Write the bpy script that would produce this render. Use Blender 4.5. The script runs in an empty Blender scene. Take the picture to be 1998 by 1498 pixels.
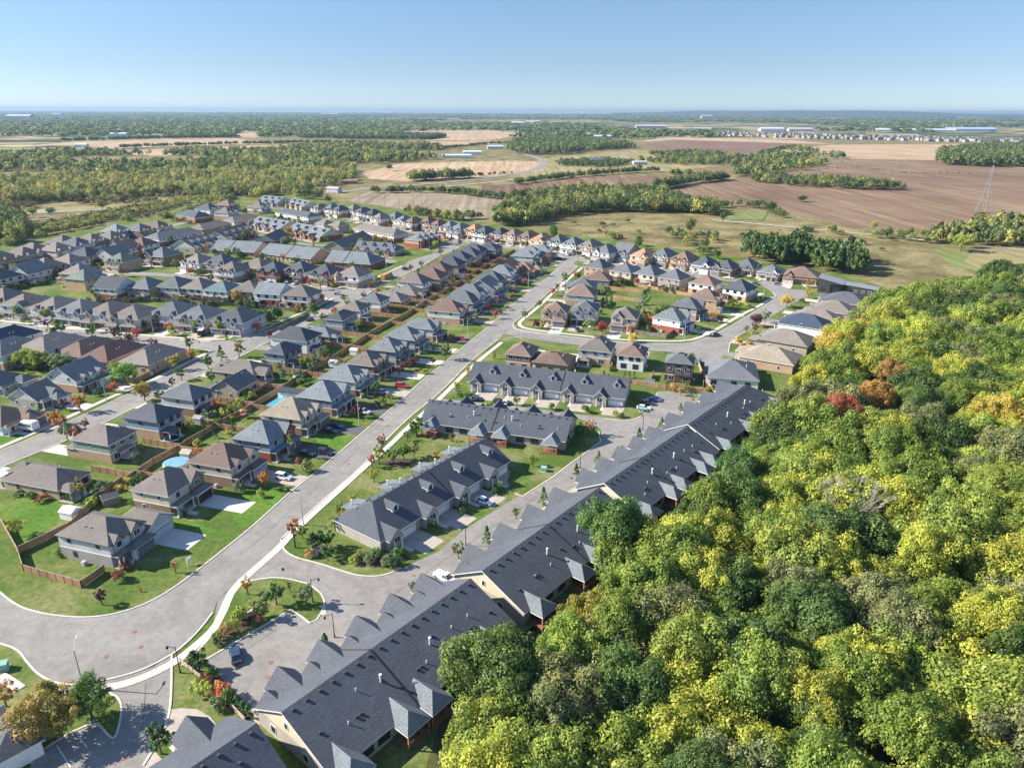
import bpy, math, random
import numpy as np
from mathutils import Vector, Matrix
from mathutils.geometry import tessellate_polygon
random.seed(7); RNG=np.random.default_rng(7)
R=math.radians; sin=math.sin; cos=math.cos; PI=math.pi
C=bpy.context.scene.collection; SC=bpy.context.scene
# ------------------------------------------------------------ camera
cd=bpy.data.cameras.new('camera'); cam=bpy.data.objects.new('camera',cd); C.objects.link(cam)
CAMZ=90.0
cd.sensor_width=36; cd.sensor_fit='HORIZONTAL'; cd.lens=1385/1998*36; cd.clip_start=1; cd.clip_end=120000
PITCH=math.atan(532/1385)
cam.matrix_world=Matrix.Translation((0,0,CAMZ))@Matrix.Rotation(PI/2-PITCH,4,'X')@Matrix.Rotation(R(0.26),4,'Z')
SC.camera=cam
# ------------------------------------------------------------ light
SUN_EL=32.; SUN_AZ=175.   # direction towards the sun, counter-clockwise from +X
SUN_STRENGTH=4.9; SKY_STRENGTH=0.1
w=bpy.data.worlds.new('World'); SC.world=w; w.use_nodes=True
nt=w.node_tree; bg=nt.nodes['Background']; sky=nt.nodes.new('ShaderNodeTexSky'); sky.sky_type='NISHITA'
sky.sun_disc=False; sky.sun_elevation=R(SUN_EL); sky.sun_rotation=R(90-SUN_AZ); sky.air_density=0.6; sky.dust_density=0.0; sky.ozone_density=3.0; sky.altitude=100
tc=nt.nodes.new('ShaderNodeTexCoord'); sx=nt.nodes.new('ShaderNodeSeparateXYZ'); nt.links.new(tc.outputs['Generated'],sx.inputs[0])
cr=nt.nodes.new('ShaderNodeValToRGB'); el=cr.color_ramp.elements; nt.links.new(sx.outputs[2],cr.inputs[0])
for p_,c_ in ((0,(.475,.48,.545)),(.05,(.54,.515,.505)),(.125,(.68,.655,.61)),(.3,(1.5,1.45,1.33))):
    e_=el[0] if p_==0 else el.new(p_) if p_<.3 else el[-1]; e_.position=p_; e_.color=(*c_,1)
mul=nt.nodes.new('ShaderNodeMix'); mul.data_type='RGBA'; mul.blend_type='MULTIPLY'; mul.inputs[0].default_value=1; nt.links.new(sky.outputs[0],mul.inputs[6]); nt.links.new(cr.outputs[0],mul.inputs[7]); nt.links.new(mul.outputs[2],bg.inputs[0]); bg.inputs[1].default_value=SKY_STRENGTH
ld=bpy.data.lights.new('sun','SUN'); ld.energy=SUN_STRENGTH; ld.angle=R(0.5); ld.color=(1,0.91,0.78)
sun=bpy.data.objects.new('sun',ld); C.objects.link(sun)
sd=Vector((cos(R(SUN_EL))*cos(R(SUN_AZ)),cos(R(SUN_EL))*sin(R(SUN_AZ)),sin(R(SUN_EL))))
sun.rotation_euler=sd.to_track_quat('Z','Y').to_euler(); sun.location=sd*300+Vector((0,200,0))
SC.view_settings.view_transform='Standard'; SC.view_settings.look='None'; SC.view_settings.exposure=1.28; SC.view_settings.gamma=1; SC.view_settings.use_curve_mapping=False
cy=SC.cycles; cy.max_bounces=4; cy.diffuse_bounces=2; cy.glossy_bounces=2; cy.transmission_bounces=2; cy.transparent_max_bounces=6; cy.volume_bounces=0
cy.caustics_reflective=False; cy.caustics_refractive=False; cy.use_denoising=True
# ------------------------------------------------------------ materials
def mat(name):
    m=bpy.data.materials.new(name); m.use_nodes=True; n=m.node_tree.nodes; l=m.node_tree.links
    return m,n,l,n['Principled BSDF']
def ramp(n,stops,mode='LINEAR'):
    r=n.new('ShaderNodeValToRGB'); e=r.color_ramp.elements; r.color_ramp.interpolation=mode
    while len(e)<len(stops): e.new(0.5)
    for i,(p,c) in enumerate(stops): e[i].position=p; e[i].color=(*c,1)
    return r
def noise(n,l,scale,detail=4,rough=.6,co='Object',dist=0,sc=None):
    t=n.new('ShaderNodeTexCoord'); x=n.new('ShaderNodeTexNoise'); x.inputs['Scale'].default_value=scale; x.inputs['Detail'].default_value=detail; x.inputs['Roughness'].default_value=rough; x.inputs['Distortion'].default_value=dist
    if sc or co=='World':
        mp=n.new('ShaderNodeMapping'); mp.inputs['Scale'].default_value=sc or (1,1,1)
        if co=='World':
            g=n.new('ShaderNodeNewGeometry'); l.new(g.outputs['Position'],mp.inputs[0])
        else: l.new(t.outputs[co],mp.inputs[0])
        l.new(mp.outputs[0],x.inputs[0])
    else: l.new(t.outputs[co],x.inputs[0])
    return x.outputs[0]
def mixc(n,l,a,b,f,mode='MIX'):
    m=n.new('ShaderNodeMix'); m.data_type='RGBA'; m.blend_type=mode
    for s,v in ((m.inputs[0],f),(m.inputs[6],a),(m.inputs[7],b)):
        if isinstance(v,(int,float)): s.default_value=v
        elif isinstance(v,tuple): s.default_value=(*v,1)
        else: l.new(v,s)
    return m.outputs[2]
def rng(n,l,src,a,b,c=0.,d=1.):
    m=n.new('ShaderNodeMapRange'); m.inputs[1].default_value=c; m.inputs[2].default_value=d; m.inputs[3].default_value=a; m.inputs[4].default_value=b; l.new(src,m.inputs[0]); return m.outputs[0]
M={}
def flat(name,col,rough=.7,var=.12,sc=.6,metal=0,spec=.3,fine=0):
    m,n,l,p=mat(name); f=rng(n,l,noise(n,l,sc,5,.65,'World'),1-var,1+var,.3,.7)
    c=mixc(n,l,col,f,1.,'MULTIPLY')
    if fine: c=mixc(n,l,c,rng(n,l,noise(n,l,fine,2,.5,'World'),.85,1.15,.3,.7),1.,'MULTIPLY')
    l.new(c,p.inputs['Base Color']); p.inputs['Roughness'].default_value=rough; p.inputs['Metallic'].default_value=metal; p.inputs['Specular IOR Level'].default_value=spec
    M[name]=m; return m
def objcol(name,rough=.8,kind='plain',spec=.25):
    m,n,l,p=mat(name); oi=n.new('ShaderNodeObjectInfo'); c=oi.outputs['Color']
    f=rng(n,l,noise(n,l,.25,4,.7,'World'),.86,1.14,.3,.7); c=mixc(n,l,c,f,1.,'MULTIPLY')
    if kind=='shingle':
        c=mixc(n,l,c,rng(n,l,noise(n,l,1.8,4,.85,'World',sc=(1,1,2)),.72,1.28,.3,.7),1.,'MULTIPLY')
        g=n.new('ShaderNodeNewGeometry'); wv=n.new('ShaderNodeTexWave'); wv.bands_direction='Z'; wv.inputs['Scale'].default_value=1.1; wv.inputs['Distortion'].default_value=1.2; wv.inputs['Detail'].default_value=2; wv.inputs['Detail Scale'].default_value=2.5
        l.new(g.outputs['Position'],wv.inputs[0]); c=mixc(n,l,c,rng(n,l,wv.outputs[1],.93,1.05),1.,'MULTIPLY')
    if kind=='brick':
        c=mixc(n,l,c,rng(n,l,noise(n,l,5,2,.8,'World',sc=(1,1,2.5)),.7,1.3,.3,.7),1.,'MULTIPLY')
    if kind=='siding':
        g=n.new('ShaderNodeNewGeometry'); wv=n.new('ShaderNodeTexWave'); wv.bands_direction='Z'; wv.wave_profile='SAW'; wv.inputs['Scale'].default_value=1.6
        l.new(g.outputs['Position'],wv.inputs[0]); c=mixc(n,l,c,rng(n,l,wv.outputs[1],.9,1.04),1.,'MULTIPLY')
    l.new(c,p.inputs['Base Color']); p.inputs['Roughness'].default_value=rough; p.inputs['Specular IOR Level'].default_value=spec
    M[name]=m; return m
objcol('shingle',.85,'shingle'); objcol('brick',.9,'brick'); objcol('siding',.7,'siding'); objcol('paintany',.45); objcol('door',.5)
flat('trim',(.74,.74,.74),.5,.05); flat('glassdark',(.025,.035,.05),.12,.3,.8,0,.6); flat('concrete',(.50,.47,.43),.85,.12,.5,fine=6); flat('pale_concrete',(.54,.50,.45),.85,.1,.4,fine=5)
flat('dtrim',(.06,.06,.065),.5,.05); flat('lampgrey',(.45,.46,.46),.45,.05); flat('black',(.015,.016,.018),.4,.1); flat('rubber',(.02,.02,.02),.8,.1)
flat('fence',(.36,.21,.115),.85,.3,.35,fine=4); flat('fencegrey',(.20,.17,.14),.85,.3,.35,fine=4); flat('fencelight',(.42,.24,.11),.85,.25,.35,fine=4); flat('railwood',(.42,.33,.25),.85,.2,.6)
flat('trunk',(.10,.075,.055),.9,.2,2.); flat('mulch',(.075,.05,.035),.95,.3,2.,fine=9); flat('poolwater',(.05,.32,.46),.05,.1,.6); flat('poolcover',(.16,.34,.52),.5,.1,.6)
flat('deckwood',(.24,.125,.075),.8,.2,1.); flat('cedarwood',(.36,.18,.085),.8,.2,1.); flat('ironred',(.28,.13,.09),.8,.3,3.); flat('paver',(.38,.335,.29),.9,.15,.5,fine=5); flat('darkdrive',(.10,.10,.11),.85,.15,.4,fine=5); flat('patio',(.50,.45,.41),.85,.15,.4,fine=4)
flat('gravel',(.45,.42,.38),.95,.25,1.,fine=3); flat('whiteline',(.75,.75,.75),.7,.15,1.5); flat('tar',(.09,.09,.09),.8,.2,1.); flat('headlamp',(.8,.82,.85),.15,.05); flat('taillamp',(.45,.02,.02),.2,.05); flat('solar',(.02,.06,.22),.1,.1,1.); flat('utilgreen',(.22,.42,.34),.5,.1); flat('canvas',(.22,.20,.18),.7,.1)
flat('hub',(.35,.35,.36),.35,.1,metal=.6)
flat('galv',(.30,.31,.33),.5,.1,metal=.3)
# asphalt with wear, patches and lighter wheel lanes
m,n,l,p=mat('asphalt'); c=ramp(n,[(.3,(.175,.166,.154)),(.5,(.222,.211,.196)),(.7,(.262,.250,.233))]); l.new(noise(n,l,.06,6,.62,'World',1.5),c.inputs[0])
c2=mixc(n,l,c.outputs[0],mixc(n,l,rng(n,l,noise(n,l,5,4,.8,'World'),.84,1.16,.3,.7),rng(n,l,noise(n,l,.6,5,.75,'World'),.84,1.1,.35,.6),1.,'MULTIPLY'),1.,'MULTIPLY'); l.new(c2,p.inputs['Base Color']); p.inputs['Roughness'].default_value=.88; M['asphalt']=m
# lawn
def grass(name,a,b,cc,s1=.05,s2=.9):
    m,n,l,p=mat(name); c=ramp(n,[(.38,a),(.5,b),(.62,cc)]); l.new(noise(n,l,s1,5,.6,'World',.5),c.inputs[0])
    c2=mixc(n,l,c.outputs[0],rng(n,l,noise(n,l,s2,4,.75,'World'),.62,1.38,.3,.7),1.,'MULTIPLY')
    l.new(c2,p.inputs['Base Color']); p.inputs['Roughness'].default_value=.95; p.inputs['Specular IOR Level'].default_value=.1; M[name]=m
grass('lawn',(.072,.12,.024),(.105,.145,.036),(.18,.185,.075),.07); grass('brightlawn',(.065,.14,.02),(.085,.17,.025),(.13,.18,.04)); grass('meadow',(.12,.10,.045),(.18,.155,.07),(.25,.215,.105),.035,.35)
grass('floor',(.05,.05,.025),(.06,.07,.025),(.08,.08,.03)); grass('scrub',(.14,.15,.07),(.19,.17,.10),(.17,.10,.08),.03,.3)
def field(name,a,b,sx=.01,sy=.01,rows=None):
    m,n,l,p=mat(name); c=mixc(n,l,a,b,rng(n,l,noise(n,l,1,6,.65,'World',.6,(sx,sy,1)),0,1,.35,.65))
    c=mixc(n,l,c,rng(n,l,noise(n,l,1,3,.6,'World',.3,rows or (.16,.006,1)),.70,1.30,.3,.7),1.,'MULTIPLY')
    l.new(c,p.inputs['Base Color']); p.inputs['Roughness'].default_value=.95; p.inputs['Specular IOR Level'].default_value=.1; M[name]=m
field('field_tan',(.34,.24,.155),(.43,.32,.21)); field('field_brown',(.155,.10,.066),(.235,.165,.108),.006,.006); field('field_purple',(.16,.10,.08),(.20,.13,.10)); field('field_green',(.14,.175,.06),(.19,.215,.075)); field('field_dkgreen',(.12,.17,.06),(.17,.21,.08)); field('field_plough',(.22,.17,.12),(.28,.235,.165),.02,.05); field('field_olive',(.22,.20,.09),(.30,.25,.13),.02,.03)
# far countryside patchwork
m,n,l,p=mat('country'); t=n.new('ShaderNodeNewGeometry'); v=n.new('ShaderNodeTexVoronoi'); mp=n.new('ShaderNodeMapping'); mp.inputs['Scale'].default_value=(.0012,.0022,1); mp.inputs['Rotation'].default_value=(0,0,.3); l.new(t.outputs['Position'],mp.inputs[0]); l.new(mp.outputs[0],v.inputs[0]); v.distance='CHEBYCHEV'
s=n.new('ShaderNodeSeparateColor'); l.new(v.outputs['Color'],s.inputs[0]); c=ramp(n,[(0,(.05,.07,.03)),(.35,(.10,.13,.05)),(.55,(.16,.17,.08)),(.7,(.34,.26,.17)),(.85,(.42,.33,.22))],'CONSTANT'); l.new(s.outputs[0],c.inputs[0])
c2=mixc(n,l,c.outputs[0],rng(n,l,noise(n,l,.01,5,.6,'World'),.75,1.25,.3,.7),1.,'MULTIPLY'); l.new(c2,p.inputs['Base Color']); p.inputs['Roughness'].default_value=.95; p.inputs['Specular IOR Level'].default_value=.05; M['country']=m
# leaves: colour from the object, light and dark from each leaf clump
def leafmat(name,src):
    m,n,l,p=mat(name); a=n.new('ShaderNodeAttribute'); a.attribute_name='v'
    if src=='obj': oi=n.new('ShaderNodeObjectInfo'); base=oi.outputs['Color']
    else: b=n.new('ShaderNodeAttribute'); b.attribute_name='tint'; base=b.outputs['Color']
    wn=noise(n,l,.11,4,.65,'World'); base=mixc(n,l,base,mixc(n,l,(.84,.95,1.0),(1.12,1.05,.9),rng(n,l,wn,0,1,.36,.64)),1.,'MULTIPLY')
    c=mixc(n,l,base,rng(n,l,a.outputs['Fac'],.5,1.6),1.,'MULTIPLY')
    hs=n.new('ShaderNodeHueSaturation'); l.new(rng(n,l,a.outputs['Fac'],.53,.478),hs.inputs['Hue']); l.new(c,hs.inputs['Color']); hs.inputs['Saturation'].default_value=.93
    c=hs.outputs[0]; n.remove(p); d=n.new('ShaderNodeBsdfDiffuse'); tr=n.new('ShaderNodeBsdfTranslucent'); g=n.new('ShaderNodeBsdfGlossy'); g.inputs['Roughness'].default_value=.45; g.inputs['Color'].default_value=(1,1,1,1)
    mx=n.new('ShaderNodeMixShader'); mx.inputs[0].default_value=.38; l.new(c,d.inputs[0]); l.new(c,tr.inputs[0]); l.new(d.outputs[0],mx.inputs[1]); l.new(tr.outputs[0],mx.inputs[2])
    m2=n.new('ShaderNodeMixShader'); m2.inputs[0].default_value=.014; l.new(mx.outputs[0],m2.inputs[1]); l.new(g.outputs[0],m2.inputs[2])
    l.new(m2.outputs[0],n['Material Output'].inputs[0]); M[name]=m
leafmat('leaf','obj'); leafmat('leaftint','tint')
# ------------------------------------------------------------ helpers
def newobj(name,me,parent=None,col=None,loc=None,rz=0):
    o=bpy.data.objects.new(name,me); C.objects.link(o)
    if parent: o.parent=parent
    if col: o.color=(*col,1)
    if loc: o.location=loc
    if rz: o.rotation_euler=(0,0,rz)
    return o
class MB:
    def __init__(s): s.v=[]; s.f=[]; s.m=[]
    def quad(s,*p,m=0):
        b=len(s.v); s.v+=[tuple(q) for q in p]; s.f.append(tuple(range(b,b+len(p)))); s.m.append(m); return s
    def box(s,x0,x1,y0,y1,z0,z1,m=0,bot=False):
        b=len(s.v); s.v+=[(x0,y0,z0),(x1,y0,z0),(x1,y1,z0),(x0,y1,z0),(x0,y0,z1),(x1,y0,z1),(x1,y1,z1),(x0,y1,z1)]
        F=[(4,5,6,7),(0,1,5,4),(1,2,6,5),(2,3,7,6),(3,0,4,7),(3,2,1,0)]
        for f in F: s.f.append(tuple(b+i for i in f)); s.m.append(m)
        return s
    def prism(s,poly,d,m=0):   # poly: list of 3d pts, extruded by vector d
        b=len(s.v); n=len(poly); s.v+=[tuple(p) for p in poly]+[tuple(p[i]+d[i] for i in range(3)) for p in poly]
        s.f.append(tuple(range(b+n-1,b-1,-1))); s.m.append(m); s.f.append(tuple(range(b+n,b+2*n))); s.m.append(m)
        for i in range(n): s.f.append((b+i,b+(i+1)%n,b+n+(i+1)%n,b+n+i)); s.m.append(m)
        return s
    def tube(s,a,b_,r0,r1=None,k=8,m=0):
        r1=r0 if r1 is None else r1; a=Vector(a); c=Vector(b_); d=(c-a).normalized(); u=d.orthogonal().normalized(); w=d.cross(u); b=len(s.v)
        for q,r in ((a,r0),(c,r1)):
            for i in range(k): t=2*PI*i/k; s.v.append(tuple(q+u*cos(t)*r+w*sin(t)*r))
        for i in range(k): s.f.append((b+i,b+(i+1)%k,b+k+(i+1)%k,b+k+i)); s.m.append(m)
        s.f.append(tuple(b+k+i for i in range(k))); s.m.append(m); s.f.append(tuple(b+k-1-i for i in range(k))); s.m.append(m)
        return s
    def mesh(s,name,mats):
        me=bpy.data.meshes.new(name); me.from_pydata(s.v,[],s.f)
        for x in mats: me.materials.append(M[x])
        if any(s.m): me.polygons.foreach_set('material_index',s.m)
        return me
    def obj(s,name,mats,parent=None,col=None,loc=None,rz=0):
        if isinstance(mats,str): mats=[mats]
        return newobj(name,s.mesh(name,mats),parent,col,loc,rz)
def tag(o,label=None,cat=None,group=None,kind=None):
    if label: o['label']=label
    if cat: o['category']=cat
    if group: o['group']=group
    if kind: o['kind']=kind
    return o
def empty(name,loc,rz=0): o=bpy.data.objects.new(name,None); C.objects.link(o); o.location=loc; o.rotation_euler=(0,0,rz); o.empty_display_size=1; return o
def copytree(o):
    c=o.copy(); C.objects.link(c)
    for ch in o.children:
        d=ch.copy(); C.objects.link(d); d.parent=c
        for g in ch.children: e=g.copy(); C.objects.link(e); e.parent=d
    return c
def sheet(name,pts,z,m,kind='structure'):
    me=bpy.data.meshes.new(name); v=[(x,y,z) for x,y in pts]; t=tessellate_polygon([[Vector(q) for q in v]])
    fs=[]
    for a,b,c in t:
        A,B,D=v[a],v[b],v[c]; fs.append((a,b,c) if (B[0]-A[0])*(D[1]-A[1])-(B[1]-A[1])*(D[0]-A[0])>0 else (a,c,b))
    me.from_pydata(v,[],fs); me.materials.append(M[m]); o=newobj(name,me); o['kind']=kind; return o
def smooth(pts,it=2):
    for _ in range(it):
        q=[pts[0]]
        for a,b in zip(pts,pts[1:]): q+=[(a[0]*.75+b[0]*.25,a[1]*.75+b[1]*.25),(a[0]*.25+b[0]*.75,a[1]*.25+b[1]*.75)]
        pts=q+[pts[-1]]
    return pts
def offs(pts,d):
    o=[]
    for i,p in enumerate(pts):
        a=pts[max(0,i-1)]; b=pts[min(len(pts)-1,i+1)]; L=math.hypot(b[0]-a[0],b[1]-a[1]) or 1
        o.append((p[0]-(b[1]-a[1])/L*d,p[1]+(b[0]-a[0])/L*d))
    return o
def ribbon(name,pts,wd,z,m,h=0,sm=2,kind='structure',off=0):
    pts=smooth(pts,sm); a=offs(pts,off+wd/2); b=offs(pts,off-wd/2); s=MB()
    for i in range(len(pts)-1):
        s.quad((*b[i],z),(*b[i+1],z),(*a[i+1],z),(*a[i],z))
        if h:
            s.quad((*a[i],z),(*a[i+1],z),(*a[i+1],z-h),(*a[i],z-h)); s.quad((*b[i+1],z),(*b[i],z),(*b[i],z-h),(*b[i+1],z-h))
    o=s.obj(name,m); 
    if kind: o['kind']=kind
    return o
ORD='first second third fourth fifth sixth seventh eighth ninth tenth eleventh twelfth thirteenth fourteenth fifteenth sixteenth seventeenth eighteenth nineteenth twentieth'.split()
TENS={2:'twenty',3:'thirty',4:'forty',5:'fifty'}
def ordw(n):
    if n<=20: return ORD[n-1]
    t,u=divmod(n,10)
    if u==0: return {3:'thirtieth',4:'fortieth',5:'fiftieth'}[t]
    return TENS[t]+'-'+ORD[u-1]
def inpoly(p,poly):
    x,y=p; c=False; j=len(poly)-1
    for i in range(len(poly)):
        xi,yi=poly[i]; xj,yj=poly[j]
        if (yi>y)!=(yj>y) and x<(xj-xi)*(y-yi)/(yj-yi)+xi: c=not c
        j=i
    return c
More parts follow.
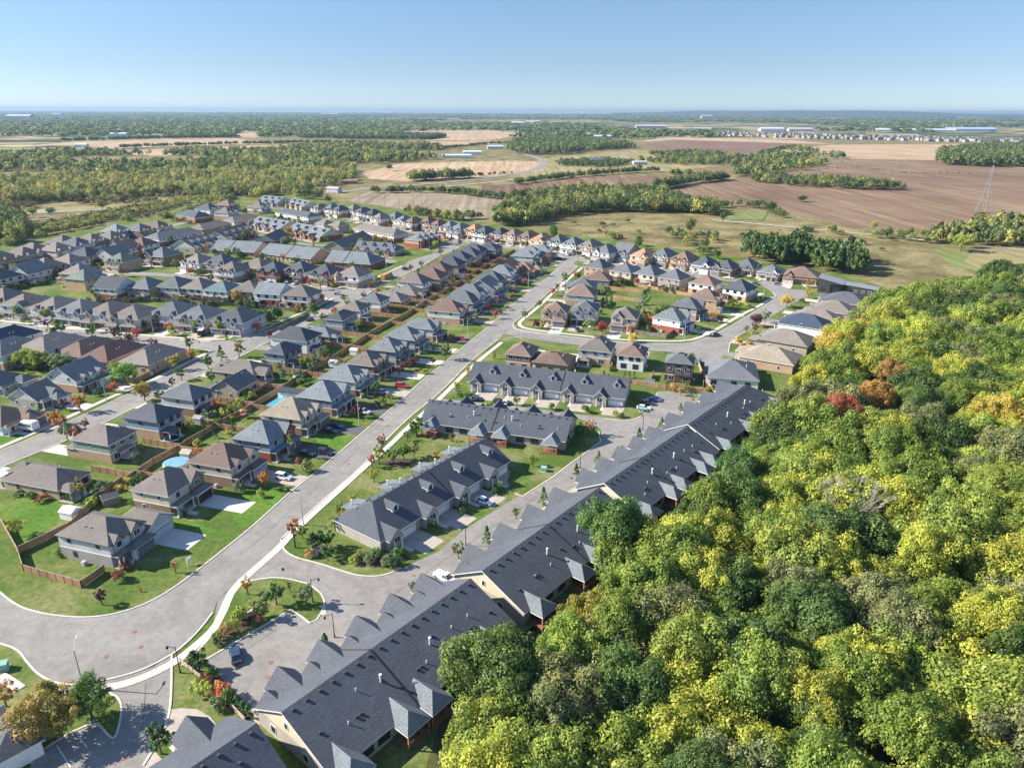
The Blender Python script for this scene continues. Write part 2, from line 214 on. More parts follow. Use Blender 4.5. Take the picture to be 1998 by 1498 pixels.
# ------------------------------------------------------------ where things stand, in metres (x to the right, y away from the camera)
HAZE=5.5e-5
D={}
D['houses']=[['w',-88.57,131.78,-17,13.6,9.6,2,'taupe','pale','greybrick','vg2L',1],['w',-83.62,152.74,-17,10.6,12.1,2,'taupe','cream','brown','vg1',1],['w',-75.34,166.59,-17,12.8,11.5,2,'brown','cream','brown','vg2',1],['w',-69.58,181.02,-17,11.7,12.1,2,'grey','bluegrey','redbrick','vg1',1],['w',-66.37,197.43,-17,13.3,12.1,2,'tan','cream','brown','vg2',1],['w',-60.44,212.02,-17,12.1,12.1,2,'grey','steel','tanbrick','vg1',1],['w',-57.02,227.99,-17,13.2,11.3,2,'grey','pale','brown','vg2',1],['w',-52.39,243.64,-17,10.6,12.1,2,'taupe','brown','brown','vg2',1],['w',-47.34,259.17,-17,11.5,12,2,'grey','steel','greybrick','vg2',1],['w',-43.31,274.44,-17,13.4,11.3,2,'grey','steel','greybrick','vg2',1],['w',-38.19,288.17,-17,13.6,9,2,'grey','pale','tanbrick','vg1',1],['e',-118.21,159.95,163,17.6,9.5,1,'taupe','tanbrick','tanbrick','vp',1],['e',-113.21,178.71,163,12.5,9.6,2,'taupe','sage','tanbrick','vs',1],['e',-106.69,193.66,163,12.1,10.1,2,'char','bluegrey','tanbrick','vp',1],['e',-103.55,210.03,163,12.1,9.6,2,'dgrey','lgrey','brown','vp',1],['e',-93.88,224.24,163,10,11.1,1.2,'dgrey','greybeige','greybeige','Gd',1],['e',-96.74,241.14,163,16.1,10.8,1,'taupe','greybeige','greybeige','Vp',1],['e',-86.57,254.81,163,8.6,11.6,2,'char','steel','greybeige','vp',1],['e',-86.54,272.31,163,16.3,11.7,2,'char','white','white','Sp',1],['e',-80.36,285.36,163,13.5,8.6,1,'dgrey','greybeige','greybeige','vp',1],['e',-75.29,302.16,163,8.6,13.4,2,'char','steel','greybeige','vp',1],['e',-72.23,316.78,163,10.5,10.4,2,'taupe','white','tanbrick','vp',1],['e',-66.16,331.97,163,11,10.2,2,'dgrey','white','tanbrick','v',1],['e',-61.12,345.5,163,17.6,11.2,1,'taupe','tanbrick','tanbrick','v',1],['d',-155.62,215.15,-17,12.3,9.2,1,'dgrey','lgrey','greybrick','Gg1',1],['d',-151.22,231.14,-17,13.4,12.9,1.6,'dgrey','pale','tanbrick','Gg2',1],['s',3.83,255,73,11.6,9.4,2,'brown','brown','tanbrick','v',1],['s',15.42,250.04,73,11.6,13.2,1.3,'brown','tanbrick','tanbrick','v',1],['s',32.75,260.43,73,11.6,12.1,2,'taupe','lgrey','tanbrick','p',1],['s',45.45,254.35,73,11.6,9.7,2,'brown','white','white','',1],['s',60.16,240.46,73,8.6,9.4,2.4,'dgrey','dark','darkbrick','b',1],['w',-29.52,315.92,-16.9,15.8,12.2,2,'brown','pale','tanbrick','g2',1],['w',-24.35,332.76,-18.3,15.9,12.1,2,'dgrey','steel','greybrick','g1',0],['w',-21.26,346.16,-15,15.6,11.9,2,'grey','white','white','g2',0],['w',-14.31,359.31,-19,15.5,13.1,2,'dgrey','steel','greybrick','g2G',0],['w',-11.91,377.69,-17.3,14.6,12.3,2,'dgrey','steel','greybrick','g1',0],['w',-6.26,393.13,-14.8,14.6,11.9,2,'grey','pale','redbrick','g2',0],['w',-3.18,409.48,-19.2,15,12.5,2,'brown','brown','redbrick','g2G',0],['w',6.31,418.3,-17.5,14,12.6,1,'orange','tanbrick','tanbrick','g1',0],['w',7.03,445.19,-16.7,14.2,8.7,2,'grey','pale','greybrick','g2',0],['w',10.92,457.21,-14.7,13.4,8.8,2,'grey','pale','greybrick','g2',0],['w',18.48,462.95,-15.7,13.3,9.4,2,'grey','pale','greybrick','g2',0],['e',-54.05,359.13,162.1,14.5,13.1,1,'taupe','greybeige','greybeige','p',0],['e',-51.89,371.99,161.4,14.3,12.2,2,'taupe','white','greybeige','',0],['e',-44.84,384.03,164,15.6,12.8,2,'brown','greybeige','tanbrick','p',0],['e',-42.65,403.25,164.8,14.2,12.7,2,'brown','greybeige','tanbrick','',0],['e',-37.04,418.96,163.2,14.9,12.4,2,'char','steel','greybeige','p',0],['e',-33.42,436.58,164.4,14.4,12.4,2,'char','lgrey','greybeige','',0],['e',-28.14,448.46,164.8,14.9,12.8,2,'char','lgrey','greybeige','',0],['e',-25.43,461.12,162.4,15.5,12.3,2,'char','lgrey','greybeige','p',0],['e',-15.56,469.89,162.2,14,13.3,2,'char','steel','darkbrick','p',0],['v',-242.98,332.26,-102.8,16,15.7,2,'taupe','pale','greybrick','g2',0],['v',-227.58,324.29,-104,16.6,14.8,2,'taupe','pale','tanbrick','g1',1],['v',-209.85,318.66,-105.8,16.7,14.5,2,'taupe','pale','tanbrick','g2',1],['v',-195.47,313.27,-105.6,15.5,15.1,2,'dgrey','pale','greybrick','g2',1],['v',-180.52,310.25,-105,17.1,14.6,2,'taupe','pale','tanbrick','g2',1],['v',-166.45,304.5,-102.2,17.2,15,2,'taupe','cream','tanbrick','g2',1],['v',-152.01,310.53,-101.5,17.3,15.5,2,'dgrey','pale','tanbrick','g2',1],['v',-137.59,303.94,-102,16.3,15.4,2,'dgrey','cream','tanbrick','g2',1],['v',-119.32,300,-105.1,17.2,15.1,2,'char','lgrey','lgrey','g2',1],['f',-203.52,357.51,74.8,14.8,14.3,2,'char','pale','redbrick','G',0],['f',-187.68,358.97,74.9,14.6,13.5,2,'dgrey','greybeige','tanbrick','p',0],['f',-173.72,360.94,75.9,14.6,13.9,2,'dgrey','pale','tanbrick','',0],['f',-160.06,358.11,75.2,14.4,13.2,2,'taupe','pale','tanbrick','p',0],['f',-146.4,352.86,74.7,13.5,13.7,2,'teal','white','darkbrick','',0],['f',-132.48,351.95,78.5,13.6,14.4,2,'taupe','cream','brown','',0],['f',-119.39,347.42,77.4,13.3,13.7,2,'grey','white','redbrick','pG',0],['f',-104.08,343.37,77.3,13.9,14.4,2,'taupe','white','tanbrick','p',0],['n',-234.62,424.99,-108,14.5,13.8,2,'green','tanbrick','tanbrick','g2',0],['n',-217.6,442.68,-111.5,15.8,14.6,2,'dgrey','brown','brown','g1',0],['n',-187.67,422.83,-112.1,15.1,14.2,2,'taupe','white','redbrick','g2',0],['n',-172.51,419.94,-108.9,15.4,15.2,2,'char','cream','tanbrick','g2',0],['n',-158.58,400.29,-108.1,15.2,14,2,'taupe','white','tanbrick','g2',0],['n',-146.89,409.52,-111.7,15,15.1,2,'taupe','brown','tanbrick','g1',0],['n',-135.04,400.41,-109.7,15.4,14.1,2,'char','redbrick','redbrick','g2',0],['n',-120.25,401.02,-111.2,15.3,14.7,2,'char','white','redbrick','g2',0],['n',-104.2,394.1,-109.2,15.2,14.1,2,'char','cream','redbrick','g2',0],['n',-87.63,388.8,-110.2,15.2,14.5,2,'taupe','white','tanbrick','t',0],['g',-269.52,391.56,164.2,15.1,14.9,2,'dgrey','pale','tanbrick','pG',0],['g',-275.58,377.9,160.5,14.2,14.6,2,'char','pale','redbrick','p',0],['g',-269.6,407.06,161.5,14.9,14.8,2,'taupe','lgrey','redbrick','',0],['g',-263.35,420.41,161.9,14.9,13.9,2,'taupe','pale','tanbrick','',0],['g',-266.08,442.82,165.4,14.2,15,2,'char','cream','redbrick','p',0],['g',-251.9,445.82,163.7,14,14.9,2,'dgrey','pale','tanbrick','G',0],['g',-253.55,464.25,161.6,14.9,13.9,2,'brown','white','tanbrick','G',0],['g',-249.53,480.58,163.7,14,14,2,'brown','white','tanbrick','',0],['g',-240.39,391,164.3,14.3,14.8,2,'taupe','greybeige','tanbrick','',0],['g',-229.9,377.45,162,13.8,14.7,2,'green','tanbrick','tanbrick','',0],['h',-310.28,428.57,-19.8,16.9,14.6,2,'taupe','greybeige','tanbrick','g2',0],['h',-305.64,442.57,-20,16.9,14.1,2,'taupe','greybeige','tanbrick','g2',0],['h',-308.18,456.74,-18,16.9,13.9,2,'taupe','greybeige','tanbrick','g2',0],['h',-293.43,458.21,-20.9,15.5,14.9,2,'taupe','pale','tanbrick','g2',0],['h',-306.37,486,-19.1,15.9,14.7,2,'taupe','lgrey','greybrick','g2',0],['h',-292.85,478.58,-21.5,16.1,14.1,2,'dgrey','pale','greybrick','g2',0],['h',-291.14,492.83,-19.7,16.5,13.8,2,'taupe','brown','brown','g2',0],['h',-283.6,505.45,-20.4,15.2,14.8,2,'taupe','pale','brown','g2',0],['h',-295.2,534.62,-20.3,16.5,14.9,2,'grey','steel','steel','g2',0],['h',-281.13,540.9,-22.2,16.9,15.1,2,'dgrey','brown','brown','g2',0],['h',-274.98,556.93,-19.2,15.3,14.3,2,'brown','pale','tanbrick','g2',0],['h',-279.71,665.06,-19.4,16.6,14.8,2,'char','white','white','g2',0],['h',-272.67,693.65,-18.3,16.4,14.3,2,'brown','brown','brown','g2',0],['h',-253.29,639.84,-18.6,15,14,2,'taupe','pale','tanbrick','g2',0],['h',-237.35,678.54,-18.6,15.2,14.3,2,'taupe','white','tanbrick','g2',0],['t',-176.37,667.73,-131,15.5,11.4,2,'taupe','white','tanbrick','g2',0],['t',-164.53,664.57,-128,15.8,12.2,2,'dgrey','white','tanbrick','g2',0],['t',-155.46,656.19,-128,14.9,11.7,2,'char','white','tanbrick','g2',0],['t',-144.31,661.94,-130,14.7,12.6,2,'taupe','white','tanbrick','g2',0],['t',-132.02,643.3,-131.4,16.3,11.8,2,'char','white','tanbrick','g2',0],['t',-120.44,629.66,-131.1,15.1,12,2,'char','white','greybrick','g2',0],['t',-109.98,606.26,-126.5,15.1,12,2,'taupe','white','tanbrick','g2',0],['t',-98.17,610.93,-130.3,15.2,12.6,2,'dgrey','cream','tanbrick','g2',0],['t',-88.34,591.87,-127.5,14.6,12.1,2,'grey','white','greybrick','g1',0],['t',-79.33,583.13,-130.7,16.3,11.8,2,'brown','white','tanbrick','g2',0],['t',-67.19,583.54,-127.6,15.2,11.7,2,'brown','cream','tanbrick','g2',0],['t',-57.63,569.35,-130.2,15.3,11.6,2,'brown','brown','redbrick','g2',0],['t',-47.89,559.37,-128,14.6,11.8,2,'grey','white','redbrick','g2',0],['t',-39.1,550.62,-128.2,16.2,12.2,2,'grey','steel','white','g2',0],['t',-27.55,545.1,-131.1,15.7,12.6,2,'orange','cream','tanbrick','g2',0],['t',-19.6,533.7,-130.6,16.1,12.4,2,'char','white','white','g2',0],['t',-8.38,528.55,-127.3,14.5,11.5,2,'char','lgrey','lgrey','g2',0],['t',1.81,521.66,-130.6,15.4,12.3,2,'brown','cream','tanbrick','g2',0],['t',12.32,514.71,-130.7,16.1,12.1,2,'brown','cream','tanbrick','g2',0],['t',21.5,503.77,-127,16,12.2,2,'orange','cream','tanbrick','g1',0],['t',32.65,497.45,-128.3,15.3,12.4,2,'dgrey','white','lgrey','g2',0],['t',42.13,487.02,-128.2,15.1,12.3,2,'dgrey','white','white','g2',0],['t',53.04,481.09,-128.6,15.4,11.5,2,'taupe','cream','tanbrick','g2',0],['t',61.37,459.72,-128.8,16.3,12.3,2,'dgrey','pale','greybrick','g1',0],['t',73.72,461.95,-129.9,15.7,12,2,'dgrey','steel','lgrey','g2G',0],['t',83.53,447.47,-131.4,15.1,12.3,2,'orange','cream','tanbrick','g1',0],['t',95.98,447.79,-126.9,16.3,11.8,2,'dgrey','cream','tanbrick','g2',0],['t',106.66,437.57,-130.2,15.3,11.9,2,'brown','tanbrick','tanbrick','g2',0],['t',116.94,427.81,-129.2,14.1,12.3,1.5,'char','white','white','g1',0],['t',127.32,418.55,-129,14.4,12.1,1.5,'char','brown','brown','g1',0],['t',140.51,421.98,-127.8,14.8,12.5,1.5,'dgrey','cream','tanbrick','g2',0],['t',150.96,409.33,-128.1,13.6,12.7,1.3,'dgrey','pale','greybrick','g1',0],['i',50.68,411.9,53.3,13.2,12.4,2,'dgrey','tanbrick','tanbrick','',0],['i',64.68,401.72,53.8,13.9,13.4,2,'dgrey','cream','tanbrick','',0],['i',77.42,394.79,50.9,13.8,12.6,2,'dgrey','cream','tanbrick','p',0],['i',88.88,383.99,50.1,13.5,12.8,2,'dgrey','greybeige','greybeige','p',0],['i',102.69,371.24,53.3,12.8,13.5,2,'brown','white','tanbrick','',0],['i',117.26,359.29,49.9,13.5,12.5,2,'char','white','tanbrick','p',0],['j',47.83,390.62,163.2,13.8,11.9,1.2,'brown','greybeige','greybeige','p',0],['j',37.6,372.27,164.3,13.2,12.7,1.2,'dgrey','greybeige','greybeige','',0],['j',34.64,346.77,164.2,13.8,12.3,2,'brown','lgrey','tanbrick','p',0],['k',20.1,314.74,-104.1,12.7,11.2,2,'brown','cream','tanbrick','g2',1],['k',33.82,316.86,-103.6,12,11.2,2,'dgrey','pale','greybrick','g2',1],['k',50.52,306.2,-107.4,12.6,10.7,2,'taupe','cream','tanbrick','g1',1],['l',70.41,303.62,-33.7,12.5,12.3,2,'grey','white','redbrick','g1',1],['l',82.38,324.23,-32,12.3,12,2,'dgrey','greybeige','greybeige','g1',1],['l',94.46,338.79,-29.9,13.7,11.7,2,'brown','tanbrick','tanbrick','g2',0],['o',165.17,343.09,148.7,19.6,15.7,1.2,'slate','pale','tanbrick','',0],['o',152.09,326.52,149.2,17.9,15.6,1.2,'taupe','cream','tanbrick','',1],['o',138.25,311.32,148,19.6,14.3,1.2,'taupe','cream','tanbrick','',1],['o',128.4,299.51,145.9,19.5,14.7,1.5,'navy','white','white','',1],['o',112.51,278.49,146.2,19.5,15.6,1.2,'taupe','greybeige','greybeige','',1],['o',98.34,256.48,148.7,19.4,14.4,1.2,'tan','tanbrick','tanbrick','g2',1],['c',-199.82,269.49,71.7,18.9,12.4,2,'navy','pale','tanbrick','p',1],['c',-178.24,261.92,75.3,19.1,13.3,2,'taupe','pale','tanbrick','p',1],['c',-164.79,262.23,75.1,19.6,12.8,1.2,'brown','tanbrick','tanbrick','',1],['c',-152.36,257.49,75.2,20.1,13,1.2,'rust','tanbrick','tanbrick','',1],['c',-134.73,252.25,73.6,19,12.8,1.4,'taupe','pale','tanbrick','',1],['c',-190.82,256.13,75.7,19,13.6,2,'dgrey','pale','tanbrick','',1],['d',-153.46,196.82,-15.3,11.2,12.1,1,'brown','white','white','g1',1],['d',-176.34,228.24,-15.1,12.3,12.4,1,'char','lgrey','lgrey','',1],['s',78.65,239.59,76.5,17.3,17.4,1.2,'dgrey','pale','white','v',1],['t',165.3,400.67,-116.3,17.4,18.1,1.3,'brown','tanbrick','tanbrick','g1',0],['b',-81.39,74.91,48.4,15,12,1,'slate','white','white','',1]]
D['rows']=[['T1',13.01,228.79,163.1,53.9,8.3,7.5,7.6,3.1,5,'gd','',('g','g'),'char'],['T2',-3.95,194.72,-17.4,43.9,8.3,7.5,7.6,3.1,4,'g','p',('g','g'),'char'],['T3',-20.93,154.78,234.1,46.8,8.3,7.5,7.6,3.1,4,'gd','q',('g','h'),'char'],['B0',-47.36,64.69,50,33,9,9,7.9,3.2,2,'g','',('g','g'),'char'],['B2',-20.58,95.66,51,40.3,8.4,11,7.9,3.2,5,'g','p',('g','g'),'slate'],['B3',7.46,130.32,51.3,40.9,8.4,10.5,7.9,3.2,4,'g','p',('g','g'),'slate'],['B4',35.59,165.05,50.4,41.9,8.4,10,7.9,3.2,5,'g','p',('g','g'),'char'],['B5',64.77,201.13,50.4,46.7,8.4,10,7.9,3.2,4,'g','p',('g','h'),'char'],['X',-245.78,519.41,63.5,37,7.5,7.5,9,5.6,6,'','',('h','h'),'dgrey'],['X',-234.97,557.9,73.7,33.3,7.5,7.5,9,5.6,5,'','',('h','h'),'taupe'],['X',-224.12,597.38,62.3,29.6,7.5,7.5,9,5.6,5,'','',('h','h'),'taupe'],['X',-276.38,626.36,-34.7,28.6,9,9,9,4.5,3,'','',('h','h'),'char'],['X',-241.68,737,152.5,26.9,10,10,9,4,3,'gd','',('g','g'),'grey'],['X',-204.59,707.51,129.6,36.7,10,10,9,4,3,'gd','',('g','g'),'grey'],['X',-187.64,631.45,-40.9,50.1,7.5,7.5,9,5.6,7,'','',('h','h'),'char'],['X',-150.65,578.52,-41.5,11.9,6,6,8.4,5.4,2,'','',('h','h'),'taupe'],['X',-137.47,570.38,-39.7,12,6,6,8.4,5.4,2,'','',('h','h'),'taupe'],['X',-100,541.01,-42,49,7.5,7.5,9,5.6,8,'','',('h','h'),'taupe'],['X',-192.15,580.37,143,40.9,10.5,10.5,8.6,3.4,4,'gd','',('g','g'),'grey'],['X',-151.13,544.73,138.8,44.5,10.5,10.5,8.6,3.4,4,'gd','',('g','g'),'grey'],['X',-208.84,530.53,256.6,34.7,10.5,10.5,8.6,3.4,4,'gd','',('g','g'),'char'],['X',-218.61,492.23,254.1,28.2,10.5,10.5,8.6,3.4,4,'gd','',('g','g'),'char'],['X',-181.88,476.3,-15.7,33,10.5,10.5,8.6,3.4,5,'','',('g','g'),'grey'],['X',-140.5,459.09,-25,41.1,10.5,10.5,8.6,3.4,6,'','',('g','g'),'grey'],['X',-97.55,439.4,-16.8,30.5,10.5,10.5,8.6,3.4,5,'','',('g','h'),'grey'],['X',-174.51,519.89,87.9,29.5,7.5,7.5,7.6,3.2,3,'','',('g','g'),'char'],['X',-115.89,503.99,76.1,46.9,8,8,7.6,3.2,4,'','',('g','g'),'char'],['X',-90.12,479.59,164.7,29.8,8,8,7.6,3.2,4,'gd','',('h','g'),'dgrey'],['X',-64.45,511.92,239.5,25.8,7,7,8.4,5.4,4,'gd','',('h','h'),'grey']]
D['modern']=(174.89,375.88)
D['hood']=[(-360.44,500.09),(-355.13,525.8),(-354.64,556.42),(-344.31,588.11),(-338.72,626.29),(-321.55,676.94),(-323.87,752.38),(-299.94,820.13),(-263.9,853.91),(-186.01,775.67),(-98.69,695.58),(-31.54,629.76),(40.45,567.6),(103.06,511.96),(160.2,460.69),(198.98,426.71),(204.37,386.47),(175.2,341.99),(120.6,263.26),(89.88,211.82),(54.47,166.56),(31.92,146.08),(18.26,122.24),(0.31,103.9),(-8.34,93.9),(-10.95,77.04),(-20,40),(-260,40),(-420,300)]
D['floor']=[(443.55,472.47),(309.91,426.16),(216.49,366.82),(156.15,310.98),(120.6,263.26),(93.22,211.86),(54.47,166.56),(31.92,146.08),(18.26,122.24),(0.31,102.58),(-9.98,92.74),(-12.46,77.03),(0,40),(300,40)]
D['meadow']=[(-900,250),(-900,2700),(2600,2700),(900,200)]
D['fields']=[('field','field_green',[(-1414.8,2001.1),(-1061.3,1763),(-916.89,1564.2),(-965.8,1472.3),(-1037.7,1458.7)]),('field','field_tan',[(-1289.5,1998.5),(-1333.2,2564.9),(-947.34,2564.8),(-692.17,2124.7),(-882.54,2009),(-1003.5,1768.2),(-1140.2,1953.5)]),('field','field_tan',[(-949.94,1692.9),(-700.9,2042.7),(-387.98,2264.4),(-42.44,2466.4),(-45.26,2192.7),(-348.66,2031.7),(-379.96,1811.5),(-748.22,1549.7)]),('field','field_dkgreen',[(-1550.5,2561.8),(-1326.8,2814.6),(-1165.1,2561.7),(-1325.5,2197.7)]),('field','field_tan',[(-1132.9,3073.7),(-1101.3,3228.6),(-896.21,2648),(-974.44,2664.1)]),('field','field_tan',[(-523.99,3491.9),(-130.04,3801.6),(104.83,3085.8),(-101.22,2459.5),(-333.1,2432.2)]),('field','field_tan',[(-235.22,1147.8),(-205.84,1352.5),(0.02,1453.6),(53.72,1412.2),(50.29,1205.3),(4.03,1127.2),(-100.1,1026.6),(-143.64,1005),(-202.39,1037.5)]),('field','field_brown',[(-40.19,947.86),(-0.52,973.97),(147.53,1123.8),(256.8,1106.8),(206.95,959.31),(103.37,899.91),(-0.39,833.36),(-37.95,893.72)]),('field','field_purple',[(349.57,2138.7),(553.66,2544.3),(866.69,2332.1),(767.21,2041.2),(570.8,1792.6),(440.42,1839.9)]),('field','field_tan',[(661.64,1896.2),(960.27,2251.4),(1528.8,2383.8),(1238,1934.1),(1068.3,1834.3),(866.07,1526.4),(711.65,1557.2),(654.38,1587.9)]),('field','field_brown',[(159.55,845.23),(298.61,1049.2),(462.45,1216.2),(709.31,1540),(862.14,1509.9),(872.66,1177.7),(533.92,706.87),(473.21,669.25),(354.49,570.8),(285.84,609.02),(261.87,706.97),(173.85,800.01)]),('field','field_tan',[(384.55,2356.4),(592.62,2910.9),(971.3,2593.8),(992.07,2308.3),(866.69,2332.1),(563.8,2591.6)]),('field','field_plough',[(-182.1,784.24),(-169.48,879.86),(-90.37,860.21),(31.08,797.34),(31.04,726.54),(-2.2,686.98),(-35.73,631.98),(-99.2,702.29)]),('field','field_brown',[(249.57,1236.5),(356.55,1326.5),(357.73,1189.2),(318.04,1092.3),(277.31,1145)]),('field','field_olive',[(56.15,1509.6),(309.68,1890.4),(476.06,1540.1),(415.09,1369.5),(228.63,1181.9),(129.48,1136.9),(21.18,1043.3),(-0.67,1129.8)]),('field','field_tan',[(856.73,1509.5),(1088,1584.4),(1039.9,1410),(911.21,1231.2)]),('field','field_green',[(168.18,799.79),(228.7,756.41),(205.76,730.48),(158.95,753.84)]),('field','field_green',[(203.79,695.63),(252.5,716.25),(225.02,648.08),(194.87,647.12)]),('field','field_green',[(299.1,507.28),(358.73,498.83),(351.22,462.24),(302.47,415.08),(277.22,444.2)]),('scrubland','scrub',[(-360.28,499.85),(-399.13,557.41),(-386.8,573.16),(-394.65,630.55),(-383.59,685.55),(-356.21,742.32),(-331.42,798.52),(-286.94,753.61),(-300.12,639.97),(-338.5,626.08),(-352,558.75),(-356.79,516.72)]),('grassland','field_olive',[(-483.05,667.7),(-464.24,697.8),(-413.38,731.72),(-396.72,805.87),(-348.53,922.54),(-282.41,875.96),(-322.12,789.13),(-396.36,700.19),(-464.64,654.46)]),('park_lawn','field_green',[(-690.72,1245.3),(-468.92,1355.6),(-319.46,1318.5),(-289.96,1159.7),(-478.35,1056.5),(-608.86,1093.7)]),('field','field_olive',[(466.44,543.23),(375.07,523.16),(325.02,501.34),(293.53,460.37),(284.31,388.04),(342.78,389.19)])]
D['bright']=[[(-123.45,148.98),(-122.17,153.84),(-111.5,152.95),(-108.16,148.17),(-105.41,142.74),(-106.67,140.13),(-108.89,132.73),(-115.55,140.05)],[(-80.97,145.63),(-71.31,142.15),(-76.06,137.85)],[(-67.15,147.59),(-64.44,157.4),(-59.92,144.01),(-62.16,140.49)],[(-72.64,142.23),(-61.8,137.51),(-62.01,136.64),(-74.03,139.62)],[(-66.71,147.02),(-59.99,144),(-56.7,153.21),(-58.56,159.33),(-67.87,158.06)],[(-151.53,190.58),(-149.77,194.14),(-142.7,191.76),(-146.33,182.87)],[(-58.77,192.66),(-46.62,189.57),(-48.84,180.42),(-51.71,183.35),(-57.62,187.36)],[(-57.35,202.9),(-47.71,202.42),(-46.66,197.22),(-50.47,198.89)]]
D['roads']=[('road','asphalt',[(-139.38,138.09),(-116.99,126.53),(-102,117.19),(-97.48,114.06),(-93.32,111.94),(-87.61,110.34),(-81.36,109.65),(-76.42,110.42),(-73.1,112.39),(-70.57,114.56),(-68.01,118.74),(-65.03,126.65),(-61.86,135.83),(-59.6,143.06),(-55.81,157.96),(-51.69,169.28),(-48.37,180.69),(-43.17,198.3),(-39.41,210.33),(-36.83,218.61),(-32.76,235.41),(-27.7,250.57),(-20.66,274.07),(-15.47,289.55),(4.02,356.65),(32.49,442.97),(35.48,457.81),(40.85,439.05),(18.86,369.86),(9.65,339.08),(0.57,311.79),(-3.44,295.73),(-5.92,286.06),(-15.73,260.14),(-23.98,227.11),(-32.12,205.27),(-37.08,186.81),(-41,169.38),(-47.15,152.24),(-51.79,136.32),(-54.76,125.56),(-57.11,117.52),(-57.66,114.96),(-57.22,111.29),(-57.67,106.67),(-58.84,102.32),(-60,99.99),(-62.8,96.75),(-66.06,94.83),(-69.55,93.64),(-72.43,92.71),(-76.3,93.14),(-80.37,94.97),(-84.45,98.09),(-87.84,101.1),(-92.17,102.64),(-100.8,104.32),(-112.19,104.52)]),('road','asphalt',[(-3.42,294.21),(0.57,311.79),(1.94,303.62),(17.87,294.54),(32.82,288.82),(43.26,285.37),(55.74,282.72),(72.85,282.28),(86.32,293.34),(98.12,308.39),(119.84,337.13),(138,362.04),(139.08,377.98),(138.49,395.2),(148.47,405.92),(149.54,390.35),(151.15,380.59),(158.68,378.35),(158.85,370.24),(152.12,361.22),(142.81,350.47),(130.76,335.41),(105.9,303.68),(94.57,289.76),(90.76,282.54),(86.68,270.37),(79.48,259.64),(73.45,255.4),(71.73,268.86),(62,271.31),(41.87,274.98),(17.25,282.85),(0.13,292.01)]),('side_street','asphalt',[(-70.59,92.95),(-66.18,95.06),(-61.82,97.12),(-60.12,100.25),(-57.31,93.6),(-54.69,87.79),(-53.62,82.96),(-53.97,77.16),(-52.51,68.6),(-63.16,65.65),(-71.18,78.3),(-71.14,79.21),(-65.78,85.77),(-61.12,81.86),(-60.56,82.44),(-62.31,87.54),(-64.27,90.2),(-66.41,91.06)]),('lane','asphalt',[(-57.66,114.96),(-51.91,136.73),(-50.12,132.33),(-46.55,129.3),(-41.22,127.48),(-34.98,124.46),(-31.24,122.91),(-26.57,122.94),(-23.17,125.79),(-15.98,131.82),(-10.73,140.85),(-7.13,145.29),(0.13,153.89),(10.92,168.43),(21.08,181.72),(26.51,189.56),(27.04,196.81),(19.67,206.06),(0.21,208.29),(-25.01,214.77),(-23.5,220.12),(0.2,214.2),(29.27,204.96),(36.99,202.67),(43.65,209.61),(50.19,227.55),(54,228.08),(61.04,224.84),(64.31,223.94),(60.44,215.78),(42.95,191.86),(29.92,175.16),(14.46,158.86),(5.68,148.16),(-1.46,137.14),(-12.17,123.4),(-19.71,113.83),(-24.18,106.75),(-33.62,97.91),(-41.2,87.66),(-43.07,89.24),(-49.08,94.46),(-53.48,98.65),(-56.44,110.56)]),('parking_lot','asphalt',[(-53.48,98.65),(-42.47,112.3),(-37.89,108.5),(-33.9,106.41),(-38.79,97.27),(-42.17,89.03),(-49.08,94.46)]),('round_driveway','paver',[(-54.89,87.68),(-53.22,88.01),(-50.41,87.81),(-47.73,86.28),(-45.42,84.08),(-43.37,81.2),(-45.37,78.44),(-52.36,82.1),(-54.42,84.52)]),('road','asphalt',[(-150.03,171.87),(-144.2,179.71),(-139.42,190.63),(-134.44,207.57),(-129.16,225.82),(-127.42,233.2),(-123.76,252.72),(-120.44,266.13),(-120.47,273.96),(-117.85,280.84),(-113.91,285.87),(-107.92,295.93),(-98.01,318.73),(-92.93,333.43),(-90.71,352.47),(-86.99,368.99),(-83.22,377.23),(-76.72,406.69),(-67.53,431.4),(-66.73,452.93),(-54.02,478.66),(-50.74,510.09),(-46.1,534.09),(-35.39,516.8),(-40.19,492.26),(-48.62,471.51),(-58.31,427.08),(-73.08,383.47),(-77.47,355.36),(-84.47,339.87),(-90.4,312.4),(-101.98,281.07),(-105.66,264.44),(-110.13,250.03),(-118.69,225.95),(-123.44,205.24),(-129.09,187.23),(-137.58,169.91),(-141.24,159.81)]),('road','asphalt',[(-249.27,314.48),(-229.69,306.38),(-184.11,296.74),(-157.91,288.84),(-133.23,282.01),(-119.86,282.21),(-113.91,285.87),(-113.39,266.23),(-119.23,266.15),(-124.07,272.57),(-136.08,273.06),(-145.88,274.93),(-176.33,282.78),(-219.22,290.87),(-236.55,296.69)]),('road','asphalt',[(-125.48,388.64),(-110.22,382.73),(-97.32,378.15),(-85.99,377.17),(-86.75,355.73),(-91.48,353.51),(-107.42,364.08),(-120.12,370.65)])]
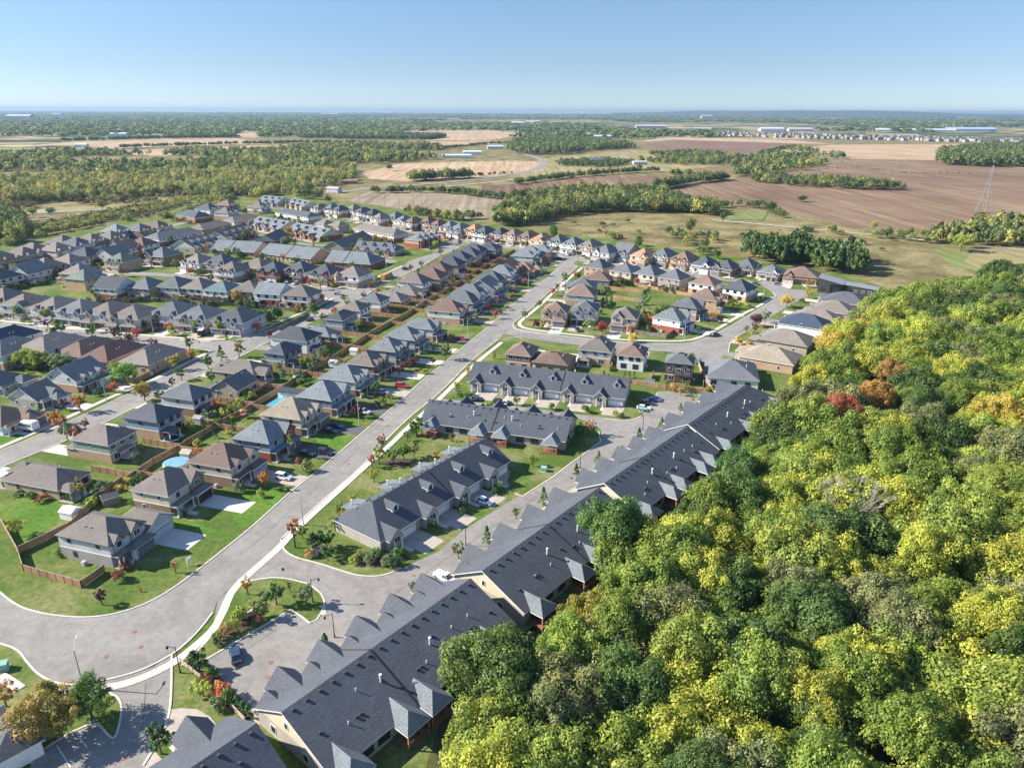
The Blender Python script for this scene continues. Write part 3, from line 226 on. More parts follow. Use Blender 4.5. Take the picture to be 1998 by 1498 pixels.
D['ribs']=[('road','asphalt',8,0.05,[(-229.61,738.64),(-182.76,678.06),(-134.5,629.63),(-82.75,569.18),(-55.29,550.15),(-33.94,523.3),(-3.7,503.09),(22.92,489.96),(37.5,471.77),(49.11,451.44),(78.29,437.7),(101.17,420.25),(122.41,404.05),(143.19,390.23)]),('road','asphalt',9,0.05,[(25.42,408.82),(33.35,441.4),(38.59,468.25),(38.58,477.22)]),('road','asphalt',8,0.05,[(-249.61,417.07),(-210.12,410.8),(-186.96,405.75),(-147.26,385.7),(-122.56,378.85),(-110.2,374.34)]),('road','asphalt',8,0.05,[(-307.66,412.96),(-304.89,446.62),(-300.58,483.88),(-298.32,518.51),(-293.29,553.22),(-283.43,592.7),(-272.16,661.05),(-256.89,697.63),(-227.15,730.37)]),('road','asphalt',6,0.05,[(-196.66,548.64),(-165.16,522.02),(-138.47,505.77),(-128.59,510.17)]),('road','asphalt',7,0.05,[(-74.93,448.61),(-86.42,458.37),(-100.69,463.21)]),('road','asphalt',6,0.05,[(-237.52,491.24),(-232.13,503.38),(-208.71,560.55),(-205.69,600.67)]),('highway','asphalt',11,-0.1,[(-482.7,640.76),(-467.03,658),(-431.76,676.78),(-394.52,696.62),(-374.98,737.52),(-334.62,765.38),(-313.32,780.08),(-280.56,831.42),(-225.55,844.47),(-191.53,879.98),(-176.93,917.47),(-138.27,938.82),(-71.22,1013.7),(-4.55,1118.8)]),('highway','asphalt',6,-0.1,[(-421.67,623.67),(-406.8,643.23),(-392.16,674.54),(-370.31,697.47)]),('highway','asphalt',14,-0.08,[(-4.55,1118.8),(32.84,1211.2),(56.22,1331.4),(60.07,1475.5),(32.91,1651),(8.69,1824),(2.59,1980.5)]),('track','gravel',3.5,-0.1,[(178.67,646.61),(219.23,617.15),(259.56,587.54),(298.59,556.93),(319.76,534.34)]),('path','asphalt',5,-0.1,[(340.75,518.65),(347.3,508.49),(361.4,496.95),(369.12,487.61)]),('track','gravel',5,-0.1,[(-97.08,926.4),(-34.47,991.64),(0.14,1039.7),(56.32,1075.9)])]
D['walks']=[('sidewalk',1.7,[(-75.15,91.23),(-71.17,91.7),(-68.39,92.06),(-65.05,92.87),(-61.88,94.85),(-58.5,98.25),(-56.63,102.34),(-55.01,106.69),(-55.25,111.31),(-55.75,114.97),(-55.78,119.5),(-53.68,125.56),(-50.93,133.51),(-50.09,138.4),(-46.53,150.07),(-42.34,162.88),(-39.04,173.56),(-36.12,181.14),(-31.19,198.43),(-23.62,221.49),(-18.42,241.33),(-11.84,262.03),(-4.35,282.53)]),('sidewalk',1.7,[(43.07,435.37),(27.37,387.93),(19.31,362.03),(12.68,339.13),(3.88,315.23),(2.89,308.5),(5.57,302.88),(17.99,296.83),(34.36,291.05),(43.55,287.53),(56.23,285.56),(73.39,285.11),(81.51,291.77),(91.25,303.44),(108.96,327.58),(122.24,343.03),(135.85,362)]),('sidewalk',1.7,[(-147.72,176.49),(-145.73,181.98),(-142.44,191.32),(-139.56,201.09),(-136.41,212.6),(-133.83,222),(-127.96,236.25),(-125.52,249.25),(-122.89,259.87),(-120.95,267.4)]),('sidewalk',1.7,[(-114.29,288.78),(-110.54,297.13),(-103.68,317.77),(-96.64,336.24),(-91.98,355.63)]),('sidewalk',1.7,[(-85.57,383.22),(-77.19,409.43),(-68.11,437.56)]),('sidewalk',1.7,[(-233.03,311.33),(-204.49,302.73),(-178.57,296.83),(-152.5,288.93),(-128.78,284.21),(-120.51,285.05)]),('sidewalk',1.7,[(-86.9,94.82),(-84.24,93.44),(-81.49,91.86)]),('sidewalk',1.7,[(-39.81,116.83),(-37.38,114.48),(-36.12,110.7)])]
D['kerbs']=[[(-102,117.19),(-97.48,114.06),(-93.32,111.94),(-87.61,110.34),(-81.36,109.65),(-76.42,110.42),(-73.1,112.39),(-70.57,114.56),(-68.01,118.74),(-65.03,126.65),(-61.86,135.83),(-59.6,143.06),(-55.81,157.96),(-51.69,169.28),(-48.37,180.69),(-43.17,198.3),(-39.41,210.33),(-36.83,218.61),(-32.76,235.41),(-27.7,250.57),(-20.66,274.07),(-15.47,289.55),(4.02,356.65),(32.49,442.97)],[(-92.17,102.64),(-87.84,101.1),(-84.45,98.09),(-80.37,94.97),(-76.3,93.14),(-72.43,92.71),(-69.55,93.64),(-66.06,94.83),(-62.8,96.75),(-60,99.99),(-58.84,102.32),(-57.67,106.67),(-57.22,111.29)],[(-51.79,136.32),(-47.15,152.24),(-41,169.38),(-37.08,186.81),(-32.12,205.27),(-23.98,227.11),(-15.73,260.14),(-5.92,286.06)],[(0.57,311.79),(9.65,339.08),(18.86,369.86),(40.85,439.05)],[(0.57,311.79),(0.34,305.2),(2.37,299.68),(17.79,293.03),(32.68,287.37),(43.07,283.94),(55.49,281.32),(72.53,280.88),(85.93,291.84),(97.66,306.76),(119.22,335.21),(137.62,360.95),(139.71,373.31)],[(-150.03,171.87),(-144.2,179.71),(-139.42,190.63),(-134.44,207.57),(-129.16,225.82),(-127.42,233.2),(-123.76,252.72),(-120.44,266.13)],[(-113.91,285.87),(-107.92,295.93),(-98.01,318.73),(-92.93,333.43)],[(-83.22,377.23),(-76.72,406.69),(-67.53,431.4)],[(-141.24,159.81),(-137.58,169.91),(-129.09,187.23),(-123.44,205.24),(-118.69,225.95),(-110.13,250.03),(-105.66,264.44),(-101.98,281.07),(-90.4,312.4),(-84.47,339.87),(-77.47,355.36),(-73.08,383.47),(-58.31,427.08),(-48.62,471.51),(-40.19,492.26),(-35.39,516.8)],[(-229.69,306.38),(-184.11,296.74),(-157.91,288.84),(-133.23,282.01),(-119.59,281.51),(-113.91,285.87)],[(-136.38,273.72),(-123.8,271.91),(-119.99,268.05),(-119.94,264.87)],[(-51.91,136.73),(-50.12,132.33),(-46.55,129.3),(-41.22,127.48),(-34.98,124.46),(-31.24,122.91),(-26.57,122.94),(-23.17,125.79)],[(-60,99.99),(-57.65,94.76),(-54.69,87.79),(-53.62,82.96),(-53.97,77.16)],[(-69.1,93.53),(-66.41,91.06),(-64.27,90.2),(-62.31,87.54),(-60.56,82.44),(-61.12,81.86),(-65.78,85.77),(-71.14,79.21),(-70.62,77.42)],[(105.9,303.68),(94.57,289.76),(90.76,282.54),(86.68,270.37)],[(29.17,204.16),(36.87,201.88),(43.51,208.78),(50,226.59)],[(-3.75,285.38),(0.13,290.53),(4.48,288.39)]]
D['islands']=[[(-53.53,98.78),(-42.47,112.3),(-39.68,110.08),(-37.89,108.5),(-36.76,109.37),(-36.33,111.89),(-36.69,114.95),(-37.96,117.17),(-39.9,119.11),(-41.46,120.27),(-44.4,121.43),(-47.02,122.1),(-49.39,122.25),(-51.18,121.89),(-53.26,121.2),(-54.84,120.34),(-55.28,116.72),(-54.75,112.06),(-54.55,106.97),(-55.28,102.88),(-56.41,99.01),(-57.33,97.4)],[(0.9,157.18),(2.82,155.92),(11.07,166.15),(15.95,173.49),(20.46,179.77),(25.97,187.47),(26.17,194.58),(20.52,197.11),(19.74,188.1),(13.23,179.7),(0.24,173.34),(-1.08,163.26)]]
D['mulch']=[[(-52.61,101.97),(-50.94,104.92),(-49.17,106.59),(-48.63,110.61),(-46.65,113.64),(-49.91,114.39),(-52.09,112.08),(-52.7,108.4)],[(-35,129.01),(-30.07,126.28),(-25.65,125.78),(-21.78,129.11),(-24.41,131.95),(-28.73,130.95),(-33.38,131.88)],[(-44.57,131.79),(-39.63,129.92),(-39.21,132.81),(-43.1,134.77)],[(-36.83,172.98),(-28.85,170.96),(-26.04,176.15),(-32.42,176.08)],[(-48.91,94.23),(-43,89.02),(-40.67,86.11),(-41.81,85.19),(-57.65,98.13),(-54.74,97.17)]]
D['holes']=[(-69.63,105.89),(-66.48,101.94),(-71.42,99.45),(-57.57,78.5),(-42.03,98.23),(-41.39,94.82),(-20.3,123.2),(-45.28,128.55),(-44.5,172.67),(-40.34,201.63),(32.93,191.06),(6.34,157.94),(55.1,221.31)]
D['lines']=[[(-68.71,80.65),(-64.44,76.88)],[(-67.37,83.2),(-63.89,80.28)]]
D['cracks']=[[(-51.72,154.43),(-46.62,169.91),(-43.22,184.71),(-37.59,199.13),(-31.27,217.78),(-25.92,238.08),(-20.52,257.67),(-10.95,294.09),(7.05,349.05),(35.68,438.31)],[(-58.77,130.72),(-56.75,134.66),(-51.72,154.43)],[(-132.6,175.09),(-127.45,188.29),(-120.7,218.06),(-116.53,253.98)],[(-24.09,116.15),(-11.02,133.03),(5.35,154.19)],[(-49.19,118.39),(-39.98,122.67),(-31.69,113.74)],[(-48.42,99.28),(-45.85,103.43),(-42.73,107.85),(-41.87,110.16)],[(41.91,329.89),(43.28,320.86)],[(-61.3,93.13),(-60.01,90.16),(-58.39,86.52),(-57.13,83.09)],[(-62.78,93.13),(-61.48,94.43),(-60.68,94.63)],[(-66.31,87.11),(-66.4,86.09),(-65.63,85.28)]]
D['spine']=[(-99.43,162.62),(-97.4,172.39),(-93.56,182.19),(-93.55,184.19),(-91.06,191.15),(-89.2,198.18),(-86.13,204.86),(-83.12,213.66),(-79.36,225.95),(-76.05,237.95),(-72.95,249.39),(-68.96,260.62),(-64.63,275.44),(-60.51,292.57),(-55.56,306.74),(-50.39,320.41),(-46.14,336.16),(-41.77,353.37),(-36.71,366.54),(-30.15,386.78),(-22.71,414.77),(-15.91,437.16),(-7.7,460.21),(1.35,489.43)]
D['fences']=[('long board fence running between the two rows of back yards',1.8,'fence',[(-99.43,162.62),(-97.4,172.39),(-93.56,182.19),(-93.55,184.19),(-91.06,191.15),(-89.2,198.18),(-86.13,204.86),(-83.12,213.66),(-79.36,225.95),(-76.05,237.95),(-72.95,249.39),(-68.96,260.62)]),('far half of the long fence between the two rows of back yards',1.8,'fencelight',[(-68.96,260.62),(-64.63,275.44),(-60.51,292.57),(-55.56,306.74),(-50.39,320.41),(-46.14,336.16),(-41.77,353.37),(-36.71,366.54),(-30.15,386.78),(-22.71,414.77),(-15.91,437.16),(-7.7,460.21),(1.35,489.43)]),('tall board fence round the corner lot at the road bend',1.8,'fence',[(-119.72,143.45),(-106.87,130.34),(-101.54,123.96),(-86.44,118.61),(-84.73,124.08)]),('board fence stepping back along the corner lot',1.8,'fence',[(-106.87,130.34),(-101.23,140.53),(-101.98,152),(-100.62,162.34)]),('pale split-rail fence above the flower bed by the parking lot',1.1,'railwood',[(-57.5,98.01),(-49.01,91.61),(-41.73,85.19)]),('grey board fence round the red-brick corner house',1.8,'fencegrey',[(63.9,332.37),(52.35,296.59),(65.47,288.59),(73.87,303.17)]),('brown board fence across the inner block yards, upper one',1.8,'fence',[(51.85,378.66),(70.16,368.56)]),('brown board fence across the inner block yards, lower one',1.8,'fence',[(51.96,358.28),(64.37,350.08)]),('board fence closing the yards behind the visitor parking',1.8,'fence',[(41.87,234.33),(53.59,229.52),(66.19,225.84),(70.27,230.71)]),('board fence beside the big grey-roofed corner house',1.8,'fence',[(71.37,258.93),(68.97,239.82),(68.75,224.93)]),('long brown fence beside the pool and the second street',1.8,'fence',[(-142.2,234.53),(-132.98,233.12),(-130.57,242.55),(-129.75,262.85),(-128.5,266.01)]),('board fence at the house next to the crossing',1.8,'fencegrey',[(-101.88,298.04),(-97.51,314.41),(-94.69,320.55)])]
D['lampb']=[(-56.59,95.71,3.02),(-38.78,114.47,0.15),(-32.25,104.63,-2.38),(-10.08,134.23,-2.1),(18.54,171.13,-1.99),(39.73,196.2,-2.14)]
D['lampw']=[(-71.02,92.04,1.9),(-48.36,142.28,2.6),(-46.78,198.64,0),(-19.89,246.19,2.8),(-18.87,289.5,0),(8.76,382.63,0),(10.3,335.23,3.1),(39.52,438.4,1.57),(-75.74,422.26,0),(31.67,285.91,0.3),(72.47,285.81,0),(127.65,353.3,0),(113.81,311.12,2.6),(-134.1,217,0.3),(-111.2,270.78,2.6),(-205.27,294.87,1.6),(-107.81,314.24,1.6),(-213.3,414.97,1.6),(-311.21,433.69,2),(-153.19,290.4,1.6)]
D['cars']=[(-59.63,164.38,'white','suv',-17),(-57.33,178.11,'black','car',-17),(-52.35,178.8,'black','suv',-17),(-54.21,193.14,'black','car',-17),(-53.39,196.86,'navy','car',-17),(-47.25,207.59,'white','suv',-17),(-44.02,224.88,'silver','car',-17),(-38.41,230.76,'red','suv',-17),(-21.47,286.07,'red','car',-17),(-6.79,329.87,'black','car',-17),(6.32,389.93,'sky','car',-17),(14.87,415.63,'silver','car',-17),(18.79,430.42,'sky','car',-17),(23.14,442.99,'navy','car',-17),(-92.9,314.09,'black','car',74),(-91.02,363.06,'white','suv',0),(-65.31,427.06,'black','suv',70),(-98.65,381.61,'maroon','pickup',-70),(-126.42,391.07,'silver','car',-75),(-137.63,394.72,'white','car',-78),(-202.48,307.23,'sky','car',-20),(-211.55,306.25,'silver','car',-10),(-217.78,312.88,'silver','suv',-10),(-169.13,300.46,'steel','pickup',-75),(-234.06,316.94,'white','car',-5),(-182.93,281.48,'silver','car',-12),(-48.37,99.4,'navy','car',118),(-6.67,152.56,'white','car',-35),(-13.49,121.7,'white','pickup',-40),(-12.31,219.69,'navy','suv',80),(-2.17,216.23,'white','car',80),(-4.9,217.53,'black','car',70),(47.33,219.05,'blue','car',-12),(44.56,215.9,'black','suv',-12),(42.7,211.98,'white','car',-12),(28.93,299.66,'black','car',-80),(37.46,287.7,'steel','pickup',-4),(87.25,292.9,'navy','suv',33),(81.8,306.09,'navy','car',-20),(148.43,391.52,'silver','car',0),(112.22,420.58,'white','car',0),(47.44,468.87,'black','car',-60),(71.69,257.22,'blue','suv',75),(-155.22,369.8,'silver','car',10),(69.62,444.04,'white','car',-50),(136.29,391.27,'black','car',-60)]
D['schoolbus']=(-72.12,403.15,1.27)
D['shuttle']=(-145.53,194.24,2.84)
D['trailer']=(-132.86,291.04)
D['sheds']=[(-103.99,145.35,-17,3,3.6,(0.75,0.75,0.75),(0.7,0.7,0.7),'white plastic shed on the corner lawn behind the bend house'),(-89.5,176.06,-17,2.6,3,(0.4,0.38,0.33),(0.36,0.34,0.28),'small beige shed beside the blue above-ground pool'),(-77.27,239.9,60,2.4,2.6,(0.62,0.6,0.55),(0.13,0.14,0.15),'beige shed with grey gable roof in the leafy back yard'),(-66.92,251.84,-17,2.6,3.2,(0.7,0.68,0.62),(0.45,0.5,0.5),'white shed with pale roof beside the central fence'),(-62.23,266.29,-17,2.6,3,(0.62,0.62,0.6),(0.5,0.53,0.55),'pale grey shed against the fence among young cedars'),(-98.2,151.86,40,2.8,3.6,(0.2,0.19,0.18),(0.09,0.1,0.11),'dark flat-roofed shed beside the corner lot fence'),(-96.15,199.69,-17,2.4,2.6,(0.42,0.42,0.4),(0.3,0.3,0.3),'grey box shed beside the covered patio of the grey house'),(-130.09,253.62,-17,2.2,2.6,(0.6,0.5,0.45),(0.3,0.2,0.16),'pinkish shed by the cross street corner lawn'),(63.76,345.14,-17,2.5,3,(0.3,0.26,0.22),(0.15,0.15,0.16),'brown shed at the end of the inner block fence'),(48.5,233.02,-17,2.5,3,(0.35,0.35,0.35),(0.12,0.13,0.15),'dark grey shed behind the white house')]
D['pools']=[(-90.65,171.09,0,6.5,6.5,'round above-ground pool with a blue cover behind the brown-roofed house',1),(-78.24,215.81,73,9,2.2,'long narrow blue pool beside the central fence',0),(-141.97,240.87,-20,8,3,'turquoise pool under the bright green tree by the second street',0),(-119.08,322.77,-17,6,3.5,'turquoise pool behind the dark hedge of the corner house',0),(-44.87,344.09,20,5,3.5,'small oval blue pool in a back yard of the fence row',0),(-30.29,407.16,10,5,5,'pale blue round pool beside the fence, far up the row',1),(-182.08,350.56,-10,9,4.5,'bright turquoise pool with a pale slide in the west block',0),(-141.09,346.34,0,6,3,'light blue pool behind the charcoal-roofed corner house',0),(70.95,389.08,-20,5,5,'round covered pool in the inner block yard',1),(-180.42,352.12,-10,7,3,'blue pool half hidden behind the taupe roofs',0)]
D['tramps']=[(-98.7,186.68,'blue-rimmed trampoline behind the blue house with covered patio'),(-57.68,327.38,'blue trampoline in the shaded yard far up the fence row')]
D['boxes']=[(-87.3,96.36,20,1.5,1.3,1.3,'utilgreen','green transformer box on the grass at the bend'),(-42.59,130.53,0,1.3,0.7,1.5,'lampgrey','grey community mailbox beside the entrance path','mailbox'),(8.6,169.19,-15,1.5,1.3,1.2,'utilgreen','green transformer box beside the cedar hedge on the lane'),(41.7,210.04,-10,1.5,1.3,1.2,'utilgreen','green transformer box near the three cars in visitor parking'),(-34.72,179.54,0,0.8,0.6,1.3,'utilgreen','slim pale green cabinet beside the sidewalk trees'),(-72.52,80.23,30,1.1,0.9,1.2,'lampgrey','pale cabinet on the lawn by the side street parking'),(-71.96,81.69,30,1.5,1.3,1,'utilgreen','dark green transformer box under the autumn tree'),(-19.75,227.37,0,0.8,0.7,1.4,'trim','white cabinet near the first garage of the gabled front terrace'),(-130.76,241.41,73,1,0.6,1.2,'trim','white box against the long brown fence')]
D['hydrants']=[(-74,117.53,'red fire hydrant on the lawn inside the road bend'),(-123.02,267.99,'red fire hydrant on the corner lawn of the cross street')]
D['salesign']=(-68.35,126.12)
D['bench']=(-50.23,110.1)
D['signs']=[(-46.74,122.04,1.5),(-56.03,182.24,0),(-23.52,220.79,1),(-126.86,274.35,2)]
D['playset']=(-84.18,202.6)
D['poolhouse']=(-74.05,220.58)
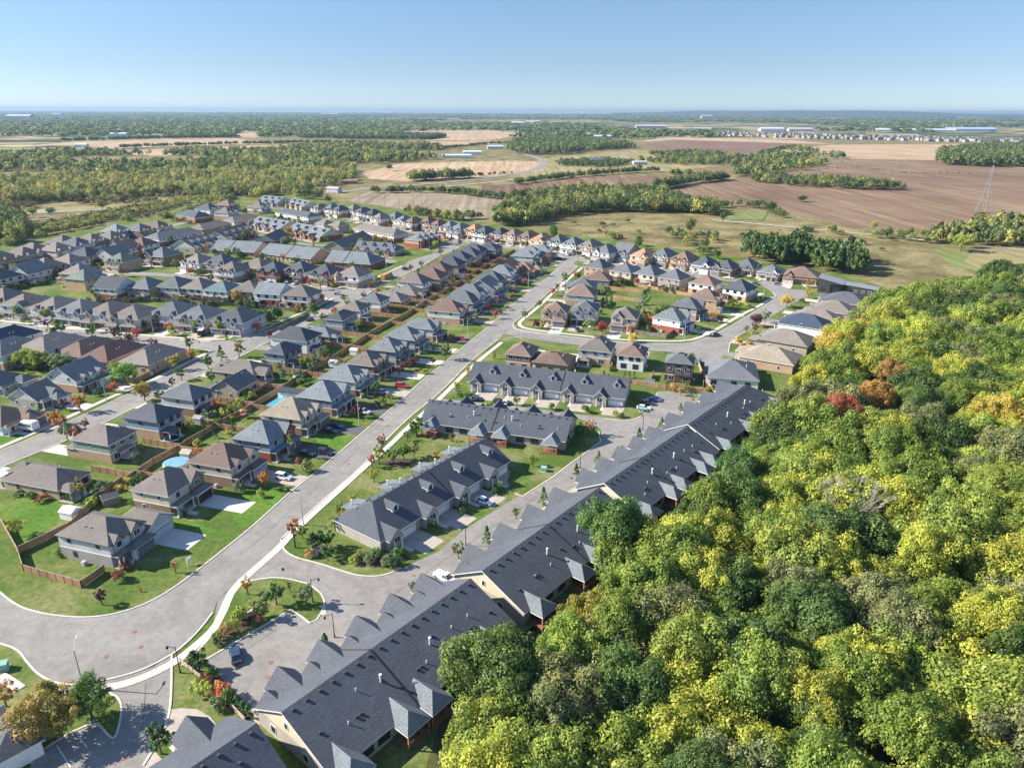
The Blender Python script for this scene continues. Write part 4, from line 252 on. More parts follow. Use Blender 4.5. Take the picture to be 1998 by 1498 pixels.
D['trees']=[(-47.65,133.14,7.5,1.6,'maple','orange'),(-70,82,8.5,5.2,'maple','autumn'),(-66.3,85.97,7,3.6,'maple','green'),(-81.33,88.16,4.5,2,'maple','orangepale'),(-79.5,113.41,3.8,1.2,'maple','maroon'),(-111.02,137.07,4.5,2,'maple','yellow'),(-80.33,121.17,2.2,1.5,'shrub','rust'),(-69.86,123.84,3.2,0.9,'maple','orangepale'),(-45.66,113.65,4.8,2,'maple','green'),(-39.87,113.69,4.4,1.9,'maple','sage'),(-47.41,109.88,4.2,2,'maple','olive'),(-52.33,116.74,4,1.2,'maple','orangepale'),(-50.42,107.42,3.6,1.9,'shrub','yellowg'),(-52.25,104.91,2.3,1.3,'shrub','orangepale'),(-52.92,102.76,2.2,1.2,'shrub','olive'),(-44.22,117.61,2.5,0.7,'maple','olive'),(-47.41,108.44,1.6,1.2,'shrub','rust'),(-50.12,112.09,1.7,1.3,'shrub','yellowg'),(-53.36,95.97,4.5,1.9,'maple','dgreen'),(-50.61,94.57,2,1.3,'shrub','green'),(-55.71,97.77,1.6,1.1,'shrub','sage'),(-51.21,92.84,2,1.4,'shrub','rust'),(-48.41,91.17,1.8,1.3,'shrub','orangepale'),(-46.73,90.08,2.2,1.5,'shrub','redo'),(-45.49,89.01,2.4,1.2,'shrub','green'),(-50.56,90.61,3.3,1.9,'maple','yellowg'),(-47.16,87.94,1.9,1.4,'shrub','sage'),(-43.71,87.54,3,0.8,'cedar','dgreen'),(-42.32,86.61,3,0.8,'cedar','dgreen'),(-41.25,85.9,3,0.8,'cedar','dgreen'),(-52.25,79.31,5,2,'maple','dgreen'),(-32.9,100.8,4.2,1.5,'pine','dgreen'),(-5.44,135.07,4.6,1.5,'pine','green'),(-11.31,129.19,4,1.6,'maple','olive'),(1.11,145.36,3,1.1,'maple','green'),(7.8,151.99,5,1.6,'pine','green'),(16.84,163.98,5,1.6,'pine','dgreen'),(23.67,173.57,4,1.4,'pine','green'),(30.23,177.33,3.4,1.6,'maple','green'),(37.06,187.59,4.6,1.6,'pine','dgreen'),(45.19,195.52,4.4,1.5,'pine','green'),(53.87,208.9,3.5,1.2,'pine','green'),(-19.73,117.78,2.6,0.9,'maple','olive'),(59.46,216.64,2.6,1,'maple','yellow'),(-43.5,129.89,1.8,1.3,'shrub','orangepale'),(-42.19,131.23,5.2,2.2,'maple','dgreen'),(-40.2,133.2,4.6,2,'maple','green'),(-47.07,136.77,3.2,1.5,'maple','olive'),(-39.27,128.42,3.8,1.7,'maple','green'),(-40.31,139.96,4,1.5,'maple','olive'),(-38.43,150.62,3.4,1.1,'maple','yellow'),(-40.87,147.07,3,1.2,'shrub','olive'),(-35.69,162.94,4.2,1.5,'maple','yellow'),(-37.7,170.88,4,1.2,'maple','redo'),(-36.13,172.98,5.2,1.9,'maple','yellowg'),(-32.22,173.02,4.6,1.8,'maple','olive'),(-29.73,175.18,4.8,1.8,'maple','green'),(-27.15,177.07,4.6,1.8,'maple','olive'),(-36.64,180.81,5,1.4,'maple','rust'),(-28.22,191.1,6.2,2.4,'maple','green'),(-29.28,191.09,2.4,1.2,'shrub','dgreen'),(-21.07,176.2,3,1.1,'maple','yellow'),(-30.47,187.57,3.2,1.2,'maple','olive'),(-17.75,187.7,2.2,0.9,'cedar','olive'),(-18.45,223.87,4.6,1.6,'maple','yellow'),(-17.43,219.29,2.4,1.3,'shrub','green'),(-16.01,241.36,4.2,1.1,'maple','yellow'),(-25.65,260,6.5,2.6,'maple','olive'),(-7.3,212.82,2,1.3,'shrub','yellowg'),(1.55,215.08,3.2,1.4,'maple','olive'),(13.11,210.93,2.2,1.4,'shrub','green'),(23.19,208.96,2.6,1.5,'shrub','green'),(23.09,191.65,5.2,1.9,'maple','orangepale'),(19.68,187.4,5.5,2,'maple','dgreen'),(15.77,182.98,4.2,1.5,'maple','dgreen'),(32.67,206.2,1.6,1.1,'shrub','yellowg'),(34.44,205.02,1.6,1.2,'shrub','green'),(5.81,171.89,3.6,1.4,'maple','yellowg'),(-24.66,126.32,2.4,1.7,'shrub','dgreen'),(-26.43,127.22,1.8,1.4,'shrub','sage'),(-29.11,130,1.7,1.5,'shrub','green'),(-30.31,127.56,1.6,1.3,'shrub','sage'),(-24.35,130.03,2.1,1.6,'shrub','green'),(-33.51,127.17,1.6,1.2,'shrub','yellowg'),(-17.98,140.15,2,1.3,'shrub','dgreen'),(-11.43,148.01,1.7,1.4,'shrub','dgreen'),(-12.2,150.37,1.8,1.1,'shrub','olive'),(-3.01,159.22,2.6,0.9,'maple','yellowg'),(-3.89,157.4,1.8,1.4,'shrub','dgreen'),(-32.87,129.4,1.4,1.1,'shrub','olive'),(-68.68,157.33,2.6,1.6,'shrub','sage'),(-62.42,154.83,1.9,1.1,'shrub','yellowg'),(-54.47,168.38,2.5,1.9,'shrub','olive'),(-58.04,172.77,1.5,1,'shrub','redo'),(-60.91,176.42,7,1.1,'cedar','yellowg'),(-68.51,177.92,5,1.3,'cedar','dgreen'),(-58.9,191.49,3,0.8,'cedar','dgreen'),(-42.12,214.57,2.6,1.8,'shrub','olive'),(-39.95,216.79,3,1.7,'maple','yellowg'),(-43.91,212.39,2,1.3,'shrub','dgreen'),(-29.98,253.99,2.8,1,'maple','maroon'),(-37.95,248.17,4,2.2,'maple','maroon'),(-40.85,242.11,4,2,'maple','maroon'),(-32.1,243.84,2,1.1,'shrub','yellow'),(-102.02,153.23,3.2,2,'maple','sage'),(-101.92,150.31,2,1.8,'shrub','yellowg'),(-102.94,157.53,3,2.1,'maple','sage'),(-109.79,152.67,2.6,0.6,'cedar','green'),(-108.36,151.95,2.6,0.6,'cedar','green'),(-107.22,151.71,2.6,0.6,'cedar','green'),(-119.26,154.07,1.4,1.4,'shrub','green'),(-115.04,152.38,1.6,1.6,'shrub','rust'),(-122.86,155.3,1.3,1.2,'shrub','sage'),(-98.96,158.35,1.5,1.6,'shrub','yellow'),(-98.63,162.35,1.4,1.6,'shrub','yellow'),(-96.67,165.14,1.6,1.6,'shrub','rust'),(-91.79,192.94,2.6,0.7,'cedar','dgreen'),(-90.99,194.78,2.6,0.7,'cedar','dgreen'),(-90.34,196.28,3,1.9,'maple','green'),(-89.04,198.56,2.6,0.7,'cedar','dgreen'),(-83.97,190.51,1.6,1.2,'shrub','yellow'),(-87.06,188.71,2.5,1.1,'pine','dgreen'),(-90.46,184.22,1.6,1.4,'shrub','yellowg'),(-87.36,201.67,1.6,1.3,'shrub','yellow'),(-83.91,194.86,3.5,1.6,'pine','dgreen'),(-87.04,206.47,3,1.6,'maple','sage'),(-90.45,205.62,2,2,'shrub','yellowg'),(-90.05,208.91,2,2,'shrub','yellowg'),(-89.49,211.86,2,2,'shrub','yellowg'),(-88.92,214.89,2,2,'shrub','yellowg'),(-88.17,217.55,2,2,'shrub','yellowg'),(-87.75,220.26,2,2,'shrub','yellowg'),(-94.81,203.56,3,2.4,'maple','sage'),(-90.13,220.69,3.2,2.4,'maple','sage'),(-80.77,235.31,5,2.2,'maple','sage'),(-85,243.15,5,1.8,'maple','olive'),(-76.97,237.94,3.4,2.6,'maple','sage'),(-73.72,232.87,2.6,2.2,'shrub','green'),(-80.61,241.59,1.6,1.3,'shrub','yellowg'),(-73.53,251.67,6,2.4,'maple','sage'),(-72.3,257.55,6,2.4,'maple','olive'),(-73.59,246.03,4.6,2.2,'maple','sage'),(-66.5,266.9,2.6,0.7,'cedar','green'),(-67.34,264.36,2.6,0.7,'cedar','green'),(-65.64,269.48,2.6,0.7,'cedar','green'),(-135.38,194.3,4.6,2.1,'maple','orange'),(-139.61,198,4.5,2,'maple','orange'),(-137.19,207.54,6,2.5,'maple','orange'),(-143.03,209.13,4,1.6,'maple','maroon'),(-128.17,194.38,3.6,1.2,'maple','rust'),(-129.53,187.22,5.2,2,'maple','green'),(-146.77,202.98,5,2.4,'pine','sage'),(-121.45,217.15,6.5,3,'maple','autumn'),(-135.29,224.79,4,1.6,'maple','orange'),(-136.68,224.77,3,1.2,'maple','red'),(-139.25,221.47,1.6,1.4,'shrub','dgreen'),(-134.65,231.1,9,5,'maple','bright'),(-174.97,246.35,7,4.5,'maple','yellowg'),(-166.89,246.46,6.5,5,'maple','sage'),(-180.15,248.52,7.5,4,'maple','yellowg'),(-187.88,250.12,6,4,'maple','sage'),(-173.35,239.32,1.8,1.8,'shrub','yellowg'),(-174.42,236.69,1.4,1.6,'shrub','yellowg'),(-124.72,247.02,6,2.4,'maple','yellow'),(-122.61,256.86,5,1.9,'maple','orange'),(-128.37,268.58,6.2,2,'maple','green'),(-112.44,247.18,6.2,2.2,'maple','green'),(-111.27,257.01,6.5,2.4,'pine','green'),(-117.61,236.38,4.6,2.1,'maple','green'),(-118.14,229.83,3.6,1.4,'maple','maroon'),(-106.37,261.94,6,2.2,'maple','autumn'),(-192.71,291.28,5.6,2.2,'maple','green'),(-176.84,285.64,5.6,2.5,'maple','green'),(-156.58,283.07,5.4,2.1,'maple','red'),(-166.46,284.35,5.5,2.6,'maple','maroon'),(-163.6,282.97,6.5,2,'pine','dgreen'),(-125.46,292.32,5.8,2.1,'maple','yellowg'),(-120.16,297.75,7,1.6,'cedar','maroon'),(-137.03,293.65,5.6,1.4,'maple','yellowg'),(-149.05,295.75,4.2,2.1,'maple','redo'),(-165.76,302.55,5,2.1,'maple','yellow'),(-210.09,310.02,7,3.4,'maple','olive'),(-226,314.86,6.4,2.8,'maple','green'),(-196.28,310.25,5.6,2,'maple','orange'),(-239.31,323.48,6,3,'maple','orange'),(-178.28,304.76,3,1.4,'shrub','olive'),(-189.84,307.03,3,1.4,'maple','yellowg'),(-114.64,298.61,5,3,'shrub','dgreen'),(-113.1,303.39,5.5,3,'shrub','green'),(-110.82,308.31,6,3.4,'shrub','green'),(-108.78,315.08,6,3.4,'shrub','dgreen'),(-110.7,295.58,4.4,1.8,'maple','redo'),(-108.98,308.34,3,1.3,'maple','redo'),(-101.45,325.83,4,1.8,'maple','orange'),(-92.07,320.6,6.2,2.8,'maple','green'),(-98.15,339.13,4.6,2.4,'maple','orangepale'),(-96.67,347.18,5,2,'maple','orange'),(-135.51,341.43,8,3.4,'maple','autumn'),(-129.52,336.63,6,2.6,'pine','sage'),(-125.63,334.77,6,3,'pine','dgreen'),(-148,344.22,4.5,1.3,'cedar','dgreen'),(-143.94,340.29,4.5,1.3,'cedar','dgreen'),(-84.37,347.4,4,2.2,'maple','green'),(-75.22,371.51,5.2,2,'maple','rust'),(-72.65,378.63,6.2,2.6,'maple','green'),(-68.37,393.6,5,1.6,'maple','green'),(-83.1,390.75,4.2,1.4,'maple','orange'),(-60.81,421.13,4.5,1.6,'maple','rust'),(-56.13,433.18,4.2,1.9,'maple','green'),(-47.63,469.75,5.8,2.2,'maple','olive'),(-55.31,484.23,4.4,2,'maple','green'),(-37.12,504.27,5.4,2,'maple','rust'),(-47.26,512.27,6,2.6,'maple','rust'),(-54.1,499.81,5.4,2.8,'maple','yellowg'),(-44.84,518.69,5,2.4,'maple','green'),(-31.55,548.41,4,1.6,'maple','olive'),(29.63,391.74,6,2.3,'maple','green'),(21.24,363.17,4.4,1.9,'maple','red'),(6.03,316.98,5,2,'maple','green'),(13.18,339.14,3.5,1.8,'maple','green'),(-11.37,327.37,6,2.3,'maple','maroon'),(-7.75,318.49,4.2,1.7,'maple','redo'),(-2.9,334.04,3,1.4,'maple','yellowg'),(10.6,303.76,3.4,1.6,'shrub','maroon'),(39.16,296.39,5.2,2.7,'maple','crimson'),(33.21,301.73,4.6,1.8,'maple','yellowg'),(36.65,304.17,3.6,2,'maple','dgreen'),(50.49,283.35,3.6,2.2,'shrub','gold'),(58.62,292.91,5,1.4,'maple','olive'),(67.37,345.05,9,2.2,'cedar','dgreen'),(64.13,338.09,9,2,'cedar','dgreen'),(59.57,328.58,5,2.4,'maple','olive'),(46.23,341.69,5.5,2.2,'pine','sage'),(48.52,339.76,5.5,2,'pine','green'),(51.01,296.57,2.6,1.6,'shrub','orangepale'),(99.69,334.87,5,1.1,'cedar','dgreen'),(101.67,333.02,5,1.1,'cedar','dgreen'),(102.88,331.17,5,1.1,'cedar','green'),(98.7,338.69,4,1.1,'cedar','dgreen'),(109.55,337.92,3.6,2,'shrub','yellowg'),(115.75,340.94,2.6,2,'shrub','yellowg'),(123.56,351.15,3.4,1.8,'maple','sage'),(135.61,341.29,6.4,3.6,'maple','gold'),(152.89,359.07,5.6,2.6,'maple','yellow'),(109.48,307.76,6.2,2.9,'maple','maroon'),(115.58,313.66,6.4,2.4,'maple','olive'),(105.74,297.42,4.5,1.5,'maple','maroon'),(102.14,297.37,3.6,1.2,'maple','rust'),(103.17,292.1,2,1.8,'shrub','olive'),(93.78,281.19,2.6,1.8,'shrub','gold'),(93.84,275.74,2.2,1.8,'shrub','orangepale'),(97.42,279.18,2.2,1.6,'shrub','yellow'),(94.84,313.32,2.6,1.5,'shrub','maroon'),(147.12,351.58,2,1.6,'shrub','dgreen'),(70.25,262.56,2.6,1,'maple','olive'),(57.32,223.86,3.4,1.4,'maple','orangepale'),(59.82,227.19,3.6,1.4,'pine','sage'),(56.06,228.58,2.5,1.5,'shrub','orangepale'),(67.24,225.85,3,1.2,'maple','yellow'),(10.64,253.38,4,1.1,'cedar','green'),(14.86,252.29,4.6,0.8,'cedar','green'),(17.17,248.91,2.6,1,'cedar','dgreen'),(40.59,240.51,2.6,0.8,'cedar','dgreen'),(42.45,240.53,2.6,0.8,'cedar','dgreen'),(44.31,240.55,2.6,0.8,'cedar','dgreen'),(-6.83,261.49,3,1,'pine','green'),(0.17,250.94,2,1.2,'shrub','green'),(27.47,254.78,2,1,'shrub','green'),(33.36,242.01,2.6,1,'pine','dgreen'),(34.57,238.33,2.6,1.2,'pine','dgreen'),(-363.42,521.15,8,3,'maple','autumn'),(-314.65,459.9,6,3,'maple','orange'),(-311.02,472.44,5,2,'maple','orange'),(-307.37,489.49,5.5,2.6,'maple','yellow'),(-300.76,501.62,5,2,'maple','green'),(-298.32,518.51,6,2.4,'maple','olive'),(-298.1,541.09,7,3,'maple','orangepale'),(-290.58,555.75,5,2,'maple','green'),(-289.92,570.97,5,2.4,'maple','orangepale'),(-283.45,581.74,5.5,2.4,'maple','olive'),(-259.44,402.88,6,2.4,'maple','maroon'),(-263.81,402.79,7,1.8,'pine','dgreen'),(-267,396.05,7,1.6,'cedar','dgreen'),(-224.44,403.61,6,2.6,'maple','rust'),(-244.19,465.07,8,2,'maple','redo'),(-203.08,425.41,6,2.6,'maple','olive'),(-186.65,407.13,6,2.4,'maple','orange'),(-228.82,487.58,6,2.6,'maple','red'),(-179.05,404.55,5,2,'maple','green'),(-212.53,353.41,6,2.4,'maple','dgreen'),(-177.31,360.55,5,2.4,'maple','crimson'),(-270.34,374.77,4,1.2,'cedar','dgreen'),(-252.97,384.83,4,1.8,'pine','dgreen'),(-147.97,398.5,5.5,2.2,'maple','green'),(-160.42,398.24,5,2,'maple','green'),(-143.04,398.6,5,2,'maple','sage'),(-135.54,396.13,5,2.2,'maple','redo'),(-120.31,392.55,5.4,2.4,'maple','dgreen'),(-102.77,373.31,6.5,2.2,'maple','yellow'),(-181.76,466.56,6,2.6,'maple','green'),(-215.86,493.75,6.5,2.4,'maple','olive'),(-212.75,503.87,7,2.6,'maple','green'),(-216.26,534.05,6.5,2.6,'maple','autumn'),(-196.47,530.05,8,3.2,'maple','olive'),(-213.33,589.25,7,2.6,'maple','orange'),(-198.14,573.62,6,2.6,'maple','green'),(-169.93,544.61,8,3,'maple','autumn'),(-162.18,544.82,7,2.2,'maple','dgreen'),(-157.16,537.95,7,2.6,'maple','yellowg'),(-133.77,516.37,6,2.4,'maple','green'),(-140.3,501.65,6,1.8,'pine','dgreen'),(-100.55,483.12,6,1.6,'pine','dgreen'),(-92.26,475.9,6,1.8,'pine','dgreen'),(-161.97,505.17,6,3,'maple','sage'),(-154.74,505.36,5,2.4,'maple','green'),(-176.98,457.97,5,3,'shrub','green'),(-281.42,660.75,7,2.4,'pine','dgreen'),(-273.83,644.28,6,1.6,'maple','gold'),(-272.85,675.01,5,2,'maple','redo'),(-238.33,669.11,5,2,'maple','yellow'),(-279.18,781.41,6,2,'maple','red'),(-251.88,759.52,6,2,'maple','orange'),(-231.23,730.23,7,1.8,'maple','crimson'),(-218.68,722.5,7,1.6,'maple','crimson'),(-240.94,738.23,6,1.8,'maple','dgreen'),(-205.57,699.42,6,1.8,'maple','dgreen'),(-152.18,638.51,5,2,'maple','orange'),(-128.12,626.74,5,2,'maple','olive'),(-94.19,528.31,6,1.4,'cedar','green'),(-75.6,577.16,4.5,1.8,'maple','red'),(-64.77,572.27,4,1.6,'maple','olive'),(-25.04,534.65,5,2,'maple','rust'),(-14.97,517.33,6,2,'maple','redo'),(-7.56,519.66,5.5,2.2,'maple','gold'),(7.2,505.4,4.4,1.5,'maple','olive'),(30.79,538.43,8,3,'maple','green'),(45.13,481.06,4,1,'cedar','green'),(90.85,511.64,7,3,'maple','green'),(94.27,439.61,5,2.4,'maple','olive')]
D['forest']=[(416.39,445.29),(284.63,392.44),(238.13,361.81),(197.41,335.3),(161.43,304.09),(141.88,283.25),(125.18,261.49),(104.32,231.26),(92.31,211.26),(84.64,188.34),(68.13,170.86),(55.81,154.62),(46.17,139.67),(32.77,124.98),(23.75,117.65),(20.57,109.45),(12.18,95.49),(-0.9,85.59),(-5.29,79.52),(-6.2,70.71),(-2,66),(10,60),(150,60),(420,420)]
D['ftrees']=[(20.1,121.51,18.5,6.2,(0.11,0.19,0.04),'tall light green tree overlapping the second forest-edge terrace roof'),(89.68,178.93,19,5.6,(0.48,0.14,0.07),'coral-red tree standing out in the wood'),(106.35,193.49,17.5,5.2,(0.48,0.26,0.05),'orange tree next to the coral-red one in the wood'),(89.94,194.62,13.5,4.2,(0.25,0.27,0.18),'pale grey-green tree at the wood edge left of the coral-red one'),(122.64,215.34,16.5,5,(0.38,0.22,0.05),'amber tree in the middle of the wood'),(53.54,149.58,16.5,5.2,(0.1,0.19,0.04),'rounded green tree at the terrace corner of the wood edge'),(-2.41,83.68,18.5,7,(0.13,0.19,0.04),'broad light green tree at the corner of the big slate terrace'),(13.64,100.87,12.5,4.6,(0.28,0.25,0.04),'golden-green tree behind the second forest-edge terrace'),(190.22,318.08,16.5,5,(0.33,0.24,0.05),'orange-topped tree high in the wood')]
D['bare']=(71.83,130.22)
D['masses']=[('woodland',[(-1044.6,1426.1),(-971.24,1659),(-737.9,1550.5),(-742.96,1755.8),(-627.83,1826.3),(-461.66,1920),(-343.69,2002.3),(-213.76,2076.1),(-127.04,1534.6),(-208.88,1373),(-239.2,1188.5),(-240.08,1113.9),(-400.64,1153.4),(-497.35,1099.8),(-597.07,1071.9),(-741.31,1002.2)],12,0.9,90,7,14,'m','f','mixed woodland between the golf lawns and the farm fields'),('woodland',[(-728.1,983.72),(-574.8,1030.6),(-497.35,1099.8),(-392.47,1129.2),(-240.08,1113.9),(-213.79,972.1),(-239.7,913.51),(-239.59,853.9),(-278.78,792.43),(-315.4,815.93),(-377.38,826.41),(-513.81,727.31),(-543.86,726.21)],9.5,0.78,0,6,12,'y','m','yellowing woodland between the far road and the golf lawns'),('woodland',[(-478.27,654.01),(-442.16,648.48),(-395.14,583.63),(-362.13,534.44),(-356.79,516.72),(-360.28,499.85),(-365.44,491.71)],9,0.9,0,8,13,'m','m','trees at the left edge beside the scrubland'),('scrub_bushes',[(-363,503.88),(-358.17,518.86),(-352,558.75),(-338.5,626.08),(-300.12,639.97),(-325.55,770.15),(-307.31,809.47),(-288.78,703.99),(-318.05,639.39),(-346.42,607.72),(-359.87,558.53),(-353.19,500.03)],5,0.95,0,2.5,6.5,'y','m','yellow-green bushes behind the edge row of houses'),('scrub_bushes',[(-382.77,573.28),(-383.92,612.48),(-376,671.32),(-354.92,717.42),(-333.47,726.33),(-327,639.1),(-349.57,613.55),(-365.95,568.54)],4,0.75,0,1,3,'s','m','low scrub on the land inside the noise wall'),('scrub_bushes',[(-558.51,793.54),(-383.16,839.58),(-343.63,814.78),(-346.07,755.05),(-438.3,730.09),(-487.78,688.75)],7,0.8,14,2,6,'s','m','reddish scrub beyond the far road'),('belt_trees',[(-0.27,707.43),(35.94,794.63),(76.13,875.09),(108.28,862.26),(147.06,878.11),(175.85,837.92),(174.44,776.58),(185.72,754.83),(201.47,714.47),(188.12,673.63),(156.73,694.03),(136.29,689.68),(103.82,701.52),(72.14,682.1),(36.93,655.11),(12.8,607.99),(-0.17,607.59),(-14.95,593.07),(-13.78,637.32)],8,0.97,0,8,13,'m','m','belt of mixed trees behind the meadow'),('belt_trees',[(-105.88,688.72),(-87.47,673.15),(-66.7,658.33),(-46.78,644.13),(-40.33,623.2),(-58.48,636.57),(-81.37,657.85),(-104.09,676.57)],6,0.95,0,5,8,'m','m','line of small trees behind the top row of houses'),('belt_trees',[(-1.73,2239.2),(89.24,2680),(207.99,2459.7),(315.1,2103.3),(324.95,1985.4),(185.78,1817.9),(112.23,1649.6),(32.73,1643.3),(-1.26,1744.7)],14,0.95,0,10,16,'g','f','dark wood beside the highway curve'),('belt_trees',[(335.58,1039.1),(382.84,1104.5),(398.18,1042.2),(473.05,1007.5),(492.87,916.96),(433.64,920.57),(366.52,956.49),(337.74,1012.1)],9,0.9,0,6,11,'m','m','tree strip crossing the brown field'),('belt_trees',[(800.14,1394.5),(978.15,1717.8),(1214,1971.1),(1344,2125.9),(1369.7,1859.5),(980.66,1321.4),(850.3,1332)],12,0.97,0,12,18,'g','f','dense wood at the right of the plain'),('belt_trees',[(328.32,1101.6),(373.07,1227.2),(492.33,1541.3),(635.4,1856.8),(745.7,1929.3),(714.89,1601.4),(600.83,1395.3),(468.59,1232.8),(360.48,1094.5)],12,0.8,60,6,12,'m','f','scattered grove between the brown and tan fields'),('belt_trees',[(230.69,600.33),(261.68,587.6),(284.27,568.83),(308.69,557.21),(328.86,540.2),(344.59,540.62),(319.26,523.41),(289.63,539.16),(260.96,561.98),(229.92,586.69)],7,0.6,25,3,7,'m','m','bushes and young trees along the gravel track'),('belt_trees',[(153.15,460.41),(170.68,513.63),(182.53,518.14),(191.67,501.91),(205.72,510.37),(207.39,486.77),(220.35,476.01),(225.54,458.69),(204.53,417.99),(188.42,423.4),(187.46,444.71),(178.87,447.72),(170.01,441.15),(158.12,444.05)],7.5,0.97,0,9,14,'d','n','dark green trees behind the cul-de-sac houses'),('belt_trees',[(317.07,539.89),(366.09,590.62),(402.86,612.52),(483.86,637.29),(384.69,499.47),(365.9,508.96),(338.86,518.6),(304.45,497.49)],11,0.9,0,9,13,'m','n','pale green trees at the park edge on the right'),('belt_trees',[(80.95,1396),(187.67,1439.9),(228.45,1384.7),(166.31,1271.7),(80.58,1309.1)],8,0.8,0,5,9,'g','m','dark conifers round the farmhouse'),('belt_trees',[(250.78,1523.8),(371.84,1670),(463.34,1498),(394.81,1316.2),(328.69,1363.9),(246.39,1276.6),(197.24,1190.5)],10,0.8,50,6,10,'m','m','grove left of the farm fields'),('belt_trees',[(-349.38,828.47),(-337.03,873.59),(-278.04,842.18),(-276.56,876.22),(-225.67,823.04),(-186.98,757.37),(-195.4,748.3),(-245.59,811.96),(-289.7,841.69),(-302.8,799.66),(-316.82,761.39)],10,0.7,0,6,11,'m','m','trees behind the farthest terraces'),('meadow_bushes',[(21.47,608.25),(95.19,674.04),(161.33,650.9),(245.76,574.08),(289.63,539.16),(295.37,497.26),(178.01,494.37),(153.44,535.53),(76.39,533.48),(41.31,581.23)],16,0.16,0,1.2,3.6,'s','m','scattered bushes on the dry meadow'),('meadow_bushes',[(119.67,577.51),(135.82,557.77),(156.59,548.73),(133.73,463.33),(123.46,473.66),(119.86,520.72)],9,0.55,0,3,7,'m','m','bushes behind the top row of houses by the meadow'),('scrub_bushes',[(-358.51,476.81),(-368.72,512.36),(-366.63,543.93),(-349.77,613.76),(-355.15,658.3),(-333.17,702.61),(-329.54,779.45),(-353.04,823.16),(-366.74,742.09),(-390.22,671.04),(-398.94,594.84),(-401.64,538.24)],5,0.9,0,1.8,4.2,'y','m','yellow and green bushes lining the back of the edge row')]
D['hedges']=[([(-977.06,1858.3),(-883.11,1978.9),(-770.58,2099.8),(-686.98,2108.5),(-633.6,2200.7),(-384.62,2157)],10,6,10,'g'),([(-1346.6,2233.1),(-1154.1,2444),(-981.94,2610.8),(-956.37,2614.1)],16,7,12,'g'),([(-720.52,2569.1),(-490.7,2872.4),(-264.18,2758.7),(-308.3,2501.8),(-607.07,2535)],40,9,14,'g'),([(-0.51,959.96),(73.54,1066.7),(158.58,1148.1),(230.59,1192.3)],10,6,9,'g'),([(177.49,909.28),(242.42,996.39),(298.61,1049.2)],14,7,12,'g'),([(237.15,1142.8),(281.81,1099.2),(298.61,1049.2)],10,6,9,'m'),([(-144.7,1012.7),(-101.61,1042.6),(-63.2,1069.7)],24,8,13,'m'),([(-168.22,856.92),(-91.52,871.56),(-0.35,791.31)],12,5,8,'g'),([(-0.36,805.36),(59.84,860.23)],12,5,9,'g'),([(206.87,734.59),(236.22,746.02),(257.62,716.43),(243.6,661.81)],8,4,7,'g'),([(-1.37,1862.6),(75.09,2247.4)],30,8,13,'g'),([(296.2,1664.1),(426.47,1780.5),(497.76,1541.7)],12,6,9,'m'),([(458.45,1205.4),(613.62,1317.4),(616.93,1188.5),(735.32,1180)],4,1,2.5,'g'),([(602.43,1795.3),(771.14,2071.1),(757.51,1892.1)],10,4,8,'g'),([(-41.64,644.29),(-24.4,652.2)],8,5,9,'g'),([(-143.83,1032.4),(-0.68,1136.5)],3,2,5,'g'),([(-7.84,2232),(-74.63,2172.4),(-189.86,1840.7)],10,4,8,'g')]
D['nofar']=[[(-1414.8,2001.1),(-1061.3,1763),(-916.89,1564.2),(-965.8,1472.3),(-1037.7,1458.7)],[(-1289.5,1998.5),(-1333.2,2564.9),(-947.34,2564.8),(-692.17,2124.7),(-882.54,2009),(-1003.5,1768.2),(-1140.2,1953.5)],[(-949.94,1692.9),(-700.9,2042.7),(-387.98,2264.4),(-42.44,2466.4),(-45.26,2192.7),(-348.66,2031.7),(-379.96,1811.5),(-748.22,1549.7)],[(-1550.5,2561.8),(-1326.8,2814.6),(-1165.1,2561.7),(-1325.5,2197.7)],[(-1132.9,3073.7),(-1101.3,3228.6),(-896.21,2648),(-974.44,2664.1)],[(-523.99,3491.9),(-130.04,3801.6),(104.83,3085.8),(-101.22,2459.5),(-333.1,2432.2)],[(-235.22,1147.8),(-205.84,1352.5),(0.02,1453.6),(53.72,1412.2),(50.29,1205.3),(4.03,1127.2),(-100.1,1026.6),(-143.64,1005),(-202.39,1037.5)],[(-40.19,947.86),(-0.52,973.97),(147.53,1123.8),(256.8,1106.8),(206.95,959.31),(103.37,899.91),(-0.39,833.36),(-37.95,893.72)],[(349.57,2138.7),(553.66,2544.3),(866.69,2332.1),(767.21,2041.2),(570.8,1792.6),(440.42,1839.9)],[(661.64,1896.2),(960.27,2251.4),(1528.8,2383.8),(1238,1934.1),(1068.3,1834.3),(866.07,1526.4),(711.65,1557.2),(654.38,1587.9)],[(159.55,845.23),(298.61,1049.2),(462.45,1216.2),(709.31,1540),(862.14,1509.9),(872.66,1177.7),(533.92,706.87),(473.21,669.25),(354.49,570.8),(285.84,609.02),(261.87,706.97),(173.85,800.01)],[(384.55,2356.4),(592.62,2910.9),(971.3,2593.8),(992.07,2308.3),(866.69,2332.1),(563.8,2591.6)],[(-182.1,784.24),(-169.48,879.86),(-90.37,860.21),(31.08,797.34),(31.04,726.54),(-2.2,686.98),(-35.73,631.98),(-99.2,702.29)],[(249.57,1236.5),(356.55,1326.5),(357.73,1189.2),(318.04,1092.3),(277.31,1145)],[(56.15,1509.6),(309.68,1890.4),(476.06,1540.1),(415.09,1369.5),(228.63,1181.9),(129.48,1136.9),(21.18,1043.3),(-0.67,1129.8)],[(856.73,1509.5),(1088,1584.4),(1039.9,1410),(911.21,1231.2)],[(168.18,799.79),(228.7,756.41),(205.76,730.48),(158.95,753.84)],[(1063.2,3925.3),(2505.3,3690.7),(1407.2,2057.7),(702.46,2517.2)]]
